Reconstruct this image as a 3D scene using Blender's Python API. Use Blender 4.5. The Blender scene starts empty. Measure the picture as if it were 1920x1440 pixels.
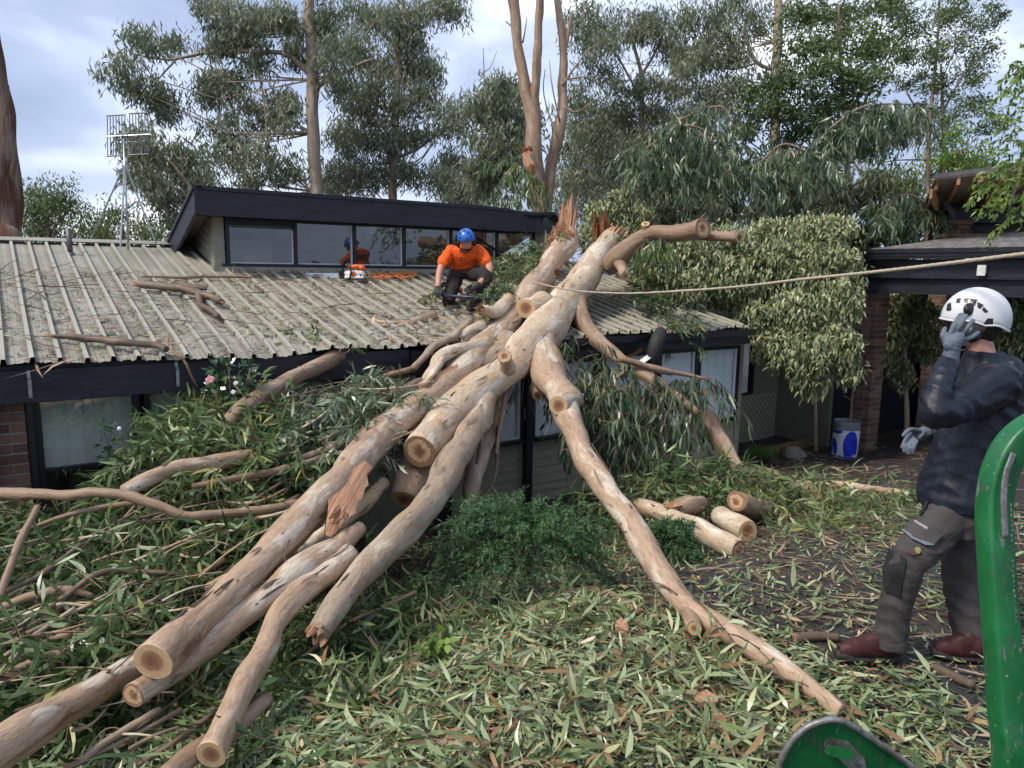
import bpy, bmesh, math, random
import numpy as np
from mathutils import Vector, Matrix
random.seed(7); rng = np.random.default_rng(7)
scn = bpy.context.scene; col = scn.collection
# ------------------------------------------------------------ camera
F = 1380.0; PIT = 0.1532; ROL = 0.0129; CAM = np.array([0., 0., 2.0])
fw = np.array([0, math.cos(PIT), -math.sin(PIT)]); _r = np.array([1., 0, 0]); _u = np.array([0, math.sin(PIT), math.cos(PIT)])
cR = math.cos(ROL)*_r + math.sin(ROL)*_u; cU = -math.sin(ROL)*_r + math.cos(ROL)*_u
camd = bpy.data.cameras.new('camera'); cam = bpy.data.objects.new('camera', camd); col.objects.link(cam)
camd.sensor_width = 36; camd.lens = F/1920*36; camd.clip_end = 2000; camd.clip_start = 0.02
M = Matrix(((cR[0], cU[0], -fw[0], 0), (cR[1], cU[1], -fw[1], 0), (cR[2], cU[2], -fw[2], 2.0), (0, 0, 0, 1)))
cam.matrix_world = M; scn.camera = cam
# ------------------------------------------------------------ sky and sun
SUN_EL = math.radians(52); SUN_AZ = math.radians(-118)     # azimuth from +Y towards +X: left and behind the camera
w = bpy.data.worlds.new('World'); scn.world = w; w.use_nodes = True
nt = w.node_tree; nt.nodes.clear()
def wn(t, **k):
    n = nt.nodes.new(t)
    for a, b in k.items(): setattr(n, a, b)
    return n
sky = wn('ShaderNodeTexSky', sky_type='NISHITA', sun_disc=False, sun_elevation=SUN_EL, sun_rotation=SUN_AZ, air_density=1.0, dust_density=2.0, ozone_density=1.5)
tc = wn('ShaderNodeTexCoord'); mp = wn('ShaderNodeMapping'); mp.inputs['Scale'].default_value = (1.0, 1.0, 2.6); mp.inputs['Location'].default_value = (0.35, 0.2, 0.65)
n1 = wn('ShaderNodeTexNoise'); n1.inputs['Scale'].default_value = 2.1; n1.inputs['Detail'].default_value = 7; n1.inputs['Roughness'].default_value = 0.52; n1.inputs['Distortion'].default_value = 0.35
rp = wn('ShaderNodeValToRGB')
cr = rp.color_ramp; cr.elements[0].position = 0.40; cr.elements[0].color = (1.9, 2.35, 3.45, 1)
cr.elements[1].position = 0.72; cr.elements[1].color = (9.5, 9.6, 10.0, 1)
e = cr.elements.new(0.51); e.color = (2.6, 3.05, 4.2, 1)
e = cr.elements.new(0.61); e.color = (4.5, 4.95, 6.0, 1)
mx = wn('ShaderNodeMix', data_type='RGBA'); mx.inputs[0].default_value = 0.86
bg = wn('ShaderNodeBackground'); bg.inputs['Strength'].default_value = 0.088; ow = wn('ShaderNodeOutputWorld')
L = nt.links.new
L(tc.outputs['Generated'], mp.inputs['Vector']); L(mp.outputs[0], n1.inputs['Vector']); L(n1.outputs['Fac'], rp.inputs['Fac'])
L(sky.outputs[0], mx.inputs[6]); L(rp.outputs[0], mx.inputs[7]); L(mx.outputs[2], bg.inputs['Color']); L(bg.outputs[0], ow.inputs['Surface'])
sd = bpy.data.lights.new('sun', 'SUN'); sd.energy = 1.5; sd.angle = math.radians(14); sd.color = (1, .93, .82)
so = bpy.data.objects.new('sun', sd); col.objects.link(so)
sv = Vector((math.sin(SUN_AZ)*math.cos(SUN_EL), math.cos(SUN_AZ)*math.cos(SUN_EL), math.sin(SUN_EL)))
so.rotation_euler = sv.to_track_quat('Z', 'Y').to_euler(); so.location = sv*40
vs = scn.view_settings; vs.view_transform = 'Standard'; vs.look = 'None'; vs.gamma = 1; vs.use_curve_mapping = False; vs.exposure = 1.35
scn.cycles.max_bounces = 5; scn.cycles.transparent_max_bounces = 8; scn.cycles.diffuse_bounces = 2; scn.cycles.glossy_bounces = 3
scn.cycles.use_fast_gi = False
# ------------------------------------------------------------ helpers
A = np.array
def nz(v): v = np.asarray(v, float); return v/max(np.linalg.norm(v), 1e-9)
def nzr(v): return v/np.maximum(np.linalg.norm(v, axis=-1, keepdims=True), 1e-9)
def ray(px, py): return fw + cR*(px-960)/F - cU*(py-720)/F
def at(px, py, D): return CAM + ray(px, py)*D
HA = 0.60735; hu = A([math.cos(HA), math.sin(HA), 0]); hn = A([-math.sin(HA), math.cos(HA), 0]); HE = A([-3.967, 5.647, 0.]); EZ = 1.208; RT = 0.2281
def hp(s, q, z): return HE + hu*s + hn*q + A([0, 0, z])
def rz(q): return EZ + RT*q
def on_roof(px, py, off=0.0):
    N = np.cross(hu, hn + A([0, 0, RT])); v = ray(px, py); P0 = hp(0, 0, EZ+off)
    return CAM + v*(((P0-CAM)@N)/(v@N))
def ss(x, a, b): t = np.clip((x-a)/(b-a), 0, 1); return t*t*(3-2*t)
def gz(x, y):
    x = np.asarray(x, float); y = np.asarray(y, float)
    d = (x-HE[0])*(-hn[0]) + (y-HE[1])*(-hn[1])        # metres in front of the eave line
    z = -0.95 + 0.95*ss(d, 0.2, 4.6)
    z = z + 0.03*np.sin(1.7*x+.4)*np.cos(1.3*y) + .012*np.sin(5.1*x)*np.sin(4.3*y+1)
    return z
def on_ground(px, py, off=0.0):
    v = ray(px, py); D = 3.0
    for i in range(200):
        P = CAM+v*D
        if P[2] < gz(P[0], P[1])+off: break
        D += 0.05
    return CAM+v*D
MATS = {}
def tag(o, label, cat, group=None, kind=None):
    if label: o['label'] = label
    if cat: o['category'] = cat
    if group: o['group'] = group
    if kind: o['kind'] = kind
    return o
def thing(name, label, cat, loc, group=None):
    o = bpy.data.objects.new(name, None); o.empty_display_size = .1; col.objects.link(o); o.location = Vector(loc)
    return tag(o, label, cat, group)
def wloc(o):
    v = A([0., 0, 0])
    while o is not None: v = v + A(o.location); o = o.parent
    return v
def link(name, me, parent=None, mat=None, loc=None):
    o = bpy.data.objects.new(name, me); col.objects.link(o)
    if parent: o.parent = parent
    if mat is not None and not me.materials: me.materials.append(MATS[mat] if isinstance(mat, str) else mat)
    if loc is not None: o.location = Vector(loc)
    return o
def mk(name, V, Fc, mat, parent=None, smooth=False, attrs=None, kind=None):
    """one mesh object from world-space vertices; attrs {name: (N,) or (N,3)}"""
    V = np.asarray(V, float).reshape(-1, 3)
    if parent is not None: o0 = wloc(parent); loc = None
    else:
        o0 = A([(V[:, 0].min()+V[:, 0].max())/2, (V[:, 1].min()+V[:, 1].max())/2, V[:, 2].min()]); loc = o0
    me = bpy.data.meshes.new(name)
    if isinstance(Fc, np.ndarray):
        n = len(V); m, k = Fc.shape
        me.vertices.add(n); me.vertices.foreach_set('co', (V-o0).astype(np.float32).ravel())
        me.loops.add(m*k); me.loops.foreach_set('vertex_index', Fc.astype(np.int32).ravel())
        me.polygons.add(m); me.polygons.foreach_set('loop_start', np.arange(0, m*k, k, dtype=np.int32))
        me.update(calc_edges=True)
    else:
        me.from_pydata([tuple(v) for v in (V-o0)], [], [tuple(int(i) for i in f) for f in Fc]); me.update()
    if smooth: me.polygons.foreach_set('use_smooth', np.ones(len(me.polygons), bool))
    for nm, a in (attrs or {}).items():
        a = np.asarray(a, np.float32)
        if a.ndim == 1: t = me.attributes.new(nm, 'FLOAT', 'POINT'); t.data.foreach_set('value', a)
        else: t = me.attributes.new(nm, 'FLOAT_VECTOR', 'POINT'); t.data.foreach_set('vector', a.ravel())
    o = link(name, me, parent, mat, loc)
    if kind: o['kind'] = kind
    return o
class MB:
    """collects shapes into one mesh"""
    def __init__(s): s.V = []; s.F = []; s.n = 0; s.at = {}
    def add(s, V, Fc, **at):
        V = np.asarray(V, float).reshape(-1, 3)
        s.V.append(V); s.F += [tuple(int(i)+s.n for i in f) for f in Fc]; s.n += len(V)
        for k, a in at.items(): s.at.setdefault(k, []).append(np.asarray(a, float))
        return s
    def box(s, o, ax, ay, az, bev=0):
        """o = corner, ax ay az = edge vectors"""
        o, ax, ay, az = map(lambda v: np.asarray(v, float), (o, ax, ay, az))
        if np.cross(ax, ay)@az < 0: ax, ay = ay, ax
        V = [o, o+ax, o+ax+ay, o+ay, o+az, o+ax+az, o+ax+ay+az, o+ay+az]
        return s.add(V, [(0, 3, 2, 1), (4, 5, 6, 7), (0, 1, 5, 4), (1, 2, 6, 5), (2, 3, 7, 6), (3, 0, 4, 7)])
    def tube(s, P, R, sides=8, caps=True, res=None, **k):
        V, Fc, bk = tube(P, R, sides, res, **k)
        if caps:
            m = len(V)//sides; c0 = len(V)
            V = np.vstack([V, V[:sides].mean(0), V[-sides:].mean(0)])
            Fc = Fc + [(c0, (i+1) % sides, i) for i in range(sides)] + [(c0+1, (m-1)*sides+i, (m-1)*sides+(i+1) % sides) for i in range(sides)]
        return s.add(V, Fc)
    def ell(s, c, ax, ay, az, nu=16, nv=10):
        c, ax, ay, az = map(lambda v: np.asarray(v, float), (c, ax, ay, az))
        V = []; Fc = []
        for j in range(nv+1):
            t = math.pi*j/nv
            for i in range(nu):
                p = 2*math.pi*i/nu; V.append(c+ax*math.sin(t)*math.cos(p)+ay*math.sin(t)*math.sin(p)+az*math.cos(t))
        for j in range(nv):
            for i in range(nu):
                a = j*nu+i; b = j*nu+(i+1) % nu; Fc.append((a, a+nu, b+nu, b))
        return s.add(V, Fc)
    def build(s, name, mat, parent=None, smooth=False, kind=None):
        return mk(name, np.vstack(s.V), s.F, mat, parent, smooth, {k: np.concatenate(v) for k, v in s.at.items()} if s.at else None, kind)
def catmull(P, R, res):
    P = np.asarray(P, float); R = np.asarray(R, float)
    if len(P) < 3 and res: res = max(res, 2)
    Q = np.vstack([2*P[0]-P[1], P, 2*P[-1]-P[-2]]); S = np.concatenate([[R[0]], R, [R[-1]]])
    oP = []; oR = []
    for i in range(1, len(Q)-2):
        for j in range(res):
            t = j/res
            oP.append(.5*((2*Q[i])+(-Q[i-1]+Q[i+1])*t+(2*Q[i-1]-5*Q[i]+4*Q[i+1]-Q[i+2])*t*t+(-Q[i-1]+3*Q[i]-3*Q[i+1]+Q[i+2])*t**3))
            oR.append(S[i]*(1-t)+S[i+1]*t)
    oP.append(P[-1]); oR.append(R[-1])
    return np.array(oP), np.array(oR)
def frames(P):
    T = np.gradient(P, axis=0); T = nzr(T)
    ref = A([0, 0, 1.]) if abs(T[0][2]) < .9 else A([1., 0, 0])
    X = nz(np.cross(ref, T[0])); Xs = [X]
    for i in range(1, len(P)):
        X = X - T[i]*(X@T[i]); X = nz(X); Xs.append(X)
    Xs = np.array(Xs); return T, Xs, np.cross(T, Xs)
def tube(P, R, sides=10, res=None, lump=0.0, seed=0, sq=1.0):
    P = np.asarray(P, float); R = np.asarray(R, float)
    if R.ndim == 0: R = np.full(len(P), float(R))
    if res: P, R = catmull(P, R, res)
    T, X, Y = frames(P); r0 = np.random.default_rng(seed)
    al = np.concatenate([[0], np.cumsum(np.linalg.norm(np.diff(P, axis=0), axis=1))])
    ph = r0.random(4)*6.28; V = []; bk = []
    for k in range(sides):
        th = 2*math.pi*k/sides
        m = 1+lump*(np.sin(2*th+ph[0]+al*2.1)*.5+np.sin(3*th+ph[1]-al*3.3)*.35+np.sin(al*7+ph[2]+th)*.3)
        V.append(P+(X*math.cos(th)+Y*math.sin(th)*sq)*(R*m)[:, None])
        bk.append(np.stack([math.cos(th)*R, math.sin(th)*R, al+ph[3]*3], 1))
    V = np.stack(V, 1).reshape(-1, 3); bk = np.stack(bk, 1).reshape(-1, 3)
    Fc = []
    for j in range(len(P)-1):
        for i in range(sides):
            a = j*sides+i; b = j*sides+(i+1) % sides; Fc.append((a, b, b+sides, a+sides))
    return V, Fc, bk
# ---- leaves
def leaf_arrays(P, D, N, Ln, W, curve=.12, bend=.15, simple=False):
    n = len(P); D = nzr(D); S = nzr(np.cross(D, N)); N = np.cross(S, D)
    Ln = np.broadcast_to(Ln, (n,))[:, None]; W = np.broadcast_to(W, (n,))[:, None]
    cv = np.broadcast_to(curve, (n,))[:, None]; bd = np.broadcast_to(bend, (n,))[:, None]
    def c(t): return P+D*Ln*t+S*cv*Ln*(4*t*(1-t))-N*bd*Ln*t*t
    if simple:
        V = np.stack([P, c(.45)+S*W*.5, c(.45)-S*W*.5, c(1.)], 1)
        base = np.arange(n)[:, None, None]*4; Fc = base+A([[0, 2, 1], [1, 2, 3]])[None]
        return V.reshape(-1, 3), Fc.reshape(-1, 3), 4
    V = np.stack([P, c(.3)+S*W*.5, c(.3)-S*W*.5, c(.68)+S*W*.4, c(.68)-S*W*.4, c(1.)], 1)
    base = np.arange(n)[:, None, None]*6
    Fc = base+A([[0, 2, 1], [1, 2, 4], [1, 4, 3], [3, 4, 5]])[None]
    return V.reshape(-1, 3), Fc.reshape(-1, 3), 6
def mk_leaves(name, P, D, N, Ln, W, mat, parent=None, curve=.12, bend=.15, simple=False, lv=None, kind='stuff'):
    V, Fc, k = leaf_arrays(P, D, N, Ln, W, curve, bend, simple)
    if lv is None: lv = rng.random(len(P))
    o = mk(name, V, Fc, mat, parent, attrs={'lv': np.repeat(lv, k)}, kind=kind)
    return o
def rdir(n): return nzr(rng.normal(size=(n, 3)))
# ------------------------------------------------------------ materials
class NT:
    def __init__(s, name):
        s.m = bpy.data.materials.new(name); s.m.use_nodes = True; s.t = s.m.node_tree; s.t.nodes.clear()
        s.out = s.n('ShaderNodeOutputMaterial'); s.b = s.n('ShaderNodeBsdfPrincipled'); s.l(s.b.outputs[0], s.out.inputs[0]); MATS[name] = s.m
    def n(s, t, **k):
        x = s.t.nodes.new(t)
        for a, b in k.items():
            if a in x.inputs: x.inputs[a].default_value = b
            else: setattr(x, a, b)
        return x
    def l(s, a, b): s.t.links.new(a, b)
    def noise(s, vec, scale, detail=4, rough=.55, dist=0):
        x = s.n('ShaderNodeTexNoise', Scale=scale, Detail=detail, Roughness=rough, Distortion=dist)
        if vec is not None: s.l(vec, x.inputs['Vector'])
        return x.outputs['Fac']
    def ramp(s, fac, stops, interp='LINEAR'):
        x = s.n('ShaderNodeValToRGB'); c = x.color_ramp; c.interpolation = interp
        while len(c.elements) < len(stops): c.elements.new(.5)
        for el, (p, v) in zip(c.elements, stops): el.position = p; el.color = (*v, 1) if len(v) == 3 else v
        s.l(fac, x.inputs[0]); return x.outputs[0]
    def mix(s, fac, a, b, mode='MIX'):
        x = s.n('ShaderNodeMix', data_type='RGBA', blend_type=mode)
        for i, v in ((0, fac), (6, a), (7, b)):
            if isinstance(v, (int, float)): x.inputs[i].default_value = v
            elif isinstance(v, tuple): x.inputs[i].default_value = (*v, 1)
            else: s.l(v, x.inputs[i])
        return x.outputs[2]
    def math(s, op, a, b=None):
        x = s.n('ShaderNodeMath', operation=op)
        for i, v in ((0, a), (1, b)):
            if v is None: continue
            if isinstance(v, (int, float)): x.inputs[i].default_value = v
            else: s.l(v, x.inputs[i])
        return x.outputs[0]
    def attr(s, nm, o='Vector'): return s.n('ShaderNodeAttribute', attribute_name=nm).outputs[o]
    def pos(s): return s.n('ShaderNodeNewGeometry').outputs['Position']
    def scale(s, vec, sc, rot=(0, 0, 0)):
        x = s.n('ShaderNodeMapping'); x.inputs['Scale'].default_value = sc; x.inputs['Rotation'].default_value = rot; s.l(vec, x.inputs[0]); return x.outputs[0]
    def bump(s, h, st=.3, dist=.01):
        x = s.n('ShaderNodeBump', Strength=st, Distance=dist); s.l(h, x.inputs['Height']); s.l(x.outputs[0], s.b.inputs['Normal'])
    def col(s, c):
        if isinstance(c, tuple): s.b.inputs['Base Color'].default_value = (*c, 1)
        else: s.l(c, s.b.inputs['Base Color'])
    def p(s, **k):
        for a, v in k.items():
            i = s.b.inputs[{'rough': 'Roughness', 'metal': 'Metallic', 'spec': 'Specular IOR Level', 'coat': 'Coat Weight'}[a]]
            if isinstance(v, (int, float)): i.default_value = v
            else: s.l(v, i)
        return s
    def translucent(s, colr, f):
        tr = s.n('ShaderNodeBsdfTranslucent'); s.l(colr, tr.inputs[0]) if not isinstance(colr, tuple) else None
        ms = s.n('ShaderNodeMixShader'); ms.inputs[0].default_value = f
        s.l(s.b.outputs[0], ms.inputs[1]); s.l(tr.outputs[0], ms.inputs[2]); s.l(ms.outputs[0], s.out.inputs[0])
def paint(name, c, rough=.5, var=.12, scale=6, bump=0, metal=0, spec=.5, stretch=(1, 1, 1)):
    m = NT(name); g = m.scale(m.pos(), stretch); f = m.noise(g, scale, 6, .65)
    dk = tuple(x*(1-var*1.6) for x in c); lt = tuple(min(1, x*(1+var)) for x in c)
    m.col(m.ramp(f, [(.28, dk), (.72, lt)])); m.p(rough=m.math('ADD', m.math('MULTIPLY', f, .25), rough-.12), metal=metal, spec=spec)
    if bump: m.bump(m.noise(g, scale*6, 4), bump, .004)
    return m
def leafmat(name, stops, rough=.42, tl=.22, spec=.5):
    m = NT(name); c = m.ramp(m.attr('lv', 'Fac'), stops); m.col(c); m.p(rough=rough, spec=spec); m.translucent(c, tl); return m
GUM = [(0, (.024, .05, .014)), (.3, (.06, .115, .032)), (.6, (.125, .195, .065)), (.82, (.22, .285, .145)), (.95, (.33, .34, .09)), (1, (.24, .15, .07))]
leafmat('leaf_gum', GUM, .33)
leafmat('leaf_gum_blue', [(0, (.02, .04, .016)), (.3, (.05, .092, .038)), (.6, (.11, .16, .082)), (.85, (.21, .265, .165)), (.97, (.32, .36, .25)), (1, (.24, .15, .07))], .32, .15)
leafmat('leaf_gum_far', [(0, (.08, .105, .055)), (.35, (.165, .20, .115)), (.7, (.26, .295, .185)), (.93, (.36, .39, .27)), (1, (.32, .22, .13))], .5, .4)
leafmat('leaf_wattle', [(0, (.045, .075, .025)), (.4, (.10, .15, .05)), (.8, (.18, .235, .08)), (1, (.27, .31, .12))], .5, .35)
leafmat('leaf_pale', [(0, (.075, .10, .038)), (.3, (.19, .23, .10)), (.65, (.375, .405, .21)), (.95, (.58, .59, .38)), (1, (.5, .43, .1))], .5, .2)
leafmat('leaf_bright', [(0, (.06, .12, .02)), (.5, (.16, .27, .04)), (1, (.31, .40, .09))], .45, .35)
leafmat('leaf_camellia', [(0, (.015, .04, .017)), (.6, (.03, .075, .026)), (1, (.07, .12, .035))], .2, .1)
leafmat('leaf_juniper', [(0, (.018, .06, .02)), (.5, (.055, .155, .05)), (1, (.16, .29, .11))], .6, .15)
leafmat('leaf_litter', [(0, (.04, .065, .02)), (.25, (.10, .15, .05)), (.5, (.21, .27, .115)), (.72, (.35, .41, .24)), (.88, (.47, .46, .24)), (.95, (.33, .19, .085)), (1, (.15, .075, .045))], .3, .15)
leafmat('bark_ribbon', [(0, (.05, .03, .022)), (.4, (.11, .066, .048)), (.7, (.2, .13, .09)), (1, (.40, .28, .18))], .6, 0.)
leafmat('grass', [(0, (.06, .14, .02)), (1, (.16, .3, .05))], .5, .3)
leafmat('wood_chip', [(0, (.3, .14, .05)), (.5, (.45, .27, .12)), (1, (.62, .46, .27))], .7, 0.)
# smooth gum bark
def bark(name, c1, c2, c3, c4, rb=.55, st=1.0):
    m = NT(name); v = m.attr('bk')
    n1 = m.noise(m.scale(v, (3.2, 3.2, .75)), 2.0*st, 5, .55, .5); n2 = m.noise(m.scale(v, (4, 4, 1.0)), 1.7*st, 3, .5, 1.2); n3 = m.noise(m.scale(v, (16, 16, 3.2)), 4, 6, .68, .6)
    c = m.ramp(n1, [(.28, c1), (.42, c2), (.52, c2), (.60, c3), (.75, c3)])
    patch = m.ramp(n2, [(.56, (0, 0, 0)), (.585, (1, 1, 1))]); c = m.mix(m.math('MULTIPLY', patch, .75), c, c4)
    c = m.mix(.6, c, m.ramp(n3, [(.3, (.42, .36, .31)), (.58, (1.12, 1.1, 1.07))]), 'MULTIPLY')
    vo = m.n('ShaderNodeTexVoronoi', Scale=5.5); m.l(m.scale(v, (2.2, 2.2, 1.0)), vo.inputs['Vector']); kn = m.ramp(vo.outputs['Distance'], [(.05, (.85, .85, .85)), (.10, (0, 0, 0))]); c = m.mix(kn, c, (.07, .045, .03))
    sc = m.noise(m.scale(v, (14, 14, 3)), 5, 3, .5, 2.0); c = m.mix(m.ramp(sc, [(.68, (0, 0, 0)), (.73, (.7, .7, .7))]), c, (.13, .085, .06))
    c = m.mix(1., c, (.88, .87, .85), 'MULTIPLY'); m.col(c); m.p(rough=rb, spec=.35); m.bump(m.math('ADD', m.math('MULTIPLY', n3, .8), m.math('MULTIPLY', patch, .35)), .4, .012)
bark('bark_cream', (.22, .15, .095), (.56, .445, .325), (.72, .645, .53), (.58, .39, .225))
bark('bark_pink', (.20, .12, .075), (.46, .325, .225), (.62, .545, .445), (.42, .30, .20))
bark('bark_grey', (.14, .098, .068), (.35, .275, .20), (.50, .435, .345), (.42, .29, .185))
bark('bark_brown', (.06, .042, .032), (.13, .092, .068), (.21, .16, .12), (.26, .185, .13))
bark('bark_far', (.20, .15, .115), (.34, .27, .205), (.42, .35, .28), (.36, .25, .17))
bark('bark_tan', (.17, .105, .07), (.32, .22, .15), (.43, .325, .24), (.30, .19, .12))
m = NT('bark_stringy'); v = m.attr('bk'); a_ = m.noise(m.scale(v, (16, 16, .7)), 3, 7, .65, .6); b_ = m.noise(m.scale(v, (2, 2, .5)), 2, 3)
m.col(m.mix(m.ramp(b_, [(.45, (0, 0, 0)), (.62, (1, 1, 1))]), m.ramp(a_, [(.3, (.05, .026, .018)), (.6, (.17, .085, .055)), (.8, (.28, .17, .12))]), m.ramp(a_, [(.3, (.16, .1, .07)), (.7, (.42, .32, .24))])))
m.p(rough=.85, spec=.2); m.bump(a_, .9, .04)
m = NT('cut_wood'); v = m.attr('cw'); ln = m.n('ShaderNodeVectorMath', operation='LENGTH'); m.l(v, ln.inputs[0]); d_ = m.math('ADD', ln.outputs['Value'], m.math('MULTIPLY', m.math('SUBTRACT', m.noise(v, 2.0, 4, .6), .5), .8))
oi = m.n('ShaderNodeObjectInfo'); d2 = m.math('MULTIPLY', d_, m.math('ADD', m.math('MULTIPLY', oi.outputs['Random'], .7), .75)); d2 = m.math('MAXIMUM', d2, m.math('MULTIPLY', ln.outputs['Value'], .93)); rg = m.math('SINE', m.math('MULTIPLY', d_, 62.)); saw = m.noise(m.scale(v, (1.2, 22, 1), (0, 0, .6)), 2.2, 4, .7)
c = m.ramp(d2, [(.05, (.17, .08, .045)), (.34, (.27, .135, .08)), (.50, (.36, .20, .115)), (.58, (.55, .38, .21)), (.93, (.63, .47, .28)), (.985, (.30, .18, .11))])
c = m.mix(m.ramp(rg, [(.1, (.0, .0, .0)), (.9, (.32, .32, .32))]), c, (.30, .17, .10)); c = m.mix(.85, c, m.ramp(saw, [(.35, (.62, .55, .5)), (.62, (1.08, 1.06, 1.04))]), 'MULTIPLY')
m.col(c); m.p(rough=.75, spec=.25); m.bump(saw, .35, .006)
m = NT('split_wood'); g = m.attr('bk'); a_ = m.noise(m.scale(g, (26, 26, 1.4)), 2, 6, .65, .4)
m.col(m.ramp(a_, [(.28, (.26, .10, .05)), (.5, (.50, .265, .15)), (.72, (.68, .48, .33))])); m.p(rough=.7, spec=.3); m.bump(a_, .9, .03)
m = NT('split_dark'); g = m.attr('bk'); a_ = m.noise(m.scale(g, (22, 22, 1.4)), 2, 6, .65, .4)
m.col(m.ramp(a_, [(.3, (.07, .022, .01)), (.55, (.22, .08, .03)), (.75, (.42, .2, .09))])); m.p(rough=.75, spec=.3); m.bump(a_, .9, .03)
# ground: wet dark bitumen and mulch
m = NT('ground_soil'); g = m.pos(); a_ = m.noise(g, 1.1, 5, .6); b_ = m.noise(g, 38, 5, .7); vo = m.n('ShaderNodeTexVoronoi', Scale=85.); m.l(g, vo.inputs['Vector'])
gr = m.ramp(vo.outputs['Color'], [(.2, (.014, .014, .016)), (.6, (.04, .04, .044)), (.93, (.10, .10, .105))])
mu = m.ramp(b_, [(.3, (.016, .010, .007)), (.52, (.05, .033, .022)), (.72, (.14, .10, .065))])
m.col(m.mix(m.ramp(a_, [(.42, (0, 0, 0)), (.6, (1, 1, 1))]), gr, mu)); m.p(rough=m.ramp(b_, [(.3, (.35,)*3), (.7, (.8,)*3)]), spec=.5); m.bump(m.math('ADD', b_, vo.outputs['Distance']), .8, .03)
# roof: weathered zincalume, cream-green with lichen, leaf stains
m = NT('roof_metal'); g = m.pos(); a_ = m.noise(g, 1.3, 6, .62, .6); b_ = m.noise(g, 9, 6, .7, .5); c_ = m.noise(m.scale(g, (1, 1, 1), (0, 0, -HA)), 30, 3, .6)
c = m.ramp(a_, [(.25, (.19, .167, .122)), (.45, (.265, .246, .195)), (.68, (.33, .314, .265))])
c = m.mix(m.ramp(b_, [(.48, (0, 0, 0)), (.72, (.6, .6, .6))]), c, (.215, .19, .12)); c = m.mix(m.ramp(m.noise(g, .9, 4, .6, 1.), [(.56, (0, 0, 0)), (.76, (.45, .45, .45))]), c, (.33, .215, .115))
c = m.mix(m.ramp(c_, [(.62, (0, 0, 0)), (.72, (.6, .6, .6))]), c, (.11, .095, .065)); c = m.mix(m.math('MULTIPLY', m.attr('ft', 'Fac'), .5), c, (.085, .075, .05)); c = m.mix(m.math('MULTIPLY', m.attr('rb', 'Fac'), .6), c, (.41, .388, .32)); m.col(c); m.p(rough=m.ramp(b_, [(.3, (.38,)*3), (.7, (.75,)*3)]), metal=.0, spec=.5); m.bump(b_, .15, .004)  # last two mixes paint light rib tops and shaded rib feet into the colour
m = NT('roof_metal_grey'); g = m.pos(); a_ = m.noise(g, 3, 6, .65); m.col(m.ramp(a_, [(.3, (.12, .10, .085)), (.5, (.22, .19, .16)), (.7, (.33, .30, .27))])); m.p(rough=.6)
paint('navy_timber', (.0135, .0155, .026), .5, .5, 3, .25, stretch=(1, 1, 6)); paint('navy_trim', (.010, .011, .017), .45, .4, 5)
paint('olive_board', (.285, .275, .20), .6, .12, 3, .1, stretch=(1, 1, 5)); paint('olive_dark', (.19, .185, .14), .6, .15, 3, .1)
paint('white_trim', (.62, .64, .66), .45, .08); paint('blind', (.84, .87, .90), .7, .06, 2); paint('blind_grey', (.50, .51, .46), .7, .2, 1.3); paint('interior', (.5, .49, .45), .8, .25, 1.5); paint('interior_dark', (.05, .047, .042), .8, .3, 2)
paint('galv', (.42, .44, .46), .4, .15, 12, metal=.7); paint('galv_dark', (.12, .12, .125), .5, .2, 12, metal=.5); paint('mortar', (.20, .185, .165), .9, .2, 20, .3)
m = NT('brick'); ob = m.n('ShaderNodeObjectInfo'); a_ = m.noise(m.pos(), 40, 5, .7); c = m.ramp(ob.outputs['Random'], [(0, (.10, .055, .042)), (.5, (.165, .09, .065)), (1, (.22, .14, .105))])
m.col(m.mix(.6, c, m.ramp(a_, [(.3, (.5, .5, .5)), (.7, (1.25, 1.2, 1.15))]), 'MULTIPLY')); m.p(rough=.85, spec=.3); m.bump(a_, .5, .006)
paint('sleeper', (.20, .125, .065), .8, .3, 5, .4, stretch=(2, 2, 8)); paint('timber_raw', (.30, .17, .085), .75, .25, 6, .3)
def glass(name, refl, tint):
    m = NT(name); m.t.nodes.remove(m.b); gl = m.n('ShaderNodeBsdfGlossy', Roughness=.01); gl.inputs[0].default_value = (.9, .93, .95, 1); tr = m.n('ShaderNodeBsdfTransparent'); tr.inputs[0].default_value = (*tint, 1)
    lw = m.n('ShaderNodeFresnel', IOR=1.52); f = m.math('MULTIPLY', m.math('ADD', lw.outputs[0], refl), m.math('SUBTRACT', 1., m.n('ShaderNodeNewGeometry').outputs['Backfacing'])); ms = m.n('ShaderNodeMixShader'); m.l(f, ms.inputs[0]); m.l(tr.outputs[0], ms.inputs[1]); m.l(gl.outputs[0], ms.inputs[2]); m.l(ms.outputs[0], m.out.inputs[0])
glass('pane', .08, (.93, .95, .95)); glass('pane_clerestory', .10, (.8, .82, .8)); glass('visor', .1, (.5, .25, .12))
def cloth(name, c, rough=.8, var=.2, ws=7., wst=.5, spec=.25):
    m = NT(name); g = m.pos(); f = m.noise(g, 5, 4, .6); a_ = m.noise(m.scale(g, (1, 1, 1.9), (.5, .4, .3)), ws, 4, .5, 1.3); wv = m.noise(g, 260, 2)
    m.col(m.ramp(f, [(.3, tuple(x*(1-var) for x in c)), (.7, tuple(x*(1+var) for x in c))])); m.p(rough=rough, spec=spec); m.bump(m.math('ADD', a_, m.math('MULTIPLY', wv, .06)), wst, .05)
cloth('jacket', (.0065, .0095, .0185), .5, .3, 5, .22, .4); cloth('trousers_grey', (.058, .051, .05), .8, .25, 6, .25); cloth('trousers_panel', (.02, .019, .02), .8, .3, 6, .25); cloth('trousers_brown', (.032, .024, .022), .8, .3, 12, .5); cloth('hi_vis', (.74, .10, .010), .65, .06, 11, .5)
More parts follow.
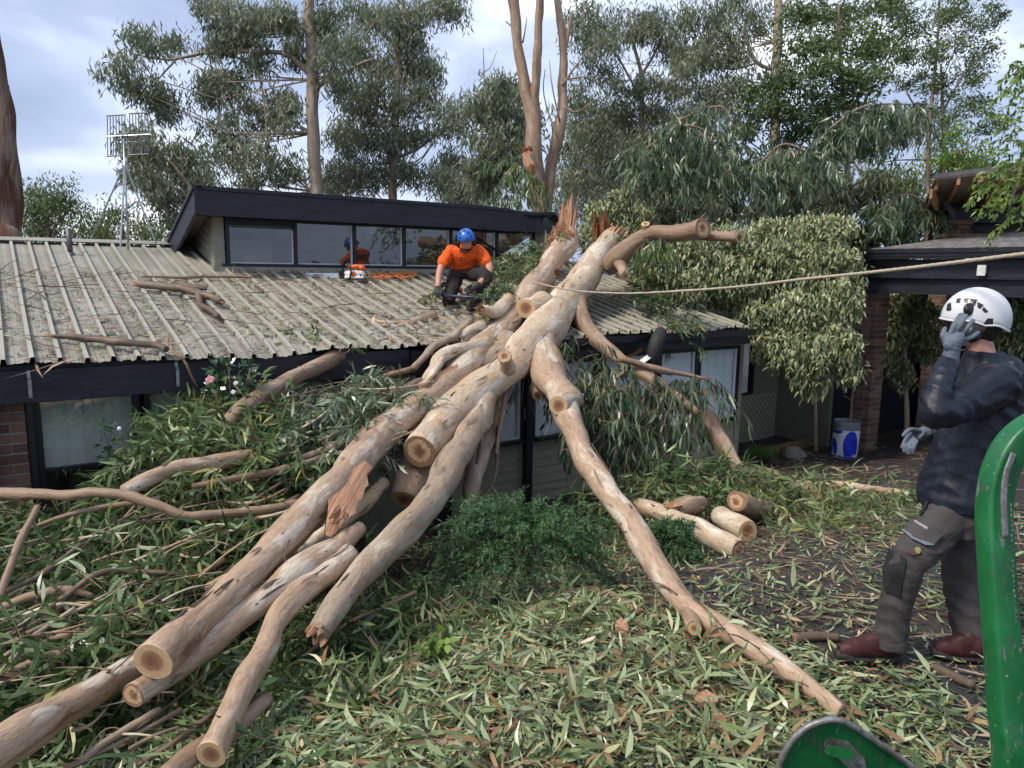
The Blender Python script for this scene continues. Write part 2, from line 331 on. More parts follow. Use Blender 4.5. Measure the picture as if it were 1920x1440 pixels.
cloth('glove_grey', (.12, .145, .18), .6, .2, 30, .3); cloth('glove_dark', (.05, .05, .05), .65, .25, 40, .3); cloth('boot_leather', (.048, .014, .013), .5, .5, 25, .12); cloth('undershirt', (.012, .013, .02), .8, .2)
paint('skin', (.52, .27, .19), .5, .1, 20); paint('skin_arm', (.48, .24, .165), .5, .1, 20); paint('hair', (.02, .013, .009), .6, .3, 60, .4, stretch=(1, 1, .2))
paint('helmet_white', (.62, .63, .63), .3, .05, 8); paint('helmet_blue', (.015, .13, .50), .3, .1, 8); paint('black_plastic', (.012, .012, .013), .4, .2, 10); paint('rubber', (.018, .017, .017), .7, .25, 30, .3)
paint('saw_orange', (.78, .13, .02), .4, .1, 12); paint('saw_white', (.68, .67, .63), .4, .12, 12); paint('saw_bar', (.55, .56, .57), .35, .1, 9, metal=.6); paint('ink', (.01, .01, .01), .5, 0.05)
paint('pole_navy', (.022, .03, .06), .35, .2, 9); paint('rope_tan', (.44, .37, .28), .85, .15, 60, .6); paint('rope_orange', (.70, .23, .06), .8, .2, 40, .4); paint('bag_blue', (.012, .035, .50), .35, .15, 8); paint('bag_white', (.66, .68, .70), .4, .08, 8); paint('bag_grey', (.16, .18, .20), .5, .15, 8); paint('potting', (.03, .02, .013), .95, .4, 40, .5); paint('petal', (.62, .30, .30), .6, .15, 40); paint('label_white', (.6, .6, .6), .6, .05); paint('badge', (.22, .2, .07), .7, .1); paint('stain', (.075, .036, .03), .8, .3, 30)
m = NT('machine_green'); g = m.pos(); a_ = m.noise(g, 7, 6, .65, .4); b_ = m.noise(m.scale(g, (3, 3, 1)), 14, 5, .7, 1.); c = m.ramp(a_, [(.3, (.003, .07, .016)), (.55, (.007, .125, .033)), (.75, (.02, .18, .06))])
c = m.mix(m.ramp(b_, [(.56, (0, 0, 0)), (.64, (.8, .8, .8))]), c, (.045, .075, .05)); c = m.mix(m.ramp(m.noise(m.scale(g, (40, 40, 3)), 2, 3, .6), [(.64, (0, 0, 0)), (.70, (.7, .7, .7))]), c, (.16, .19, .16)); c = m.mix(m.ramp(m.noise(g, 60, 3, .6), [(.68, (0, 0, 0)), (.73, (.6, .6, .6))]), c, (.35, .36, .33)); m.col(c); m.p(rough=m.ramp(a_, [(.3, (.25,)*3), (.7, (.5,)*3)]), spec=.5); m.bump(b_, .12, .01)
m = NT('worn_steel'); g = m.pos(); a_ = m.noise(g, 35, 5, .7); m.col(m.ramp(a_, [(.3, (.06, .055, .05)), (.6, (.26, .25, .24)), (.8, (.5, .5, .5))])); m.p(rough=.45, metal=.5); m.bump(a_, .3, .005)
# ============================================================ ground
def make_ground():
    def ax(lo, hi, n0, n1, far):
        a = np.linspace(lo, hi, n1); k = np.geomspace(.25, far, n0)
        return np.concatenate([(lo-k)[::-1], a, hi+k])
    xs = ax(-6, 9, 16, 110, 300); ys = ax(.5, 14, 16, 100, 300)
    X, Y = np.meshgrid(xs, ys); near = (np.abs(X-1.5) < 12) & (Y < 18)
    Z = gz(X, Y); Z = np.where(near, Z+.012*np.sin(9*X+Y*3)*np.sin(8*Y-2*X), Z)
    nx = len(xs); V = np.stack([X, Y, Z], -1).reshape(-1, 3)
    i = np.arange(len(ys)-1)[:, None]*nx+np.arange(nx-1)[None]; i = i.ravel()
    return mk('ground', V, np.stack([i, i+1, i+nx+1, i+nx], 1), 'ground_soil', smooth=True, kind='structure')
make_ground()
# ============================================================ house
house = thing('house', 'long low house with cream ribbed metal roof, navy fascia and clerestory, hit by the tree', 'house', hp(3, .35, -.95))
SILL = {}
def hbox(mb, s0, s1, q0, q1, z0, z1): return mb.box(hp(s0, q0, z0), hu*(s1-s0), hn*(q1-q0), A([0, 0, z1-z0]))
# roof deck (with thickness, follows the pitch) and its back slope
Q1, Q2, SL, SR = 3.29, 4.73, 2.39, 7.75
def slab(mb, s0, s1, q0, q1, z0, z1, th):
    return mb.box(hp(s0, q0, z0-th), hu*(s1-s0), hp(0, q1, z1)-hp(0, q0, z0), A([0, 0, th]))
d = MB(); slab(d, -2.6, SL, .12, Q2, rz(.12)-.035, rz(Q2)-.035, .08); slab(d, SL, SR, .12, Q1+.1, rz(.12)-.14, rz(Q1+.1)-.035, .05); slab(d, SR, 9.0, .12, Q2, rz(.12)-.035, rz(Q2)-.035, .08)
slab(d, -2.6, SL, Q2+.03, 9.4, rz(Q2)-.035, EZ-.03, .08); slab(d, SR, 9.0, Q2+.03, 9.4, rz(Q2)-.035, EZ-.03, .08); slab(d, SL+.002, SR-.002, Q2+.3, 9.4, rz(Q2)-.10, EZ-.03, .08)
roof = d.build('roof', 'interior_dark', house)
def sheet(s0, q0, q1, width=.76):
    prof = []
    k = 0
    while k*.19 < width-.01:
        b = k*.19
        for a, h in ((0, 0), (.009, .042), (.037, .042), (.046, 0), (.085, 0), (.089, .004), (.097, .004), (.101, 0), (.14, 0), (.144, .004), (.152, .004), (.156, 0)): prof.append((b+a, h))
        k += 1
    prof.append((width+.004, 0)); prof = np.array(prof)
    rb = (prof[:, 1] > .03).astype(float); ft = np.array([1. if (k % 12) in (0, 3) and k < len(prof)-1 else 0. for k in range(len(prof))])  # masks for lit rib tops and shaded rib feet, put into the colour
    qs = np.unique(np.concatenate([np.linspace(q0, min(q0+.5, q1), 7), np.linspace(min(q0+.5, q1), q1, 9)]))
    V = []
    jit = rng.normal(0, .006, len(prof))
    for q in qs:
        for (a, h), j in zip(prof, jit):
            s = s0+a; z = rz(q)+h
            if q < .55:
                f = 1-q/.55
                z += f*(.014*math.sin(s*2.9+1)+.006*math.sin(s*7.3)+j*.6)
                if 1.6 < s < 2.6: z -= f*f*.055*math.sin((s-1.6)*math.pi)
            g = math.exp(-((s-4.75+q*.15)/.55)**2-((q-.05)/.9)**2); z -= .09*g
            g2 = math.exp(-((s-7.4)/.7)**2-((q-2.9)/.5)**2); z -= .05*g2
            z += .004*math.sin(s*9+q*3)
            qq = q + (.012*math.sin(s*2.3)+j if q == qs[0] else 0)
            V.append(hp(s, qq, z))
    n = len(prof); Fc = [(j*n+i, j*n+i+1, (j+1)*n+i+1, (j+1)*n+i) for j in range(len(qs)-1) for i in range(n-1)]
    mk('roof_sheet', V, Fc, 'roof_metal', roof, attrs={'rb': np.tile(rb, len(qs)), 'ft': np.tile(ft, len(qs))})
s = -2.28
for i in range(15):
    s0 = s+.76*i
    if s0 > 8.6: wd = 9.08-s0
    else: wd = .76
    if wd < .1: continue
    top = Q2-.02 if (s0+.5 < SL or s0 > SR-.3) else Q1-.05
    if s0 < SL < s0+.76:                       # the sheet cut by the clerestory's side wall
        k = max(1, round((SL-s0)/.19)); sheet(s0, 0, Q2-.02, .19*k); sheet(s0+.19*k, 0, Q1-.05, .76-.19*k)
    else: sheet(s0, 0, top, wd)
d = MB()
for sgn in (-1, 1):
    d.box(hp(-2.6, Q2, rz(Q2)+.055), hu*(SL+2.55), hn*(.16*sgn)+A([0, 0, -.045]), A([0, 0, .006]))
d.build('ridge_cap', 'roof_metal', roof)
d = MB(); P = on_roof(132, 478); d.tube([P+A([0, 0, -.05]), P+A([0, 0, .33])], [.032, .032], 12); d.tube([P+A([0, 0, -.03]), P+A([0, 0, .03])], [.07, .045], 12); d.build('vent_pipe', 'galv_dark', roof, True)
for px, py in ((17, 520), (45, 560), (75, 610), (148, 500), (190, 540), (230, 585)): pass
# fascia and eave trim
d = MB(); hbox(d, -2.6, 3.55, .06, .11, .905, EZ-.045); d.build('fascia_board', 'navy_timber', house)
d = MB(); o_ = hp(3.57, .06, .88); d.box(o_, hu*1.3+A([0, 0, -.10]), hn*.05, A([0, 0, .27])); d.build('fascia_board', 'navy_timber', house)['label'] = 'cracked stretch of navy fascia pushed down under the trunks'
d = MB(); hbox(d, 5.6, 9.1, .06, .11, .965, EZ-.05); d.build('fascia_board', 'navy_timber', house)
d = MB(); d.box(hp(9.1, .06, .965), hn*4.6+A([0, 0, 4.6*RT]), hu*.04, A([0, 0, .20])); d.build('barge_board', 'navy_timber', house)
d = MB(); hbox(d, 5.6, 9.14, -.05, .055, EZ-.105, EZ-.03); hbox(d, 5.6, 9.14, -.065, -.052, EZ-.10, EZ-.012); d.build('gutter', 'navy_trim', house)
for px, py in ((50, 700), (328, 683), (557, 690)):
    v = ray(px, py); P0 = hp(0, .045, 0); t = ((P0-CAM)@hn)/(v@hn); P = CAM+v*t
    d = MB(); d.box(P+A([0, 0, -.02]), hu*.022, hn*.012, A([0, 0, .04])); d.box(P+A([0, 0, -.04])-hn*.03, hu*.024+A([0, 0, .003]), hn*.036+A([0, 0, .022]), A([0, 0, .006])); d.box(P+A([0, 0, -.18])-hn*.02, hu*.026+A([0, 0, .004]), hn*.012, A([0, 0, .13])-hn*.01); d.box(P+A([0, 0, -.20])-hn*.02, hu*.026, -hn*.02+A([0, 0, .01]), A([0, 0, .008]))
    d.build('gutter_bracket', 'galv', house)
# front wall behind the fascia: header, sill wall, floor and inside
d = MB(); hbox(d, -2.6, 9.4, .36, .46, .86, 1.17); hbox(d, -2.6, 4.2, .38, .46, -1.2, .0); hbox(d, 4.2, 6.45, .38, .46, -1.2, -.11); hbox(d, 6.45, 9.4, .38, .46, -1.2, -.24); hbox(d, 9.32, 9.4, .38, 5., -1.2, 1.3)
d.build('wall', 'olive_dark', house)
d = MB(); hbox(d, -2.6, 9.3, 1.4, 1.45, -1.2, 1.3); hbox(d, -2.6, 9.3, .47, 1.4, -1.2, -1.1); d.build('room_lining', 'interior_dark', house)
def window(s0, s1, z0, z1, blind, transom=None, white=False):
    fm = MB(); t = .045; q0, q1 = .31, .375
    hbox(fm, s0-t, s0, q0, q1, z0-t, z1+t); hbox(fm, s1, s1+t, q0, q1, z0-t, z1+t); hbox(fm, s0, s1, q0, q1, z1, z1+t); hbox(fm, s0, s1, q0-.05, q1, z0-t, z0)
    if transom: hbox(fm, s0, s1, q0+.01, q1, transom-.012, transom+.012)
    o = fm.build('window', 'navy_trim', house)
    if white:
        fm = MB(); t2 = .04; hbox(fm, s1-t2, s1-.004, .335, .36, z0+.004, z1-.004); hbox(fm, s0+.004, s1-t2-.002, .335, .36, z0+.004, z0+.03); fm.build('sash', 'white_trim', o)
    fm = MB(); hbox(fm, s0+.002, s1-.002, .347, .352, z0+.001, z1-.001); fm.build('pane', 'pane', o)
    fm = MB(); n = 14
    V = []; 
    for j in range(n+1):
        a = s0+.01+(s1-s0-.02)*j/n
        for z in (z0+.01 if transom is None else transom+.01, z1): V.append(hp(a, .372+.006*math.sin(j*1.9), z))
    fm.add(V, [(2*j, 2*j+2, 2*j+3, 2*j+1) for j in range(n)]); fm.build('blind', blind, o)
for a, b in ((.24, .95), (1.08, 1.92), (2.02, 2.86), (2.96, 3.8)): window(a, b, .05, .86, 'blind_grey', .27)
for a, b in ((4.3, 5.2), (5.41, 6.35)): window(a, b, -.06, .84, 'blind', None, True)
for a, b in ((6.55, 7.47), (7.6, 8.31), (8.42, 9.25)): window(a, b, -.19, .87, 'blind', None, True)
d = MB(); hbox(d, 5.255, 5.355, .28, .40, -.95, .97); d.build('post', 'navy_trim', house)
d = MB(); hbox(d, 4.0, 4.2, .30, .40, -.95, .97); d.build('post', 'navy_trim', house)
# brick pier, each brick a piece of its own
def brick_mesh(l, wd, h):
    bm = bmesh.new(); bmesh.ops.create_cube(bm, size=1)
    for v in bm.verts: v.co = Vector((v.co.x*l, v.co.y*wd, v.co.z*h))
    bmesh.ops.bevel(bm, geom=bm.edges[:], offset=.004, segments=1, affect='EDGES')
    me = bpy.data.meshes.new('brick'); bm.to_mesh(me); bm.free(); me.materials.append(MATS['brick']); return me
BM = brick_mesh(.225, .108, .074); BH = brick_mesh(.108, .108, .074)
def brick_pier(parent, s0, q0, z0, z1, ns, nq):
    """pier of ns x nq bricks (0.23 x 0.115 modules) in the house frame; ns, nq in half-bricks"""
    W, Dp = ns*.115, nq*.115
    core = MB(); hbox(core, s0+.008, s0+W-.008, q0+.008, q0+Dp-.008, z0, z1); co = core.build('pier', 'mortar', parent)
    nc = int((z1-z0)/.086)
    for c in range(nc):
        z = z0+.043+c*.086
        def put(me, s, q, rot):
            o = bpy.data.objects.new('brick', me); col.objects.link(o); o.parent = co; o.location = Vector(hp(s, q, z)-wloc(parent)); o.rotation_euler = (0, 0, HA+rot+random.uniform(-.015, .015))
            o.location += Vector(hn*random.uniform(-.002, .002))
        a = 0
        if c % 2: put(BH, s0+.0575, q0+.0575, 0); a = 1
        while a < ns:
            if a+2 <= ns: put(BM, s0+(a+1)*.115, q0+.0575, 0); a += 2
            else: put(BH, s0+(a+.5)*.115, q0+.0575, 0); a += 1
        b = 1 if c % 2 == 0 else 1
        while b < nq:
            if b+2 <= nq and (b+c) % 2 == 0: put(BM, s0+.0575, q0+(b+1)*.115, math.pi/2); b += 2
            else: put(BH, s0+.0575, q0+(b+.5)*.115, 0); b += 1
    return co
brick_pier(house, -.09, .22, -1.0, .90, 2, 2)
d = MB(); hbox(d, .145, .193, .25, .40, -1.0, .904); d.build('post', 'navy_trim', house)
d = MB(); hbox(d, -.42, -.10, .12, .30, -1.0, .89); d.build('side_panel', 'navy_timber', house)
# weatherboards under the right-hand windows
for k in range(6):
    z = -.25-.125*(k+1)
    d = MB(); V = []
    for a in (6.4, 9.395):
        V += [hp(a, .378, z), hp(a, .352, z), hp(a, .366, z+.128), hp(a, .378, z+.128)]
    d.add(V, [(0, 1, 2, 3), (4, 7, 6, 5), (0, 4, 5, 1), (1, 5, 6, 2), (2, 6, 7, 3), (3, 7, 4, 0)]); d.build('weatherboard', 'olive_board', house)
for k in range(8):
    z = -.13-.11*(k+1)
    d = MB(); V = []
    for a in (4.22, 6.38):
        V += [hp(a, .378, z), hp(a, .354, z), hp(a, .366, z+.113), hp(a, .378, z+.113)]
    d.add(V, [(0, 1, 2, 3), (4, 7, 6, 5), (0, 4, 5, 1), (1, 5, 6, 2), (2, 6, 7, 3), (3, 7, 4, 0)]); d.build('weatherboard', 'olive_board', house)
d = MB(); hbox(d, 9.30, 9.41, .335, .40, -1.0, .97); d.build('corner_board', 'olive_board', house)
# ------------------------------------------------------------ clerestory
CB = rz(Q1); WT = CB+.675; FT = CB+1.02
OH = .40
def crake(q): return FT-(q-(Q1-OH))*.335           # top of the clerestory roof falls to the back
d = MB(); slab(d, SL-.22, SR+.05, Q1-OH+.05, 5.35, crake(Q1-OH+.05)-.015, crake(5.35)-.015, .05); clr = d.build('clerestory_roof', 'roof_metal_grey', house)
# front fascia: intact run, then the crushed right end
d = MB(); hbox(d, SL-.26, 6.3, Q1-OH, Q1-OH+.045, WT-.01, FT-.055); d.build('clerestory_fascia', 'navy_timber', house)
d = MB(); V = []
prof = [(6.303, 0, 0), (6.7, -.03, -.012), (7.0, -.03, -.006), (7.3, -.045, -.01), (7.55, -.04, -.02), (7.78, -.14, -.04)]
for s_, dt, db in prof:
    V += [hp(s_, Q1-OH, WT-.01+db), hp(s_, Q1-OH+.045, WT-.01+db), hp(s_, Q1-OH+.045+(.05 if s_ > 7.2 else 0), FT-.055+dt), hp(s_, Q1-OH+(.05 if s_ > 7.2 else 0), FT-.055+dt)]
Fc = []
for j in range(len(prof)-1):
    a = 4*j
    for i in range(4): Fc.append((a+i, a+4+i, a+4+(i+1) % 4, a+(i+1) % 4))
Fc += [(0, 1, 2, 3), (4*len(prof)-1, 4*len(prof)-2, 4*len(prof)-3, 4*len(prof)-4)]
d.add(V, Fc); d.build('clerestory_fascia', 'navy_timber', house)['label'] = 'bent right end of the clerestory fascia under the broken trunk'
d = MB(); hbox(d, SL-.285, 6.3, Q1-OH-.018, Q1-OH+.10, FT-.052, FT-.004); V = []; prof2 = [(6.303, 0, 0), (6.7, -.01, 0), (6.95, -.04, .015), (7.2, -.055, -.02), (7.45, -.03, -.03), (7.62, -.02, -.02), (7.8, -.15, .02)]
n_ = 0; V = []
for s_, dt, dq in prof2:
    V += [hp(s_, Q1-OH-.018+dq, FT-.052+dt), hp(s_, Q1-OH+.2+dq, FT-.052+dt), hp(s_, Q1-OH+.2+dq, FT-.006+dt), hp(s_, Q1-OH-.018+dq, FT-.006+dt)]
Fc = []
for j in range(len(prof2)-1):
    a = 4*j
    for i in range(4): Fc.append((a+i, a+4+i, a+4+(i+1) % 4, a+(i+1) % 4))
d.add(V, Fc+[(4*len(prof2)-1, 4*len(prof2)-2, 4*len(prof2)-3, 4*len(prof2)-4)]); d.build('roof_capping', 'navy_trim', clr)
# raking fascia on the left end
d = MB(); q_a, q_b = Q1-OH-.012, 5.05
P0 = hp(SL-.262, q_a, crake(q_a)-.33); d.box(P0, hp(0, q_b, crake(q_b))-hp(0, q_a, crake(q_a)), -hu*.045, A([0, 0, .275])); d.build('rake_fascia', 'navy_timber', house)
d = MB(); P0 = hp(SL-.215, q_a-.006, crake(q_a)-.053); d.box(P0, hp(0, q_b, crake(q_b))-hp(0, q_a, crake(q_a)), -hu*.115, A([0, 0, .05])); d.build('rake_capping', 'navy_trim', clr)
# soffit, side wall, corner board
d = MB(); slab(d, SL-.21, SR, Q1-OH+.05, Q1, WT+.02, WT+.02, .02); d.build('soffit', 'navy_trim', house)
d = MB(); yb = [Q1, Q2+.3]
V = [hp(SL, Q1, CB-.05), hp(SL, Q2+.3, rz(Q2)-.1), hp(SL, Q2+.3, crake(Q2+.3)-.06), hp(SL, Q1, crake(Q1)-.06)]; V += [v+hu*.06 for v in V]
d.add(V, [(0, 3, 2, 1), (4, 5, 6, 7), (0, 1, 5, 4), (1, 2, 6, 5), (2, 3, 7, 6), (3, 0, 4, 7)]); sidew = d.build('clerestory_side_wall', 'olive_dark', house)
# diagonal boards on the side wall (parallel to the roof fall)
for k in range(7):
    off = .05+.115*k
    pts = []
    # board strip between two lines parallel to the main roof pitch
    for q in np.linspace(Q1+.14, Q2+.25, 8):
        lo = rz(q)+off*1.02; hi = lo+.108; cap = crake(q)-.075
        if lo < cap-.01: pts.append((q, lo, min(hi, cap)))
    if len(pts) < 2: continue
    d = MB(); V = []
    for q, lo, hi in pts: V += [hp(SL-.002, q, lo), hp(SL-.016, q, lo+.002), hp(SL-.012, q, hi-.006), hp(SL-.002, q, hi)]
    Fc = []
    for j in range(len(pts)-1):
        a = 4*j
        for i in range(4): Fc.append((a+i, a+(i+1) % 4, a+4+(i+1) % 4, a+4+i))
    Fc += [(3, 2, 1, 0), (4*len(pts)-4, 4*len(pts)-3, 4*len(pts)-2, 4*len(pts)-1)]
    d.add(V, Fc); d.build('weatherboard', 'olive_board', sidew)
d = MB(); d.box(hp(SL-.02, Q1-.02, CB-.03), hu*.135, hn*.06, A([0, 0, .71])); d.box(hp(SL-.022, Q1+.042, CB-.02), hu*.02, hn*.10, A([0, 0, .68])); d.build('corner_board', 'olive_board', house)
d = MB(); hbox(d, 7.55, SR, Q1-.01, Q1+.05, CB-.05, WT); d.build('corner_board', 'olive_board', house)
# flashing at the base and the sill
d = MB(); hbox(d, SL-.05, SR+.05, Q1-.10, Q1-.022, CB-.035, CB+.042); d.build('flashing', 'roof_metal', house)
d = MB(); hbox(d, SL+.08, SR, Q1-.085, Q1+.05, CB+.045, CB+.085); d.build('clerestory_sill', 'navy_trim', house)
# clerestory windows
mull = [2.52, 3.42, 4.28, 5.07, 5.88, 6.74, 7.52]
d = MB()
hbox(d, mull[0], mull[-1], Q1-.03, Q1+.03, WT-.022, WT+.018)
d.build('clerestory_head', 'navy_trim', house)
for i in range(6):
    a, b = mull[i], mull[i+1]; z0, z1 = CB+.087, WT-.024
    d = MB(); hbox(d, a+.002, a+.05, Q1-.035, Q1+.03, z0, z1)
    if i == 0: hbox(d, a+.052, b, Q1-.02, Q1+.02, z1-.075, z1); hbox(d, a+.052, b, Q1-.034, Q1-.022, z1-.095, z1-.082)
    if i == 5: hbox(d, b-.05, b-.002, Q1-.035, Q1+.03, z0, z1)
    o = d.build('clerestory_window', 'navy_trim', house)
    d = MB(); hbox(d, b-.028-(.05 if i == 5 else 0), b-.002-(.05 if i == 5 else 0), Q1-.012, Q1+.02, z0, z1-.10 if i == 0 else z1); hbox(d, a+.052, b-.03-(.05 if i == 5 else 0), Q1-.010, Q1+.02, z0, z0+.016); d.build('sash', 'white_trim', o)
    d = MB(); hbox(d, a+.05, b-.028, Q1+.001, Q1+.006, z0+.002, z1-.002); d.build('pane', 'pane_clerestory', o)
# inside of the clerestory: sloping ceiling, beams, back wall, pendant rod
d = MB(); slab(d, SL+.07, SR-.01, Q1+.06, 5.2, crake(Q1)-.12, crake(5.2)-.12, .02); hbox(d, SL+.07, SR-.01, 5.0, 5.05, .9, 2.7); d.build('ceiling_lining', 'interior', house)
d = MB(); hbox(d, SL+.07, 3.35, Q1+.75, Q1+.78, CB-.7, CB+.42); hbox(d, SL+.07, 3.15, Q1+.5, Q1+.52, CB-.7, CB+.26); d.build('inner_wall', 'blind_grey', house)
for k, s_ in enumerate((3.35, 4.6, 5.9, 7.1)):
    d = MB(); d.box(hp(s_, Q1+.1, crake(Q1+.1)-.30), hp(0, 5.0, crake(5.0))-hp(0, Q1+.1, crake(Q1+.1)), hu*.09, A([0, 0, .17])); d.build('ceiling_beam', 'white_trim' if k % 2 else 'interior', house)
d = MB(); d.tube([hp(3.75, Q1+.35, WT), hp(3.75, Q1+.35, CB-.1)], [.006, .006], 6); d.tube([hp(3.75, Q1+.35, WT-.02), hp(3.75, Q1+.35, WT+.05)], [.05, .06], 10); d.build('pendant_rod', 'navy_trim', house)
# fallen brace across the right panes
d = MB(); a, b = hp(6.05, Q1-.08, WT+.01), hp(7.05, Q1-.11, CB+.18); d.tube([a, b], [.022, .02], 6); brace = d.build('loose_batten', 'navy_trim'); tag(brace, 'thin black batten fallen diagonally across the right clerestory panes', 'batten')
# ------------------------------------------------------------ return wall between the house and the carport, diagonal boarding
d = MB(); hbox(d, 9.42, 11.6, 1.25, 1.33, -1.2, -.1); hbox(d, 9.42, 9.62, 1.25, 1.33, -.1, 1.5); hbox(d, 10.85, 11.6, 1.25, 1.33, -.1, 1.5); hbox(d, 9.62, 10.85, 1.25, 1.33, .86, 1.5); hbox(d, 9.62, 10.85, 1.9, 1.95, -.2, 1.); hbox(d, 11.6, 13.0, 1.25, 1.33, -1.2, 2.0); hbox(d, 11.62, 11.7, .2, 1.25, -1.2, 1.7); wing = d.build('return_wall', 'olive_dark', house)
for k in range(22):
    a0 = 9.1+.115*k
    # strip running down to the right at 45 degrees, clipped to the panel
    pts = [(a0, -.12), (a0+.10, -.12), (a0+.10+.85, -.97), (a0+.85, -.97)]
    def clip(pts, f, inside):
        out = []
        for i in range(len(pts)):
            p, q = pts[i], pts[(i+1) % len(pts)]
            if inside(p): out.append(p)
            if inside(p) != inside(q): out.append(f(p, q))
        return out
    for lim, sg in ((9.43, 1), (11.58, -1)):
        pts = clip(pts, lambda p, q, lim=lim: (lim, p[1]+(q[1]-p[1])*(lim-p[0])/(q[0]-p[0])), lambda p, lim=lim, sg=sg: (p[0]-lim)*sg >= 0) if pts else []
    if len(pts) < 3: continue
    d = MB(); n_ = len(pts); V = [hp(a, 1.248, z) for a, z in pts]+[hp(a, 1.236, z) for a, z in pts]
    d.add(V, [tuple(range(n_)), tuple(range(2*n_-1, n_-1, -1))]+[(i, n_+i, n_+(i+1) % n_, (i+1) % n_) for i in range(n_)]); d.build('weatherboard', 'olive_board', wing)
fm = MB(); hbox(fm, 9.62, 10.85, 1.2, 1.26, -.1, -.06); hbox(fm, 9.62, 10.85, 1.2, 1.26, .80, .86); hbox(fm, 9.62, 9.68, 1.2, 1.26, -.06, .80); hbox(fm, 10.79, 10.85, 1.2, 1.26, -.06, .80); hbox(fm, 9.98, 10.05, 1.2, 1.26, -.06, .80)
o = fm.build('window', 'navy_trim', house); fm = MB(); hbox(fm, 9.68, 10.79, 1.235, 1.24, -.06, .80); fm.build('pane', 'pane', o)
d = MB(); slab(d, 9.16, 12.4, .75, 4.6, 1.42, 2.2, .06); d.build('wing_roof', 'roof_metal_grey', house)
# ============================================================ timber sleeper edging
d = MB(); d.box(hp(10.0, .38, -.97), hu*2.3+A([0, 0, .02]), hn*.09, A([0, 0, .13])); tag(d.build('timber_sleeper', 'sleeper'), 'sawn timber edging board on the ground left of and behind the blue bag', 'edging')
d = MB(); d.box(hp(12.33, .37, -.95), hu*2.9+A([0, 0, .03]), hn*.09, A([0, 0, .13])); tag(d.build('timber_sleeper', 'sleeper'), 'sawn timber edging board along the dark opening right of the blue bag', 'edging')
# ============================================================ carport
CS, CQ = 11.55, -.17
cp = thing('carport', 'navy carport with brick pillars, grey ribbed roof and deep shaded opening', 'carport', hp(CS+.2, CQ+.2, -.95))
def slabq(mb, s0, s1, qa, qb, z0, z1, th): return mb.box(hp(s0, qa, z0-th), hp(s1, 0, z1)-hp(s0, 0, z0), hn*(qb-qa), A([0, 0, th]))
d = MB(); hbox(d, CS, CS+.10, CQ-5.2, CQ, 1.72, 2.02); d.build('beam', 'navy_timber', cp)
d = MB(); hbox(d, CS-.07, CS-.02, CQ-5.2, CQ+.08, 1.96, 2.24); d.build('fascia_board', 'navy_timber', cp)
d = MB()
for (qa, za) in ((-.14, 2.38), (-.17, 2.40), (-.17, 2.345), (-.15, 2.33), (-.15, 2.29), (-.12, 2.27)): pass
hbox(d, CS-.20, CS-.075, CQ-5.25, CQ+.10, 2.25, 2.262); hbox(d, CS-.212, CS-.20, CQ-5.25, CQ+.10, 2.25, 2.34); hbox(d, CS-.228, CS-.214, CQ-5.25, CQ+.10, 2.335, 2.40); hbox(d, CS-.22, CS-.213, CQ-5.25, CQ+.10, 2.285, 2.31); hbox(d, CS-.20, CS-.08, CQ+.085, CQ+.098, 2.264, 2.385)
d.build('gutter', 'navy_trim', cp)
d = MB(); slabq(d, CS-.10, CS+5.2, CQ-5.2, CQ+.05, 2.33, 2.86, .06); croof = d.build('carport_roof', 'interior_dark', cp)
for i in range(7):          # ribbed sheets run up the fall
    prof = []
    for k in range(4):
        for a, h in ((0, 0), (.015, .03), (.045, .03), (.06, 0), (.12, 0)): prof.append((k*.19+a, h))
    prof.append((.762, 0)); V = []
    for s_ in np.linspace(0, 5.3, 5):
        for a, h in prof: V.append(hp(CS-.14+s_, CQ+.07-i*.76-a, 2.345+s_*.1+h+.004*math.sin(s_*3+a*9+i)))
    n_ = len(prof); Fc = [(j*n_+q+1, j*n_+q, (j+1)*n_+q, (j+1)*n_+q+1) for j in range(4) for q in range(n_-1)]
    mk('roof_sheet', V, Fc, 'roof_metal_grey', croof)
brick_pier(cp, CS+.12, CQ-.30, -1.02, 1.72, 3, 3)
brick_pier(cp, CS+2.95, CQ-.02, -1.02, 1.95, 3, 3)
d = MB(); hbox(d, CS+.3, CS+5.0, CQ+.45, CQ+.5, -1.1, 2.3); hbox(d, CS+5.0, CS+5.05, CQ-5, CQ+.5, -1.1, 2.5); d.build('back_wall', 'navy_timber', cp)
for (px, py) in ((1836, 506),):
    v = ray(px, py); P0 = hp(CS-.075, 0, 0); t = ((P0-CAM)@hu)/(v@hu); P = CAM+v*t
    d = MB(); d.box(P-A([0, 0, .055]), hn*-.10, -hu*.05, A([0, 0, .11])); d.box(P-A([0, 0, .06])-hu*.052, hn*-.11, -hu*.015-A([0, 0, .02]), A([0, 0, .13])); d.build('flood_light', 'saw_white', cp)
# ============================================================ raised roof block behind the carport
ub = thing('outbuilding', 'raised navy outbuilding with broken skillion eave and brick base above the carport roof', 'building', at(1850, 440, 14.6))
Du = 14.3
def ubox(name, p0, p1, D0, D1, mat, parent=None, th=1.2):
    a = at(p0[0], p0[1], D0); b = at(p1[0], p1[1], D0); rt = A([b[0]-a[0], at(p1[0], p0[1], D1)[1]-a[1], 0])
    d = MB(); d.box(A([a[0], a[1], b[2]]), rt, A([-rt[1], rt[0], 0])/np.linalg.norm(rt)*th, A([0, 0, a[2]-b[2]])); return d.build(name, mat, parent or ub)
ubox('wall', (1783, 372), (1990, 420), Du, Du-.6, 'navy_timber'); ubox('shelf_board', (1768, 438), (1990, 446), Du-.35, Du-.9, 'sleeper', None, .25)
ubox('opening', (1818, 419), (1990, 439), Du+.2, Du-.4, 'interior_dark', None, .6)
bs = at(1775, 438, Du-.1)
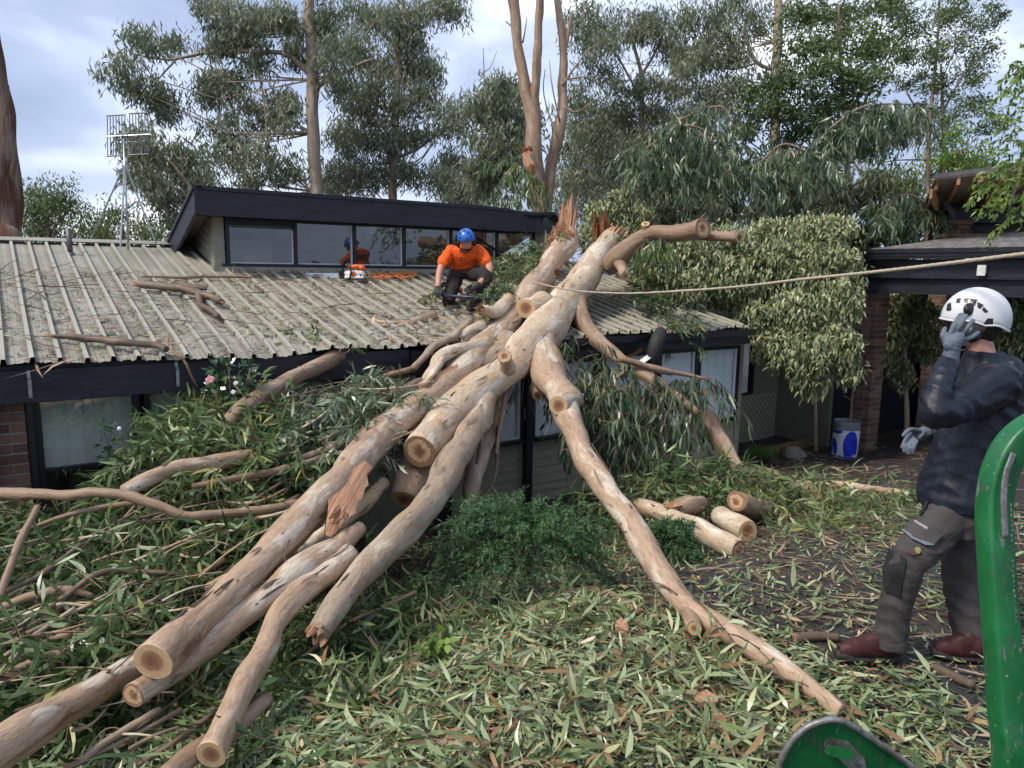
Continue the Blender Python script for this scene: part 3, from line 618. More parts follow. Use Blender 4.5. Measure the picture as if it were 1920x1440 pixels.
core = MB(); core.box(bs+A([.015, .015, -.9]), A([.40, -.02, 0]), A([.02, .2, 0]), A([0, 0, 1.13])); core = core.build('pier', 'mortar', ub)
for c in range(3):
    for b in range(2):
        o = bpy.data.objects.new('brick', BM); col.objects.link(o); o.parent = core; o.location = Vector(bs+A([.115+.23*b-(.05 if c % 2 else 0), -.005, .04+c*.086])-wloc(ub)); o.rotation_euler = (0, 0, -.05)
# skillion roof slab: front edge seen from below
f0, f1 = at(1752, 334, 12.9), at(2010, 302, 11.2); bk0 = f0+A([1.4, 3.0, -.45]); e_ = f1-f0
d = MB(); d.box(f0-A([0, 0, .03]), e_, bk0-f0, A([0, 0, .03])); d.build('skillion_roof', 'roof_metal_grey', ub)
d = MB(); d.box(f0-A([0, 0, .01])-nz(bk0-f0)*.02, e_, nz(bk0-f0)*.015, A([0, 0, .075])); d.build('roof_edge', 'galv_dark', ub)
for k in range(6):
    t = .02+.17*k; P = f0+e_*t-A([0, 0, .155])+nz(bk0-f0)*(.02+(.15 if k == 0 else 0)); d = MB(); d.box(P, nz(e_)*.055, (bk0-f0)*.9, A([0, 0, .12])); d.build('rafter', 'timber_raw', ub)
d = MB(); P = f0-A([.06, 0, .36]); d.box(P, nz(e_)*.05+A([0, 0, .02]), A([.42, .5, -.16]), A([0, 0, .16])); d.build('broken_end_board', 'timber_raw', ub)
d = MB(); d.box(at(1770, 385, 13.2), A([.35, .2, -.25]), A([.02, .05, 0]), A([0, 0, .14])); d.build('broken_fascia', 'navy_timber', ub)
# ============================================================ television antenna
Pb = on_roof(241, 470); an = thing('television_antenna', 'old grey television antenna with twin grid reflectors on a tripod at the roof ridge', 'antenna', Pb)
Dn = (Pb-CAM)@fw
def ap(px, py, dd=0): return at(px, py, Dn+dd)
d = MB(); d.tube([Pb, ap(231, 244)], [.014, .012], 8); d.build('mast', 'galv', an, True)
for q in ((168, 455, .5), (294, 459, .25), (226, 463, -.25)):
    d = MB(); e0 = ap(234, 308); e1 = ap(q[0], q[1], q[2])
    d.tube([e0, e1], [.011, .011], 6); d.build('tripod_leg', 'galv', an)
d = MB(); d.tube([ap(200, 256), ap(283, 252)], [.009, .009], 6); d.build('boom', 'galv', an)
d = MB(); d.tube([ap(231, 266, -.02), ap(258, 266, -.25)], [.006, .006], 6); d.tube([ap(231, 244), ap(236, 250, -.3)], [.006, .006], 6); d.build('stay', 'galv', an)
for x0, x1, y0, y1 in ((201, 234, 217, 293), (243, 277, 213, 291)):
    d = MB()
    for y in (y0, y1): d.tube([ap(x0-1, y), ap(x1+1, y-2)], [.010, .010], 6)
    for k in range(7):
        x = x0+(x1-x0)*k/6; d.tube([ap(x, y0), ap(x+1, y1)], [.0065, .0065], 5)
    d.build('grid_reflector', 'galv_dark', an)
for x in (219, 230, 239, 260, 280):
    d = MB(); c = ap(x, 257, -.03); d.ell(c, A([.014, 0, 0]), A([0, .014, 0]), A([0, 0, .016]), 8, 6); d.tube([c+A([0, 0, -.02]), c+A([0, 0, .05])], [.004, .004], 5); d.build('insulator', 'black_plastic', an)
# ============================================================ planter bag with sapling
Pp = at(1584, 836, 12.0); Pp[2] = gz(Pp[0], Pp[1])
D0 = (Pp-CAM)@fw
bagt = thing('planter_bag', 'blue and white plastic planter bag with a spindly sapling beside the brick pillar', 'planter', Pp)
def bag_ring(z, r, sq, seed):
    th = np.linspace(0, 2*math.pi, 28, endpoint=False); rr = r*(1+.035*np.sin(3*th+seed)+.02*np.sin(7*th+2*seed))
    return np.stack([Pp[0]+rr*np.cos(th), Pp[1]+rr*np.sin(th), np.full(28, Pp[2]+z)], 1)
def rings(zs, rs, nm, mat, par, cap=None):
    V = np.vstack([bag_ring(z, r, 1, z*6) for z, r in zip(zs, rs)]); n_ = 28
    Fc = [(j*n_+i, j*n_+(i+1) % n_, (j+1)*n_+(i+1) % n_, (j+1)*n_+i) for j in range(len(zs)-1) for i in range(n_)]
    if cap: Fc.append(tuple(range((len(zs)-1)*n_, len(zs)*n_)))
    return mk(nm, V, Fc, mat, par, True)
bag = rings([0, .04, .2, .36, .46], [.18, .2, .205, .2, .2], 'bag', 'bag_white', bagt)
rings([.462, .52, .58, .60, .59, .5], [.204, .206, .204, .2, .192, .188], 'rolled_rim', 'bag_grey', bagt); rings([.5, .53], [.187, .186], 'soil', 'potting', bagt, True)
def patch(c_th, zc, rth, rzz, nm):   # blue circle of the print, lying 3 mm off the bag
    V = []; Fc = []
    for j in range(5):
        for i in range(24):
            a = 2*math.pi*i/24; th = c_th+rth*(j/4)*math.cos(a); z = min(max(zc+rzz*(j/4)*math.sin(a), .015), .455)
            r = .202+.004+ (0 if z > .1 else -.012*(1-z/.1))
            rr = r*(1+.035*math.sin(3*th+z*6)+.02*math.sin(7*th+12*z)); V.append((Pp[0]+rr*math.cos(th), Pp[1]+rr*math.sin(th), Pp[2]+z))
    for j in range(4):
        for i in range(24): Fc.append((j*24+i, j*24+(i+1) % 24, (j+1)*24+(i+1) % 24, (j+1)*24+i))
    mk(nm, V, Fc, 'bag_blue', bag, True)
fa = math.atan2(-Pp[1], -Pp[0])
patch(fa+.48, .22, .62, .24, 'printed_circle'); patch(fa-1.05, .16, .48, .17, 'printed_circle'); patch(fa-.7, .46, .5, .06, 'printed_circle'); patch(fa-.15, .02, .35, .045, 'printed_circle')
d = MB(); d.tube([Pp+A([.05, 0, .5]), Pp+A([.07, .02, .75]), Pp+A([.05, 0, .95]), Pp+A([.10, .05, 1.25]), Pp+A([.02, .1, 1.6])], [.017, .015, .013, .011, .006], 7, res=4); d.tube([Pp+A([.055, 0, .93]), Pp+A([-.12, -.05, 1.02])], [.007, .003], 5); d.build('stem', 'bark_tan', bagt, True)
# ============================================================ logs and limbs
_tube = tube
def tube(P, R, sides=10, res=None, lump=0.0, seed=0, sq=1.0):
    P = np.asarray(P, float); R = np.asarray(R, float)
    if res and lump and R.ndim:
        P, R = catmull(P, R, res); T, X, Y = frames(P); r0 = np.random.default_rng(seed+900); ph = r0.random(6)*6.28; al = np.concatenate([[0], np.cumsum(np.linalg.norm(np.diff(P, axis=0), axis=1))]); k = .30/max(R.mean()*6, .15)
        w1 = np.sin(al*k*7+ph[0])*.5+np.sin(al*k*17+ph[1])*.28; w2 = np.sin(al*k*6+ph[2])*.5+np.sin(al*k*15+ph[3])*.28; env = np.clip(np.minimum(al, al[-1]-al)/.25, 0, 1)
        P = P+(X*w1[:, None]+Y*w2[:, None])*(R*.22*env)[:, None]; R = R*(1+.06*np.sin(al*k*11+ph[4])+.04*np.sin(al*k*29+ph[5])); res = None
    return _tube(P, R, sides, res, lump*1.3, seed, sq)
def wpath(path):
    q = []
    for p in path:
        D = p[2]
        if D == 'g': g = on_ground(p[0], p[1], .025+p[3]*.0025); D = (g-CAM)@fw
        q.append((at(p[0], p[1], D), p[3]*D/F))
    return A([a for a, b in q]), A([b for a, b in q])
def disc(P, nrm, r, parent, sq=1.0, seed=0, name='cut_face', push=.003, xdir=None, mat='cut_wood'):
    nrm = nz(nrm); X = nz(np.cross(nrm, A([0, 0, 1.]) if abs(nrm[2]) < .9 else A([1., 0, 0]))); Y = np.cross(nrm, X)
    r0 = np.random.default_rng(seed+5); ph = r0.random(3)*6.28; n = 28; V = []; cw = []
    off = r0.uniform(-.12, .12, 2)
    for j, f in enumerate((0.02, .35, .7, 1.)):
        for i in range(n):
            th = 2*math.pi*i/n; m_ = f*(1+.03*math.sin(2*th+ph[0])+.02*math.sin(5*th+ph[1]))
            V.append(P+nrm*(push-(.004 if f == 1. else 0))+(X*math.cos(th)+Y*math.sin(th)*sq)*r*m_); cw.append((m_*math.cos(th+seed)-off[0]*(1-f), m_*math.sin(th+seed)-off[1]*(1-f), 0))
    Fc = [(j*n+i, j*n+(i+1) % n, (j+1)*n+(i+1) % n, (j+1)*n+i) for j in range(3) for i in range(n)]+[tuple(range(n))[::1]]
    Fc = [f[::-1] for f in Fc]
    # make sure it faces along nrm
    o = mk(name, V, Fc, mat, parent, attrs={'cw': cw}); return o
def stemmesh(name, P, R, mat, parent, sides=20, res=8, lump=.05, seed=0, caps=True, n0=None, n1=None, out=None):
    V, Fc, bk = tube(P, R, sides, res, lump, seed); m_ = len(V)//sides
    for nn, i in ((n0, 0), (n1, m_-1)):
        if nn is None: continue
        sl = slice(i*sides, (i+1)*sides); ring = V[sl].copy(); c = ring.mean(0); nx_ = V[sides:2*sides].mean(0) if i == 0 else V[(i-1)*sides:i*sides].mean(0); T = nz(c-nx_); dn = T@nn
        if dn > .3: V[sl] = ring+T[None]*(((c-ring)@nn)/dn)[:, None]
        if out is not None: out.append((V[sl].copy(), nn))
    if caps:
        V = np.vstack([V, V[:sides].mean(0), V[(m_-1)*sides:m_*sides].mean(0)]); bk = np.vstack([bk, bk[0], bk[-1]]); c0 = len(V)-2
        Fc = Fc+[(c0, (i+1) % sides, i) for i in range(sides)]+[(c0+1, (m_-1)*sides+i, (m_-1)*sides+(i+1) % sides) for i in range(sides)]
    return mk(name, V, Fc, mat, parent, True, {'bk': bk})
def ring_cap(ring, nrm, parent, seed, mat='cut_wood'):
    n = len(ring); c = ring.mean(0); V = []; cw = []; r0 = np.random.default_rng(seed); off = r0.uniform(-.15, .15, 2); jag = r0.normal(0, .008, n)
    for f in (0.02, .35, .7, .96, 1.0):
        for i in range(n):
            th = 2*math.pi*i/n; V.append(c+(ring[i]-c)*(f+(jag[i] if f > .9 else 0))+nrm*(.004 if f < 1 else -.002)); cw.append((f*math.cos(th+seed)-off[0]*(1-f), f*math.sin(th+seed)-off[1]*(1-f), 0))
    Fc = [(j*n+i, j*n+(i+1) % n, (j+1)*n+(i+1) % n, (j+1)*n+i) for j in range(4) for i in range(n)]+[tuple(range(n-1, -1, -1))]
    return mk('cut_face', V, Fc, mat, parent, attrs={'cw': cw})
def splinters(P, dirn, r, n, ln, parent, seed=0, mat='split_wood', name='splintered_end', spread=.25, flat=None):
    r0 = np.random.default_rng(seed); dirn = nz(dirn); X = nz(np.cross(dirn, A([.3, .2, 1.]))); Y = np.cross(dirn, X); V = []; Fc = []; bk = []; k = 0
    for i in range(n):
        a = r0.random()*6.28; rr = r*math.sqrt(r0.random())*.9; c = P+X*rr*math.cos(a)+Y*rr*math.sin(a)
        L_ = ln*(.35+.65*r0.random()**1.3); w_ = r*r0.uniform(.2, .5); t_ = w_*r0.uniform(.3, .6); d_ = nz(dirn+(X*math.cos(a)+Y*math.sin(a))*spread*r0.random()); b_ = r0.random()*3.14
        U = X*math.cos(b_)+Y*math.sin(b_); W_ = np.cross(d_, U)
        for f, g in ((-.25, 1.), (.45, .85), (1., .12)):
            for su, sw in ((1, 1), (-1, 1), (-1, -1), (1, -1)):
                V.append(c+d_*L_*f+U*w_*g*su+W_*t_*g*sw); bk.append((su*w_+i*.3, sw*t_+i*.17, L_*f+i))
        for j in range(2):
            for q in range(4): Fc.append((k+4*j+q, k+4*j+(q+1) % 4, k+4*(j+1)+(q+1) % 4, k+4*(j+1)+q))
        Fc.append((k+8, k+9, k+10, k+11)); k += 12
    return mk(name, V, Fc, mat, parent, attrs={'bk': bk})
LOGN = [0]
def log(path, mat, label=None, cat='log', name='log', cut0=None, cut1=None, parent=None, part='stem', res=8, lump=.05, group=None, sides=20):
    """path of (px, py, depth, radius px); cut0/cut1: True or an outward normal"""
    LOGN[0] += 1; sd_ = LOGN[0]; P, R = wpath(path)
    if parent is None: t = thing(name, label, cat, A([P[:, 0].mean(), P[:, 1].mean(), (P[:, 2]-R).min()]), group)
    else: t = parent
    nn = [None if c_ is None else (nz(P[i]-P[j]) if c_ is True else nz(c_)) for c_, i, j in ((cut0, 0, 1), (cut1, -1, -2))]; rg_ = []
    st = stemmesh(part, P, R, mat, t, sides, res, lump, sd_, True, nn[0], nn[1], rg_)
    for q, (ring, n_) in enumerate(rg_): ring_cap(ring, n_, st if parent is not None else t, sd_*2+q)
    if R.max() > .055 and len(P) > 3:          # loose bark strips clinging to the stem
        Q, S = catmull(P, R, 8); T, X, Y = frames(Q); L_ = np.linalg.norm(np.diff(Q, axis=0), axis=1).sum(); n = int(L_*7); i = rng.integers(2, len(Q)-3, n); a = rng.random(n)*6.28
        nr = X[i]*np.cos(a)[:, None]+Y[i]*np.sin(a)[:, None]; V, Fc, k = leaf_arrays(Q[i]+nr*(S[i]*1.03+.003)[:, None], nzr(T[i]*rng.choice([-1, 1], n)[:, None]+rdir(n)*.12), nr, rng.gamma(2., .06, n)+.05, rng.uniform(.006, .022, n), rng.normal(0, .05, n), rng.normal(.02, .05, n))
        mk('peeling_bark', V, Fc, 'bark_ribbon', st if parent is not None else t, attrs={'lv': np.repeat(rng.random(n), k)}, kind='stuff')
    return t, st, P, R
def stub(p0, p1, D0, D1, r0, r1, mat, parent, name='stub', flare=True):
    P = A([at(*p0, D0), (at(*p0, D0)+at(*p1, D1))/2, at(*p1, D1)]); R = A([r0*D0/F*1.15, (r0+r1)/2*(D0+D1)/2/F*.97, r1*D1/F])
    LOGN[0] += 1; rg_ = []; st = stemmesh(name, P, R, mat, parent, 18, 5, .04, LOGN[0], True, None, nz(nz(P[-1]-P[0])+nz(CAM-P[-1])*.45), rg_); ring_cap(rg_[0][0], rg_[0][1], st, LOGN[0]); return st
# --- the fallen gum: twin trunks over the roof with their forks
tree, tr1, P1, R1 = log([(1150, 447, 11.6, 21), (1120, 484, 10.9, 25), (1085, 527, 10.1, 28), (1052, 577, 9.4, 32), (1020, 630, 8.7, 37), (978, 669, 8.1, 36), (927, 706, 7.6, 33), (870, 750, 7.05, 35), (823, 800, 6.5, 36), (787, 847, 5.95, 33)],
    'bark_cream', 'massive pale gum tree lying across the roof edge, twin trunks forking toward the viewer', 'fallen tree', 'fallen_tree', None, A([-.25, -.93, -.25]), part='trunk', res=9, lump=.045, sides=28)
_, tr2, P2, R2 = log([(1062, 440, 11.2, 22), (1046, 478, 10.7, 22), (1018, 522, 10.1, 22), (980, 562, 9.5, 23), (945, 612, 8.9, 23), (905, 655, 8.2, 25), (868, 697, 7.6, 27), (820, 733, 7.05, 28), (768, 772, 6.55, 29), (720, 813, 6.1, 30), (678, 860, 5.7, 31), (620, 920, 5.05, 32), (530, 1010, 4.38, 32), (415, 1130, 3.7, 32), (340, 1193, 3.42, 35), (287, 1241, 3.15, 37)],
    'bark_pink', cut1=A([-.12, -.97, -.1]), parent=tree, part='trunk', res=9, lump=.05, sides=28)
# torn orange wound on the left trunk
def wound(pts, wpx, parent, seed, mat='split_wood', name='torn_wound'):
    Q, W = wpath([(p[0], p[1], p[2], w_) for p, w_ in zip(pts, wpx)]); Q, W = catmull(Q, W, 5); r0 = np.random.default_rng(seed); V = []; bk = []; n = 9
    T = nzr(np.gradient(Q, axis=0))
    for i in range(len(Q)):
        view = nz(CAM-Q[i]); S = nz(np.cross(T[i], view)); N_ = np.cross(S, T[i])
        for k in range(n):
            a = (k/(n-1)-.5)*2; V.append(Q[i]+S*a*W[i]*(1+.12*r0.normal()*(abs(a) > .8))+view*(W[i]*.5*(1-a*a)*.6+.004*r0.normal())); bk.append((a*W[i]*2, 0, i*.04))
    m_ = len(Q); Fc = [(j*n+k, j*n+k+1, (j+1)*n+k+1, (j+1)*n+k) for j in range(m_-1) for k in range(n-1)]
    return mk(name, V, Fc, mat, parent, True, {'bk': bk})
wound([(690, 868, 5.45), (665, 905, 5.1), (640, 950, 4.75), (615, 1005, 4.42)], [8, 24, 26, 4], tr2, 3)
splinters(at(640, 960, 4.62), at(600, 1020, 4.1)-at(650, 940, 4.75), .05, 12, .16, tr2, 4, spread=.15)
wound([(862, 690, 7.33), (830, 712, 7.0), (800, 740, 6.75)], [10, 16, 6], tr2, 5)
# torn upper ends
splinters(at(1064, 436, 11.2), A([.10, 0, 1]), .13, 16, .62, tr2, 11, spread=.06); splinters(at(1052, 446, 10.9), A([-.25, -.7, .55]), .17, 26, .17, tr2, 71, spread=.55); splinters(at(1070, 420, 11.15), A([.12, .05, 1]), .10, 9, .55, tr2, 73, spread=.03)
splinters(at(1130, 442, 11.7), A([-.02, 0, 1]), .13, 14, .42, tr1, 12, 'split_dark', spread=.1); splinters(at(1150, 447, 11.5), A([.5, .3, .7]), .13, 22, .22, tr1, 13, spread=.35)
stub((1018, 570), (985, 578), 9.3, 8.95, 22, 18, 'bark_cream', tr1); stub((952, 690), (946, 668), 7.5, 7.15, 14, 13, 'bark_cream', tr1)
splinters(at(1046, 512, 9.9), A([-.1, -.4, .6]), .05, 8, .09, tr1, 14, 'split_dark')
# right fork reaching to the foreground ground
_, tr7, P7, R7 = log([(1012, 610, 8.95, 26), (1010, 650, 8.4, 33), (1026, 692, 7.9, 33), (1050, 735, 7.4, 28), (1066, 790, 6.9, 24), (1095, 850, 6.25, 22), (1140, 922, 5.6, 22), (1192, 1000, 5.0, 23), (1245, 1080, 4.5, 24), (1300, 1142, 4.15, 24), (1385, 1196, 3.9, 22), (1480, 1262, 3.6, 19), (1560, 1322, 3.36, 16), (1578, 1334, 3.32, 13)],
    'bark_pink', cut1=None, parent=tree, part='limb', res=8, lump=.05, sides=24)
stub((1068, 745), (1047, 760), 7.2, 6.85, 21, 17, 'bark_pink', tr7); stub((1290, 1135), (1302, 1178), 4.2, 3.95, 19, 14, 'bark_tan', tr7)
stub((1008, 660), (1008, 742), 8.3, 7.75, 13, 11, 'bark_tan', tr1, 'short_limb')
# upper right limb with sawn ends
_, tr9, P9, R9 = log([(1142, 500, 10.6, 17), (1165, 478, 10.4, 20), (1195, 452, 10.15, 18), (1225, 434, 9.95, 15), (1262, 436, 9.75, 15), (1295, 434, 9.55, 17), (1318, 428, 9.3, 18)], 'bark_tan', cut1=A([.45, -.88, .1]), parent=tree, part='limb', sides=18)
stub((1212, 438), (1210, 420), 10.0, 9.95, 9, 8, 'bark_tan', tr9); stub((1300, 440), (1386, 445), 9.65, 9.35, 9, 10, 'bark_tan', tr9, 'short_limb'); stub((1160, 490), (1172, 518), 10.4, 10.0, 10, 9, 'bark_tan', tr9)
_, tr8, P8, R8 = log([(1078, 560, 9.7, 17), (1090, 595, 9.35, 17), (1112, 628, 9.1, 15), (1145, 658, 8.85, 13), (1185, 690, 8.6, 12), (1250, 730, 8.3, 10), (1310, 775, 8.05, 7)], 'bark_tan', parent=tree, part='limb', sides=14)
# left side limbs of the trunk above the roof
_, tra, _, _ = log([(955, 560, 9.15, 12), (930, 585, 8.8, 13), (905, 580, 8.5, 10)], 'bark_cream', parent=tree, part='limb', sides=14); splinters(at(905, 580, 8.5), at(880, 575, 8.1)-at(920, 582, 8.6), .05, 9, .14, tra, 21)
_, trb, _, _ = log([(950, 640, 8.5, 24), (915, 680, 8.0, 20), (870, 712, 7.6, 19), (835, 735, 7.3, 17)], 'bark_grey', parent=tree, part='limb', sides=18)
log([(915, 640, 8.2, 10), (870, 655, 7.75, 12), (828, 668, 7.4, 13), (810, 695, 7.1, 13), (795, 720, 6.9, 10), (782, 728, 6.8, 8)], 'bark_cream', 'short crooked cream branch stub lying over the left trunk near the eave', 'branch', 'branch', None, True)
log([(830, 672, 7.2, 6), (812, 700, 6.95, 6), (795, 722, 6.75, 5)], 'bark_cream', 'thin cream twig bent beside the crooked stub at the eave', 'branch', 'branch')
for pa, mt, lb in (([(1010, 540, 9.75, 7), (975, 590, 9.1, 9), (935, 640, 8.4, 9), (905, 675, 7.95, 8)], 'bark_grey', 'slim grey stem wedged between the two main trunks'), ([(985, 545, 9.6, 6), (940, 590, 9.0, 8), (895, 625, 8.4, 9), (860, 660, 7.8, 9), (835, 690, 7.4, 8)], 'bark_brown', 'dark slim stem along the left flank of the left trunk'), ([(960, 640, 8.2, 7), (920, 690, 7.6, 9), (885, 720, 7.2, 9), (840, 760, 6.8, 8)], 'bark_tan', 'brown stem shadowed below the fork of the main trunk'), ([(885, 600, 8.6, 6), (850, 630, 8.1, 8), (815, 650, 7.7, 8), (775, 690, 7.2, 6)], 'bark_grey', 'grey broken stick crossing the eave beside the left trunk'), ([(760, 760, 6.5, 6), (700, 800, 6.15, 8), (640, 830, 5.9, 7), (560, 860, 5.7, 5)], 'bark_grey', 'grey branch pressed against the left side of the long trunk')):
    log(pa, mt, lb, 'branch', 'branch', sides=12)
log([(790, 715, 6.9, 8), (765, 728, 6.75, 11), (735, 742, 6.6, 11), (718, 750, 6.5, 7)], 'bark_brown', 'dark reddish broken branch end with charred tip near the eave', 'branch', 'branch')
log([(850, 640, 8.2, 12), (905, 610, 8.5, 11)], 'bark_cream', 'short pale log end lying across roof beside the twin trunks', 'log', 'log', True, True)
# left long limb across the eave
log([(812, 592, 8.9, 10), (780, 606, 8.65, 12), (720, 632, 8.1, 13), (650, 662, 7.5, 14), (580, 695, 7.0, 15), (520, 725, 6.6, 17), (480, 748, 6.35, 18), (445, 775, 6.15, 17), (420, 800, 6.0, 12)], 'bark_tan', 'long tan limb with sawn upper end resting on the left eave', 'branch', 'branch', True)
# long logs below
log([(935, 700, 8.0, 22), (908, 760, 7.1, 23), (882, 805, 6.5, 25), (845, 880, 5.65, 27), (800, 945, 5.1, 27), (740, 1010, 4.62, 28), (680, 1075, 4.25, 28), (640, 1128, 4.02, 27), (598, 1185, 3.8, 23)], 'bark_grey', 'long grey mottled log propped under the trunk and pointing down to the middle foreground', 'log', 'log')
tL = bpy.data.objects[-1] if False else None
splinters(at(600, 1182, 3.82), at(585, 1200, 3.6)-at(640, 1128, 4.0), .055, 14, .10, bpy.data.objects[[o.name for o in bpy.data.objects if o.get('label', '').startswith('long grey mottled log')][0]], 61)
log([(935, 720, 8.1, 17), (925, 770, 7.75, 19), (905, 835, 7.3, 19), (888, 900, 6.9, 17), (880, 960, 6.6, 14)], 'bark_grey', 'slim grey limb with peeling bark standing behind the propped log', 'branch', 'branch')
log([(850, 800, 7.0, 28), (805, 840, 6.6, 29), (775, 890, 6.2, 29), (757, 936, 5.95, 27)], 'bark_pink', 'short pinkish log with pale sawn end hanging beneath the main trunk cut', 'log', 'log', None, A([-.1, -.75, -.6]))
log([(675, 990, 4.72, 14), (640, 1018, 4.52, 22), (590, 1055, 4.28, 26), (520, 1103, 3.98, 26), (455, 1152, 3.76, 25), (380, 1208, 3.52, 25), (310, 1265, 3.3, 24), (250, 1303, 3.12, 24)], 'bark_pink', 'second pale log tucked beneath the longest trunk with small round sawn end', 'log', 'log', None, A([-.2, -.95, .0]))
log([(655, 1035, 4.42, 18), (610, 1080, 4.2, 22), (562, 1112, 3.98, 23), (520, 1160, 3.74, 22), (495, 1215, 3.5, 22), (462, 1280, 3.25, 24), (427, 1355, 3.0, 27), (396, 1415, 2.8, 29)], 'bark_pink', 'mottled pink log with round sawn end pointing at the bottom edge', 'log', 'log', None, A([-.1, -.85, -.15]))
log([(330, 1218, 3.7, 20), (245, 1258, 3.48, 27), (180, 1294, 3.26, 30), (110, 1334, 3.05, 34), (30, 1386, 2.8, 39), (-60, 1442, 2.58, 44)], 'bark_pink', 'thick smooth pinkish log running out of the bottom left corner', 'log', 'log')
log([(500, 1310, 3.3, 14), (430, 1370, 3.05, 19), (370, 1410, 2.88, 20), (310, 1455, 2.72, 20)], 'bark_tan', 'peeled tan log half hidden at the bottom edge', 'log', 'log')
log([(720, 905, 5.9, 12), (670, 955, 5.5, 14), (600, 1010, 5.1, 14), (500, 1060, 4.75, 14), (430, 1085, 4.55, 13), (385, 1105, 4.42, 10)], 'bark_cream', 'long cream branch just left of the longest trunk', 'branch', 'branch')
log([(-60, 928, 4.9, 11), (40, 926, 4.85, 11), (130, 928, 4.85, 10), (190, 924, 4.85, 10), (245, 932, 4.85, 10), (300, 948, 4.85, 10), (345, 966, 4.88, 9), (400, 966, 4.95, 9), (480, 958, 5.1, 9), (560, 942, 5.3, 7)], 'bark_tan', 'long brown branch running level along the left edge of the pile', 'branch', 'branch')
log([(235, 922, 4.98, 14), (275, 900, 5.1, 15), (330, 878, 5.3, 16), (400, 866, 5.5, 16), (470, 858, 5.7, 15), (540, 852, 5.85, 12)], 'bark_pink', 'smooth pinkish branch arching over the level brown branch', 'branch', 'branch')
log([(360, 912, 5.2, 5), (420, 902, 5.3, 7), (500, 886, 5.5, 8), (580, 868, 5.7, 8), (650, 845, 5.95, 9), (710, 812, 6.2, 9)], 'bark_tan', 'long thin olive-brown branch leading up to the left trunk', 'branch', 'branch')
for i, (pa, mt, lb) in enumerate((
    ([(-20, 1150, 3.9, 8), (60, 1118, 4.0, 9), (130, 1108, 4.05, 9), (175, 1118, 4.08, 5)], 'bark_tan', 'pale kinked branch at the left edge above the thin sticks'),
    ([(-20, 1180, 3.8, 4), (100, 1135, 3.95, 4), (170, 1137, 4.0, 3)], 'bark_cream', 'thin cream stick under the pale kinked branch'),
    ([(-20, 1250, 3.55, 4), (80, 1180, 3.75, 4), (140, 1140, 3.9, 4)], 'bark_cream', 'thin cream forked stick rising right at the left edge'),
    ([(20, 1240, 3.55, 8), (90, 1205, 3.7, 9), (150, 1185, 3.8, 8)], 'bark_pink', 'short pinkish stick in leaves at left'),
    ([(-10, 1280, 3.4, 10), (60, 1245, 3.5, 11), (128, 1218, 3.6, 10)], 'bark_tan', 'short stripped tan stick with pale end above the corner log'),
    ([(-5, 1130, 3.95, 7), (20, 1060, 4.1, 7), (45, 1000, 4.3, 7), (70, 950, 4.5, 5)], 'bark_tan', 'split upright stick crossing the far left leaves'),
    ([(10, 1110, 4.05, 5), (90, 1070, 4.2, 5), (150, 1020, 4.4, 4)], 'bark_brown', 'dark slanting stick in the left leaves'),
    ([(80, 1150, 3.9, 5), (180, 1078, 4.15, 6), (260, 1072, 4.3, 6), (350, 1078, 4.4, 4)], 'bark_brown', 'dark curved twig across the left heap'),
    ([(250, 1440, 2.95, 6), (330, 1390, 3.1, 6), (405, 1335, 3.3, 6)], 'bark_brown', 'dark stick below the sawn trunk end'),
    ([(150, 1430, 2.95, 7), (200, 1390, 3.05, 7), (300, 1330, 3.25, 7)], 'bark_grey', 'grey stick rising from the corner log'),
    ([(560, 1330, 'g', 4), (620, 1280, 'g', 5), (680, 1225, 'g', 5), (760, 1200, 'g', 5), (835, 1185, 'g', 5)], 'bark_brown', 'thin twig with pale end in the middle foreground leaves'),
    ([(985, 1155, 'g', 8), (1030, 1130, 'g', 9), (1090, 1108, 'g', 9), (1140, 1112, 'g', 7), (1200, 1148, 'g', 6)], 'bark_tan', 'curved golden root-like branch below the conifer'),
    ([(700, 1420, 'g', 4), (770, 1395, 'g', 6), (850, 1395, 'g', 6), (900, 1425, 'g', 6), (950, 1445, 'g', 5)], 'bark_tan', 'forked orange-brown twig along the bottom edge'),
    ([(870, 1412, 'g', 4), (900, 1398, 'g', 5), (960, 1420, 'g', 5), (1030, 1440, 'g', 4)], 'bark_tan', 'side twig of pale brown bark at the bottom centre'),
    ([(1490, 1196, 'g', 9), (1530, 1193, 'g', 9), (1572, 1195, 'g', 8)], 'bark_brown', 'short thick dark stick with a pale end in front of the red boot'),
    ([(1728, 1240, 'g', 7), (1775, 1262, 'g', 9), (1825, 1285, 'g', 8)], 'bark_brown', 'dark bark-covered stick under the rear boot'),
    )):
    log(pa, mt, lb, 'branch' if i < 6 else 'stick', 'branch' if i < 6 else 'stick', True if i in (4, 14) else None, True if i in (4,) else None, res=6, sides=10)
# sticks lying on the roof
def rlog(pts, mat, lb, cut0=None, cut1=None):
    P = A([on_roof(x, y, .035+r*.007) for x, y, r in pts]); R = A([r*((p-CAM)@fw)/F for p, (x, y, r) in zip(P, pts)])
    t = thing('stick', lb, 'stick', P.mean(0)); LOGN[0] += 1; st = stemmesh('stem', P, R, mat, t, 12, 6, .08, LOGN[0])
    if cut0: splinters(P[0], P[0]-P[1], R[0]*.8, 8, .09, t, LOGN[0])
    if cut1: splinters(P[-1], P[-1]-P[-2], R[-1]*.8, 8, .05, t, LOGN[0]+50)
    return t
rlog([(258, 532, 6), (300, 536, 8), (350, 544, 8), (395, 556, 7), (416, 566, 6)], 'bark_brown', 'longest dark broken branch on the roof with pale splintered left end', True, True)
rlog([(370, 545, 5), (376, 570, 6), (395, 583, 6), (410, 594, 5)], 'bark_brown', 'short bent dark branch below the longest roof branch')
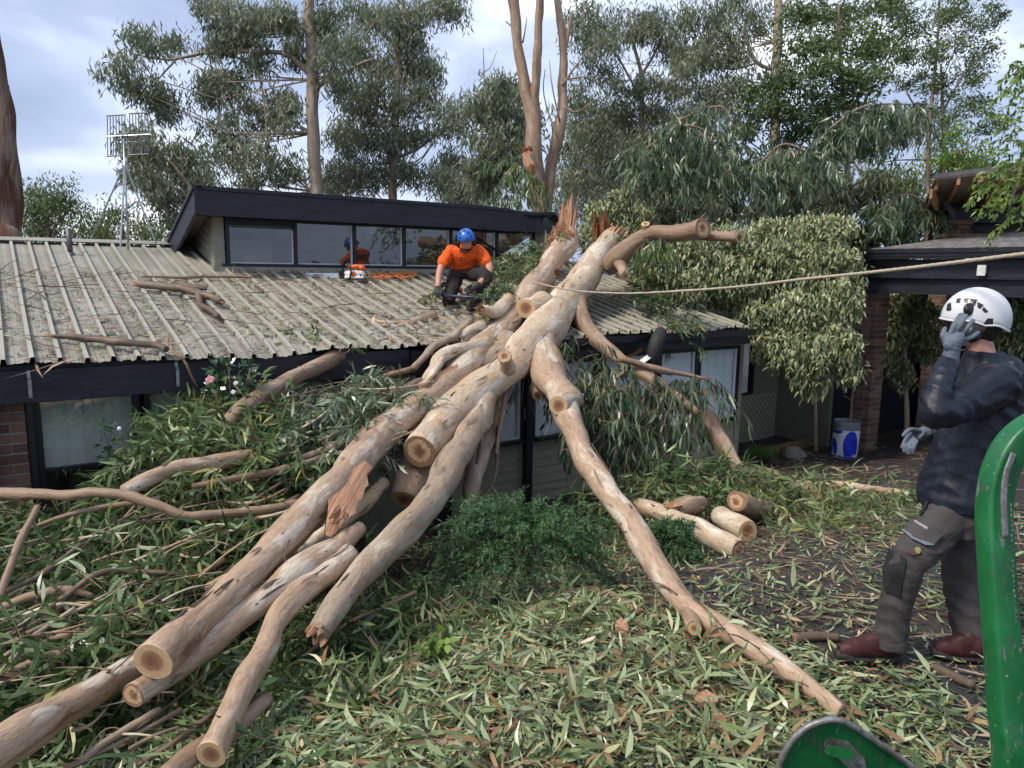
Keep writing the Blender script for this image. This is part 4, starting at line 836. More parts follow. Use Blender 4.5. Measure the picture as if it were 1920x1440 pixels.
rlog([(325, 531, 4), (355, 537, 5), (388, 541, 4)], 'bark_brown', 'short dark stub lying along the longest roof branch', True)
rlog([(98, 630, 3), (140, 632, 6), (180, 635, 7), (235, 643, 7), (290, 647, 6), (312, 655, 6)], 'bark_brown', 'tapering dark branch near the left eave', True)
rlog([(265, 518, 2), (340, 520, 3), (400, 518, 3), (478, 520, 2)], 'bark_tan', 'thin reddish twig lying straight below the clerestory corner')
# bark curl hanging off the eave
P = A([on_roof(315, 622, .04), on_roof(316, 650, .05), hp(1.32, -.03, EZ-.02), hp(1.37, -.05, EZ-.16), hp(1.42, -.04, EZ-.27)])
d = MB(); d.tube(P, [.006, .012, .014, .011, .004], 6, res=4, sq=.3); tag(d.build('bark_strip', 'timber_raw', smooth=True), 'reddish bark strip hanging over the fascia', 'bark strip')
# cut logs lying on the right
log([(1382, 940, 6.55, 20), (1412, 950, 6.85, 21), (1445, 963, 7.15, 20), (1470, 972, 7.3, 17)], 'bark_tan', 'short sawn log with bright round end lying on top of the right pile', 'log', 'log', A([-.55, -.8, .15]))
log([(1350, 968, 6.75, 20), (1378, 982, 6.5, 22), (1402, 996, 6.3, 19)], 'bark_cream', 'stubby pale log under the bright sawn log', 'log', 'log', None, True)
log([(1195, 948, 6.9, 15), (1250, 968, 6.55, 18), (1310, 995, 6.15, 20), (1365, 1020, 5.85, 20), (1385, 1030, 5.75, 18)], 'bark_cream', 'long cream log on the ground behind the right limb', 'log', 'log', None, True)
t_, s_, P_, R_ = log([(1262, 960, 6.6, 16), (1292, 950, 6.75, 20), (1315, 945, 6.9, 16)], 'bark_tan', 'short broken log with torn orange wood behind the long cream log', 'log', 'log'); splinters(P_[0], P_[0]-P_[1], .09, 20, .2, t_, 33)
log([(1318, 776, 8.5, 18), (1338, 810, 8.3, 17), (1362, 845, 8.1, 16), (1385, 880, 7.9, 13)], 'bark_tan', 'tan limb leaning against the right end of the house wall', 'branch', 'branch', True)
log([(1385, 882, 'g', 11), (1430, 886, 'g', 11), (1475, 905, 'g', 12), (1520, 918, 'g', 11), (1555, 922, 'g', 9)], 'bark_tan', 'curved tan branch on the driveway by the grass tuft', 'branch', 'branch')
log([(1490, 906, 'g', 5), (1560, 908, 'g', 8), (1620, 916, 'g', 8), (1700, 926, 'g', 6)], 'bark_cream', 'long stripped cream branch on the ground behind the standing person', 'branch', 'branch')
log([(1260, 700, 8.3, 5), (1220, 690, 8.1, 6), (1160, 672, 8.0, 7)], 'bark_tan', 'slim branch leading into the hanging leaves right of the trunks', 'branch', 'branch')
# broken eave pieces: loose navy board, metal flashing and black curved pipe
d = MB(); a_ = at(1172, 668, 9.6); d.box(a_, at(1200, 650, 9.7)-a_, at(1176, 676, 9.5)-a_, A([.03, .12, .02])); tag(d.build('broken_board', 'timber_raw'), 'splintered red-brown board poking from the broken eave', 'board')
d = MB(); a_ = at(1178, 690, 9.35); d.box(a_, at(1218, 662, 9.4)-a_, at(1184, 697, 9.3)-a_, A([.01, .02, .004])); tag(d.build('bent_flashing', 'galv'), 'bent bright metal flashing dangling from the broken eave', 'flashing')
P, R = wpath([(1222, 690, 9.5, 13), (1226, 665, 9.42, 14), (1232, 640, 9.42, 14), (1240, 622, 9.55, 11)]); tag(MB().tube(P, R, 16, res=6).build('black_pipe', 'rubber', smooth=True), 'black mouldy curved gutter piece hanging over the right eave', 'pipe')
# loose bark ribbons hanging round the propped logs
for i, (pa, lb) in enumerate((([(945, 690, 7.75, 4), (948, 740, 7.6, 6), (938, 800, 7.3, 5), (930, 850, 7.1, 3)], 'reddish bark strip hanging beside the window under the main trunk'), ([(905, 790, 6.6, 3), (902, 830, 6.45, 5), (895, 870, 6.3, 4)], 'dark bark split along the propped log'), ([(935, 800, 7.4, 4), (932, 860, 7.2, 4), (925, 905, 7.0, 2), (905, 935, 6.8, 2)], 'twisted brown twig dangling below the main trunk'))):
    P, R = wpath(pa); V, Fc, bk = tube(P, R, 6, 5, .2, i, .35); tag(mk('bark_strip', V, Fc, 'bark_brown' if i else 'bark_tan', None, True, {'bk': bk}), lb, 'bark strip')
# ============================================================ leafy branches
def clampV(V):
    d0 = V-HE; s = d0@hu; q = d0@hn; lo = gz(V[:, 0], V[:, 1])+.006
    onr = (s > -2.6) & (s < 9.1) & (q > .0) & (q < 3.25) & (V[:, 2] > EZ+RT*q-.05)
    lo = np.where(onr, EZ+RT*q+.02, lo); V[:, 2] = np.maximum(V[:, 2], lo+np.abs(V[:, 2]-lo)*.02); return V
def twigs_mesh(name, C, R, mat, parent, kind='stuff'):
    """C (n,m,3) polylines, R (n,) base radius -> three-sided tapering twigs, one mesh"""
    n, m_, _ = C.shape; T = nzr(np.gradient(C, axis=1)); X = nzr(np.cross(T, A([.31, .27, .91]))); Y = np.cross(T, X); tp = np.linspace(1, .35, m_)[None, :, None]
    V = np.stack([C+(X*math.cos(a)+Y*math.sin(a))*R[:, None, None]*tp for a in (0, 2.094, 4.189)], 2)
    V = clampV(V.reshape(-1, 3)); b = (np.arange(n)[:, None, None]*m_+np.arange(m_-1)[None, :, None])*3
    k = np.arange(3)[None, None]; a = b+k; c = b+(k+1) % 3; Fc = np.stack([a, c, c+3, a+3], -1).reshape(-1, 4)
    L_ = np.broadcast_to(np.arange(m_)[None, :, None]*.07, (n, m_, 3)).reshape(-1); bk = np.stack([np.tile(A([.01, -.005, -.005]), n*m_), np.tile(A([0, .009, -.009]), n*m_), L_+np.repeat(rng.random(n)*9, m_*3)], 1)
    return mk(name, V, Fc, mat, parent, attrs={'bk': bk}, kind=kind)
def sprays(parent, P0, D0, Ln, nleaf, leaf, wid, droop, mat, grav=.5, twig=.003, tmat='bark_tan', lvc=None, simple=False, fol='foliage', curl=.25):
    n = len(P0); Ln = np.broadcast_to(Ln, (n,)) if np.ndim(Ln) == 0 else Ln; D0 = nzr(D0); m_ = 6
    t = np.linspace(0, 1, m_)[None, :, None]; side = nzr(np.cross(D0, rdir(n)))*rng.normal(0, curl, (n, 1))
    def cv(t): return P0[:, None]+D0[:, None]*Ln[:, None, None]*t+side[:, None]*Ln[:, None, None]*t*t+A([0, 0, -1.])*(droop*Ln)[:, None, None]*t*t if np.ndim(droop) else P0[:, None]+D0[:, None]*Ln[:, None, None]*t+side[:, None]*Ln[:, None, None]*t*t+A([0, 0, -droop])*Ln[:, None, None]*t*t
    C = cv(t)
    twigs_mesh('twigs', C, np.full(n, twig)*rng.uniform(.6, 1.4, n), tmat, parent)
    tl = np.sort(rng.uniform(.12, 1., (n, nleaf)), 1)[:, :, None]; B = cv(tl).reshape(-1, 3)
    tang = nzr(cv(np.minimum(tl+.02, 1.02))-cv(tl)).reshape(-1, 3); N_ = n*nleaf
    dirs = nzr(tang*.55+rdir(N_)*.6+A([0, 0, -grav])); nr = nzr(rdir(N_)+A([0, 0, .8]))
    L_ = rng.uniform(*leaf, N_)*rng.choice([1, 1, .75], N_); W_ = rng.uniform(*wid, N_)
    V, Fc, k = leaf_arrays(B, dirs, nr, L_, W_, rng.normal(0, .10, N_), rng.uniform(-.05, .35, N_), simple); V = clampV(V)
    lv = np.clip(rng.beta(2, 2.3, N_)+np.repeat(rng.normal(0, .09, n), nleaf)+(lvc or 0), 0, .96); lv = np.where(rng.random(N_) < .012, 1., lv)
    return mk(fol, V, Fc, mat, parent, attrs={'lv': np.repeat(lv, k)}, kind='stuff')
def poly_sample(poly, n):
    P = A(poly, float) if False else np.array(poly, float); lo = P.min(0); hi = P.max(0); out = []
    while len(out) < n:
        p = rng.uniform(lo, hi); ins = False; j = len(P)-1
        for i in range(len(P)):
            if (P[i][1] > p[1]) != (P[j][1] > p[1]) and p[0] < (P[j][0]-P[i][0])*(p[1]-P[i][1])/(P[j][1]-P[i][1])+P[i][0]: ins = not ins
            j = i
        if ins: out.append(p)
    return np.array(out)
def heapD(py): return float(np.interp(py, [640, 700, 750, 880, 1000, 1100, 1200, 1300, 1440], [7.6, 7.0, 6.5, 5.85, 4.9, 4.25, 3.72, 3.32, 2.88]))
BRANCHES = 'leafy gum branches torn off in the fall'
def leafy(label, poly, n, D, mode='lay', leaf=(.10, .17), wid=(.016, .026), Ln=(.25, .6), nleaf=13, thick=.25, stem=None, mat='leaf_gum', flow=(-.7, -.5, .0), lvc=0, grav=None, name='leafy_branch', cat='branch', tmat='bark_tan', simple=False, smat='bark_tan'):
    px = poly_sample(poly, n); Df = D if callable(D) else (lambda y: D)
    P0 = np.array([at(x, y, Df(y)+rng.normal(0, thick*.5)) for x, y in px])
    if mode == 'lay': P0[:, 2] -= rng.random(n)**1.5*thick*1.2
    t = thing(name, label, cat, A([P0[:, 0].mean(), P0[:, 1].mean(), P0[:, 2].min()]), BRANCHES if name == 'leafy_branch' else None)
    L_ = rng.uniform(*Ln, n)
    if mode == 'lay': D0 = rdir(n)*A([1, 1, .45])+A(flow); dr = .25; g = .25 if grav is None else grav
    else: D0 = rdir(n)*A([1, 1, .5])+A([0, -.15, .12]); dr = 1.0; g = 1.1 if grav is None else grav
    sprays(t, P0, D0, L_, nleaf, leaf, wid, dr, mat, g, lvc=lvc, tmat=tmat, simple=simple)
    if stem:
        for pa in stem: P, R = wpath(pa); LOGN[0] += 1; stemmesh('stem', P, R, smat, t, 8, 5, .06, LOGN[0])
    return t
leafy('bank of torn gum foliage piled against the left windows', [(215, 850), (330, 790), (430, 800), (560, 775), (600, 850), (500, 900), (250, 910)], 260, heapD, Ln=(.25, .5), leaf=(.13, .22), wid=(.017, .028), stem=[[(240, 880, 5.9, 5), (330, 820, 6.1, 5), (440, 770, 6.3, 6)]], flow=(-.6, -.6, -.1))
leafy('grey-green gum foliage between tan limb and left trunk', [(560, 745), (650, 705), (740, 690), (790, 705), (740, 770), (640, 850), (540, 840)], 380, lambda y: heapD(y)-.05, leaf=(.13, .21), flow=(-.5, -.7, -.1), lvc=.14, thick=.2, stem=[[(620, 760, 6.9, 5), (700, 715, 7.1, 6), (780, 690, 7.3, 6)]], mat='leaf_gum_blue')
leafy('big spray of long gum leaves at the far left under the level branch', [(-60, 900), (330, 930), (340, 1060), (200, 1100), (-60, 1090)], 300, heapD, Ln=(.3, .6), leaf=(.14, .25), wid=(.018, .032), flow=(-.3, -.6, -.2), stem=[[(30, 1000, 4.7, 4), (150, 960, 4.9, 5), (300, 935, 5.1, 6)]])
leafy('gum foliage in the hollow left of the longest trunk', [(300, 880), (560, 870), (640, 880), (560, 980), (430, 1070), (280, 1080)], 300, lambda y: heapD(y)+.15, leaf=(.13, .22), flow=(-.7, -.3, 0), stem=[[(330, 1040, 4.9, 4), (450, 990, 5.1, 5), (560, 930, 5.5, 5)]])
leafy('glossy gum leaves spilling beside the longest trunk toward the lower left', [(200, 1060), (440, 1060), (360, 1150), (270, 1220), (140, 1270), (120, 1150)], 260, lambda y: heapD(y), leaf=(.12, .19), wid=(.018, .028), flow=(-.8, -.4, .0), lvc=.05, stem=[[(180, 1190, 3.8, 4), (300, 1120, 4.2, 5), (420, 1050, 4.6, 5)]])
leafy('gum leaves and thin sticks along the left edge above the corner log', [(-60, 1080), (150, 1080), (170, 1230), (60, 1320), (-60, 1340)], 240, lambda y: heapD(y)-.02, leaf=(.1, .17), flow=(-.7, .1, 0), stem=[[(-20, 1210, 3.7, 4), (80, 1160, 3.9, 4), (160, 1110, 4.15, 4)]])
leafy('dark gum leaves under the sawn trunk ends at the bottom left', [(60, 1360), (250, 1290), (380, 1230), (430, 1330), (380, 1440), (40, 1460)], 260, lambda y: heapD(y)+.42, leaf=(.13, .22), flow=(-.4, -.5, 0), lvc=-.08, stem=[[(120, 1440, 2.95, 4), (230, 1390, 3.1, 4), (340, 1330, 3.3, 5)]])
leafy('gum foliage lying between the mottled log and the long grey log', [(520, 1190), (640, 1040), (720, 1090), (860, 1080), (830, 1190), (640, 1260), (500, 1330)], 260, lambda y: heapD(y)+.4, leaf=(.12, .2), flow=(-.3, -.5, 0), lvc=-.05, stem=[[(560, 1240, 3.9, 4), (650, 1170, 4.15, 4), (780, 1110, 4.5, 4)]])
leafy('gum leaf sprays covering the bottom edge below the mottled log', [(430, 1400), (520, 1290), (700, 1280), (760, 1440), (420, 1460)], 170, lambda y: heapD(y)+.28, leaf=(.11, .18), flow=(-.2, -.4, .05), lvc=.04)
leafy('curtain of long hanging gum leaves in front of the centre windows right of the fork', [(1030, 640), (1110, 640), (1180, 690), (1200, 760), (1180, 820), (1060, 800), (1040, 720)], 120, lambda y: 8.35-(y-640)*.004, 'hang', (.14, .24), (.017, .027), (.3, .7), 15, stem=[[(1180, 690, 8.4, 4), (1130, 740, 8.0, 4), (1125, 860, 7.6, 3)]], lvc=-.03, mat='leaf_gum_blue')
leafy('arched bough of drooping gum leaves across the right windows', [(1180, 715), (1240, 712), (1300, 705), (1338, 718), (1330, 745), (1250, 752), (1180, 760)], 75, 8.35, 'hang', (.14, .24), (.017, .027), (.3, .75), 15, stem=[[(1150, 672, 8.5, 5), (1230, 690, 8.4, 5), (1330, 712, 8.4, 3)], [(1160, 690, 8.4, 3), (1230, 740, 8.2, 2), (1290, 790, 8.1, 2)]], mat='leaf_gum_blue')
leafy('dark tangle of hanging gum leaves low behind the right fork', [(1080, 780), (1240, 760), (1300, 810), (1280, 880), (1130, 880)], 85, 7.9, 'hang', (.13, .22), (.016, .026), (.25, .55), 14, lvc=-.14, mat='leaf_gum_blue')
leafy('heap of gum leaves on the ground at the right house wall', [(1130, 880), (1300, 850), (1420, 860), (1460, 900), (1380, 930), (1240, 950), (1150, 940)], 230, lambda y: 8.0-(y-850)*.012, 'lay', (.12, .19), (.016, .026), flow=(.3, -.3, 0), lvc=.05)
leafy('loose gum sprays spread over the driveway by the cut logs', [(1380, 880), (1560, 900), (1700, 940), (1680, 990), (1560, 1010), (1450, 970)], 190, lambda y: 7.4-(y-900)*.012, 'lay', (.12, .19), (.016, .026), flow=(.5, -.2, 0), lvc=.16, thick=.12)
leafy('gum leaves caught on the roof right of the trunks', [(1140, 530), (1200, 525), (1290, 575), (1270, 600), (1190, 570)], 70, lambda y: 11.4-(y-525)*.02, 'lay', (.12, .2), (.018, .028), (.25, .5), flow=(.5, -.4, -.1))
leafy('gum sprays lying on the roof between the kneeling worker and the trunks', [(905, 520), (960, 470), (1010, 470), (1030, 500), (960, 560), (900, 575)], 120, lambda y: 10.9-(y-470)*.018, 'lay', (.1, .17), (.016, .026), (.2, .45), flow=(-.3, -.5, .1), lvc=.12)
leafy('small gum spray on the roof at the worker glove', [(770, 545), (830, 540), (840, 565), (790, 570)], 26, lambda y: 9.75-(y-545)*.02, 'lay', (.09, .15), (.016, .024), (.15, .3), flow=(-.5, -.3, 0), lvc=.15)
leafy('small wilted gum spray on the roof above the left eave', [(525, 620), (610, 605), (640, 625), (570, 635)], 34, lambda y: 7.95-(y-605)*.02, 'lay', (.08, .14), (.014, .022), (.15, .35), flow=(-.5, -.1, 0), lvc=.18)
leafy('green gum spray hanging from the sawn upper right limb', [(1205, 445), (1270, 440), (1262, 475), (1215, 480)], 26, 9.8, 'hang', (.14, .22), (.017, .026), (.15, .35), 14)
leafy('gum spray draped over the bent end of the clerestory', [(925, 310), (985, 290), (1000, 340), (985, 385), (940, 385)], 55, 12.3, 'hang', (.14, .22), (.02, .03), (.3, .6), 14, lvc=.08)
for lb, poly, n, D in (('dense drooping broken gum head above the pale shrub, nearest the sawn limb', [(1180, 265), (1290, 225), (1390, 270), (1410, 325), (1300, 345), (1190, 335)], 260, 13.0),
    ('drooping broken gum head high to the right beside dark tree stems', [(1530, 225), (1620, 190), (1740, 185), (1750, 235), (1640, 260), (1530, 255)], 200, 14.2),
    ('drooping gum head hanging between the two larger broken heads', [(1400, 290), (1470, 260), (1550, 285), (1560, 330), (1450, 350), (1400, 330)], 170, 13.6),
    ('low drooping gum foliage beside the outbuilding', [(1620, 380), (1700, 355), (1770, 380), (1770, 420), (1640, 420)], 110, 14.5),
    ('wispy broken gum head against the grey trees above the sawn limb', [(1240, 210), (1350, 190), (1400, 240), (1300, 280), (1230, 260)], 110, 14.0)):
    leafy(lb, poly, int(n*.8), D, 'hang', (.18, .30), (.022, .036), (.2, .55), 17, 1.1, grav=.8, stem=[[(poly[0][0]+20, poly[0][1]+20, D, 1.6), (poly[1][0], poly[1][1]+10, D, 2), (poly[2][0]-20, poly[2][1]+10, D, 1)]], lvc=0, smat='bark_tan', mat='leaf_gum_blue')

for lb, poly, n, lc in (('loose gum sprays matted over the centre foreground', [(640, 1250), (900, 1180), (1100, 1230), (1050, 1380), (760, 1440), (640, 1380)], 60, .2), ('loose gum sprays matted along the bottom edge right of centre', [(900, 1390), (1150, 1260), (1400, 1300), (1480, 1430), (950, 1450)], 60, .22), ('loose gum sprays near the foot of the right limb', [(1180, 1120), (1300, 1200), (1480, 1320), (1560, 1420), (1420, 1330), (1180, 1220)], 35, .18), ('dark gum sprays around the foot of the conifer', [(760, 1090), (860, 1060), (1000, 1120), (1150, 1120), (1100, 1190), (800, 1200)], 110, -.08)):
    px = poly_sample(poly, n); P0 = np.array([on_ground(x, y, .03+.05*rng.random()) for x, y in px]); t = thing('leafy_branch', lb, 'branch', A([P0[:, 0].mean(), P0[:, 1].mean(), P0[:, 2].min()]), BRANCHES)
    sprays(t, P0, rdir(n)*A([1, 1, .25])+A([.1, -.1, .15]), rng.uniform(.15, .4, n), 11, (.10, .18), (.014, .024), .3, 'leaf_litter', .12, .0022, 'bark_tan', lc)

leafy('small gum spray around the torn top of the main trunk', [(1095, 440), (1130, 430), (1190, 440), (1185, 475), (1120, 480)], 36, 11.3, 'lay', (.12, .19), (.018, .028), (.15, .35), 12, flow=(.1, -.3, .1), lvc=.1)
leafy('gum spray tucked behind the left trunk at the clerestory end', [(985, 455), (1035, 430), (1045, 460), (1000, 490)], 30, 10.9, 'lay', (.12, .19), (.018, .028), (.15, .35), 12, flow=(-.2, -.3, .1), lvc=.1)
leafy('bushy green sprays heaped under the left eave', [(250, 850), (340, 815), (440, 820), (560, 800), (600, 830), (480, 865), (300, 875)], 110, lambda y: heapD(y)-.2, Ln=(.25, .5), leaf=(.13, .22), wid=(.017, .028), flow=(-.3, -.6, .5), lvc=.12)

r_ = np.random.default_rng(31)
for Pq, Rq, par in ((P1, R1, tr1), (P2, R2, tr2), (P7, R7, tr7)):
    Q, S = catmull(Pq, Rq, 8); T, X, Y = frames(Q); n = 60; i = r_.integers(3, len(Q)-6, n); a = r_.random(n)*6.28; nr = X[i]*np.cos(a)[:, None]+Y[i]*np.sin(a)[:, None]; Ls = r_.uniform(.12, .5, n); tt = np.linspace(0, 1, 6)[None, :, None]
    C = (Q[i]+nr*(S[i]*1.02)[:, None])[:, None]+T[i][:, None]*(Ls*r_.choice([-1, 1], n))[:, None, None]*tt*.8+nr[:, None]*(Ls*.25)[:, None, None]*tt**2+A([0, 0, -.35])*Ls[:, None, None]*tt**2
    twigs_mesh('bark_shreds', C, r_.uniform(.003, .009, n), 'bark_brown', par)

# thin pale sticks poking out of the heaps, parts of the branches they belong to
r_ = np.random.default_rng(77)
def sticks(start, area, n, r=(1.6, 4.0), mats=('bark_cream', 'bark_tan', 'bark_pink', 'bark_brown'), slope=-.35, dD=-.06):
    t = [o for o in bpy.data.objects if o.get('label', '').startswith(start)][0]
    for i in range(n):
        x = r_.uniform(area[0], area[1]); y = r_.uniform(area[2], area[3]); L_ = r_.uniform(70, 190); sl = slope+r_.normal(0, .22); pts = []; rr = r_.uniform(*r); bow = r_.normal(0, 12)
        for k in range(5):
            f = k/4; px = x+L_*(f-.5); py = y+L_*(f-.5)*sl+bow*math.sin(f*3.14); pts.append((px, py, heapD(py)+dD-.05*math.sin(f*3.14), rr*(1-.5*f)))
        P, R = wpath(pts); LOGN[0] += 1; stemmesh('stick', P, R, mats[int(r_.integers(0, len(mats)))], t, 7, 4, .08, LOGN[0])
sticks('gum leaves and thin sticks along', (-10, 190, 1080, 1300), 18); sticks('big spray of long gum leaves at the far left', (0, 320, 930, 1070), 12, (1.5, 3.5)); sticks('dark gum leaves under the sawn', (60, 330, 1300, 1430), 12, (1.8, 4.5), dD=.05); sticks('gum foliage in the hollow left', (310, 560, 890, 1060), 12, (1.5, 3.5)); sticks('glossy gum leaves spilling', (150, 380, 1080, 1210), 9, (1.4, 3.0)); sticks('bank of torn gum foliage', (260, 560, 800, 890), 8, (1.4, 3.2), dD=-.12); sticks('grey-green gum foliage between', (570, 760, 720, 840), 9, (1.4, 3.2), dD=-.15)

leafy('upright gum sprays heaped behind the tan limb against the left windows', [(290, 800), (360, 755), (450, 735), (520, 745), (540, 790), (400, 830)], 120, lambda y: heapD(y)+.05, Ln=(.25, .5), leaf=(.13, .22), wid=(.017, .028), flow=(-.2, -.5, .5), lvc=.12, thick=.12)
# ============================================================ trees
def tree_thing(name, label, D, trunk, limbs, blobs, leaf=(.19, .32), wid=(.036, .056), dens=2.0, mat='leaf_gum_far', bmat='bark_far', grav=.9, clus=.27, lvc=0., depthk=1.0, group=None, auto_limb=True, base=None, cover=.55):
    """trunk: px path at depth D running from the ground up; blobs (px, py, rx, ry[, dD]) are leaf masses with real depth"""
    P, R = wpath([(x, y, D+dd, r) for x, y, r, dd in [(t+(0,))[:4] for t in trunk]])
    b0 = P[0].copy(); g0 = gz(b0[0], b0[1]); 
    if b0[2] > g0: P = np.vstack([A([b0[0], b0[1], g0-.2]), P]); R = np.concatenate([[R[0]*1.12], R])
    t = thing(name, label, 'tree', A([P[0][0], P[0][1], g0]), group)
    LOGN[0] += 1; tk = stemmesh('trunk', P, R, bmat, t, 14, 5, .05, LOGN[0])
    for lp in limbs:
        Q, S = wpath([(x, y, D+dd, r) for x, y, r, dd in [(q+(0,))[:4] for q in lp]]); LOGN[0] += 1; stemmesh('limb', Q, S, bmat, t, 8, 5, .06, LOGN[0])
    allP = []; allD = []; lvs = []; tw = []; twR = []
    for b in blobs:
        px, py, rx, ry = b[:4]; dd = b[4] if len(b) > 4 else rng.normal(0, .6)
        c = at(px, py, D+dd); kx = rx*D/F; ky = ry*D/F; kd = depthk*(kx+ky)/2
        larea = np.mean(leaf)*np.mean(wid)*.6
        n = int(4.4*dens*math.pi*kx*ky/larea*cover); per = 130; nc = max(4, n//per)
        v = rdir(nc)*(rng.random((nc, 1))**(1/2.4)); cc = c+cR*v[:, :1]*kx+cU*v[:, 1:2]*ky+A([0, 1., 0])*v[:, 2:3]*kd
        # cluster the clusters a little, so gaps open
        cc += rng.normal(0, .10, cc.shape)
        lv0 = rng.normal(0, .13, nc)+.14*v[:, 1]  # upper clumps lighter: shading of the leaf mass put into leaf colour
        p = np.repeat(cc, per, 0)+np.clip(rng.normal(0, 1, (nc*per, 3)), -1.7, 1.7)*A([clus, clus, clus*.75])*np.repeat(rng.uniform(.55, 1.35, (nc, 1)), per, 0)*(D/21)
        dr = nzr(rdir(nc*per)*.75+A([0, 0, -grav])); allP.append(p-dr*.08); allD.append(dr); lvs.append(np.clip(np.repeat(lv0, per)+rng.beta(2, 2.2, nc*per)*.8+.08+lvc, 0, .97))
        m_ = min(nc, 14); idx = rng.choice(nc, m_, replace=False)
        for i in idx:
            mid = (c+cc[i])/2+rng.normal(0, .12, 3); tw.append(np.stack([c, c*.5+mid*.5+rng.normal(0, .05, 3), mid, (mid+cc[i])/2+rng.normal(0, .06, 3), cc[i]])); twR.append(.004*D/20+.006)
        if auto_limb:
            # a limb from the closest trunk or limb point below the mass
            d_ = np.linalg.norm(P-c, axis=1)+np.where(P[:, 2] > c[2], 2.5, 0); k = int(np.argmin(d_)); a = P[k]
            if k > 0 or True:
                mid = a*.5+c*.5+A([0, 0, -.12*np.linalg.norm(c-a)]) ; tw.append(np.stack([a, a*.6+mid*.4, mid, mid*.5+c*.5+A([0, 0, .05]), c])); twR.append(min(R[k]*.28, .035))
    PP = np.vstack(allP); DD = np.vstack(allD); n = len(PP)
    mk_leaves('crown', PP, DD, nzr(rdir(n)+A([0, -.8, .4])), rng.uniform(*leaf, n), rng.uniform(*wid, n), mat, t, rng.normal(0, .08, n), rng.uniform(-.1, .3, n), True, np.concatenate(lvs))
    if tw: twigs_mesh('branchlets', np.array(tw), np.array(twR), bmat, t)
    return t
def low(px, r, D, y=520, lean=0): return (px+lean, y, r)
GB = 'gum trees behind the house'
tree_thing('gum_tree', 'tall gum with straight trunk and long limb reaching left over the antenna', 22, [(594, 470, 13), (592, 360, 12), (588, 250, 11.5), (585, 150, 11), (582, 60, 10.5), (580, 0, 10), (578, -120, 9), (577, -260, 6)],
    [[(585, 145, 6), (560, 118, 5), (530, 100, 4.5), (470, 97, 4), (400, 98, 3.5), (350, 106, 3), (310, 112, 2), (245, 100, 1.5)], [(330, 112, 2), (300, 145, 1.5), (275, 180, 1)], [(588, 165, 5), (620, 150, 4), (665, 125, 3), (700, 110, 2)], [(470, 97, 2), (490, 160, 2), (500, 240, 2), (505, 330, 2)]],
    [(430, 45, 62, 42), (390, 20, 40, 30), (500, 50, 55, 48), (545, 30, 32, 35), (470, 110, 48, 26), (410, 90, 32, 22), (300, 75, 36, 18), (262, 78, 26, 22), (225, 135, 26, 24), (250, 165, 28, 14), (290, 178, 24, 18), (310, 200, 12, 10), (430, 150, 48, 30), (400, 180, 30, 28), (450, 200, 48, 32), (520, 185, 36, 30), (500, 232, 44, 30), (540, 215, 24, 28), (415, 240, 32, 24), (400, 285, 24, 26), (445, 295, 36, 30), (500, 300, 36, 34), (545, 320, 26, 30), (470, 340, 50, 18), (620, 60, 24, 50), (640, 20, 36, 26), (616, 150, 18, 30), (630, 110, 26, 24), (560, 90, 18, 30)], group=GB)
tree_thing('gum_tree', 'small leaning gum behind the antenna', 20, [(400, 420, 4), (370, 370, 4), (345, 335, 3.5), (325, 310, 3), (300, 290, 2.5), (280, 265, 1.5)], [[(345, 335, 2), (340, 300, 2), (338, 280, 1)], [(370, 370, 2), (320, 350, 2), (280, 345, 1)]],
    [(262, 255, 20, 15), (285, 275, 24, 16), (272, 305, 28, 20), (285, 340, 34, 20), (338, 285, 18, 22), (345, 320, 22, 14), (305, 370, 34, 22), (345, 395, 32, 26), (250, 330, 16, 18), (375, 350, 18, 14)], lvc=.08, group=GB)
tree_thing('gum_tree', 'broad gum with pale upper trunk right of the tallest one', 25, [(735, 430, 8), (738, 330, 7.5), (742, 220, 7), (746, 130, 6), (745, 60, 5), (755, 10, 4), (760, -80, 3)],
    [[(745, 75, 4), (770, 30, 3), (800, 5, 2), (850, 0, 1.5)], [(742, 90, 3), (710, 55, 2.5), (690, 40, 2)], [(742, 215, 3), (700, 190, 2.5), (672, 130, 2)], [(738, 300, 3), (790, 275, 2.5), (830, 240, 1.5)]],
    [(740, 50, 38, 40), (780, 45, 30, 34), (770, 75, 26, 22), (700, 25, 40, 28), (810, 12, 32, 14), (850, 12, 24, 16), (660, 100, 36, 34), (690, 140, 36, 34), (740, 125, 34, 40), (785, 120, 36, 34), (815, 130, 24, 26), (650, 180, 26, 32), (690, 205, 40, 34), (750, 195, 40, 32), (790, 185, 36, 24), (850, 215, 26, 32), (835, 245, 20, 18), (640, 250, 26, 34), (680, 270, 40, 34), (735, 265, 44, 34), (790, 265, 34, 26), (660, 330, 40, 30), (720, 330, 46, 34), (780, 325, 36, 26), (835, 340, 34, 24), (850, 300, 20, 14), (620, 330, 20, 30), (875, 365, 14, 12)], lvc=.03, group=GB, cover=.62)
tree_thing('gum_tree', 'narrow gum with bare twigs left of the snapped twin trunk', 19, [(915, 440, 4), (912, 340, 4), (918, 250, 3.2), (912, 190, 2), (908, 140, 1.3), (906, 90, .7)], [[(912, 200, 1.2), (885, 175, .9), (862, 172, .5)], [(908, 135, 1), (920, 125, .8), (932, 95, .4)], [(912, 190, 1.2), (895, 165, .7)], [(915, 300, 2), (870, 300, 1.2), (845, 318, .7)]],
    [(950, 155, 26, 24), (935, 185, 26, 26), (965, 190, 28, 30), (905, 205, 18, 20), (930, 225, 34, 24), (975, 235, 26, 34), (905, 270, 32, 22), (945, 275, 34, 30), (905, 305, 28, 22), (955, 320, 34, 28), (915, 345, 34, 20), (985, 285, 20, 30)], group=GB)
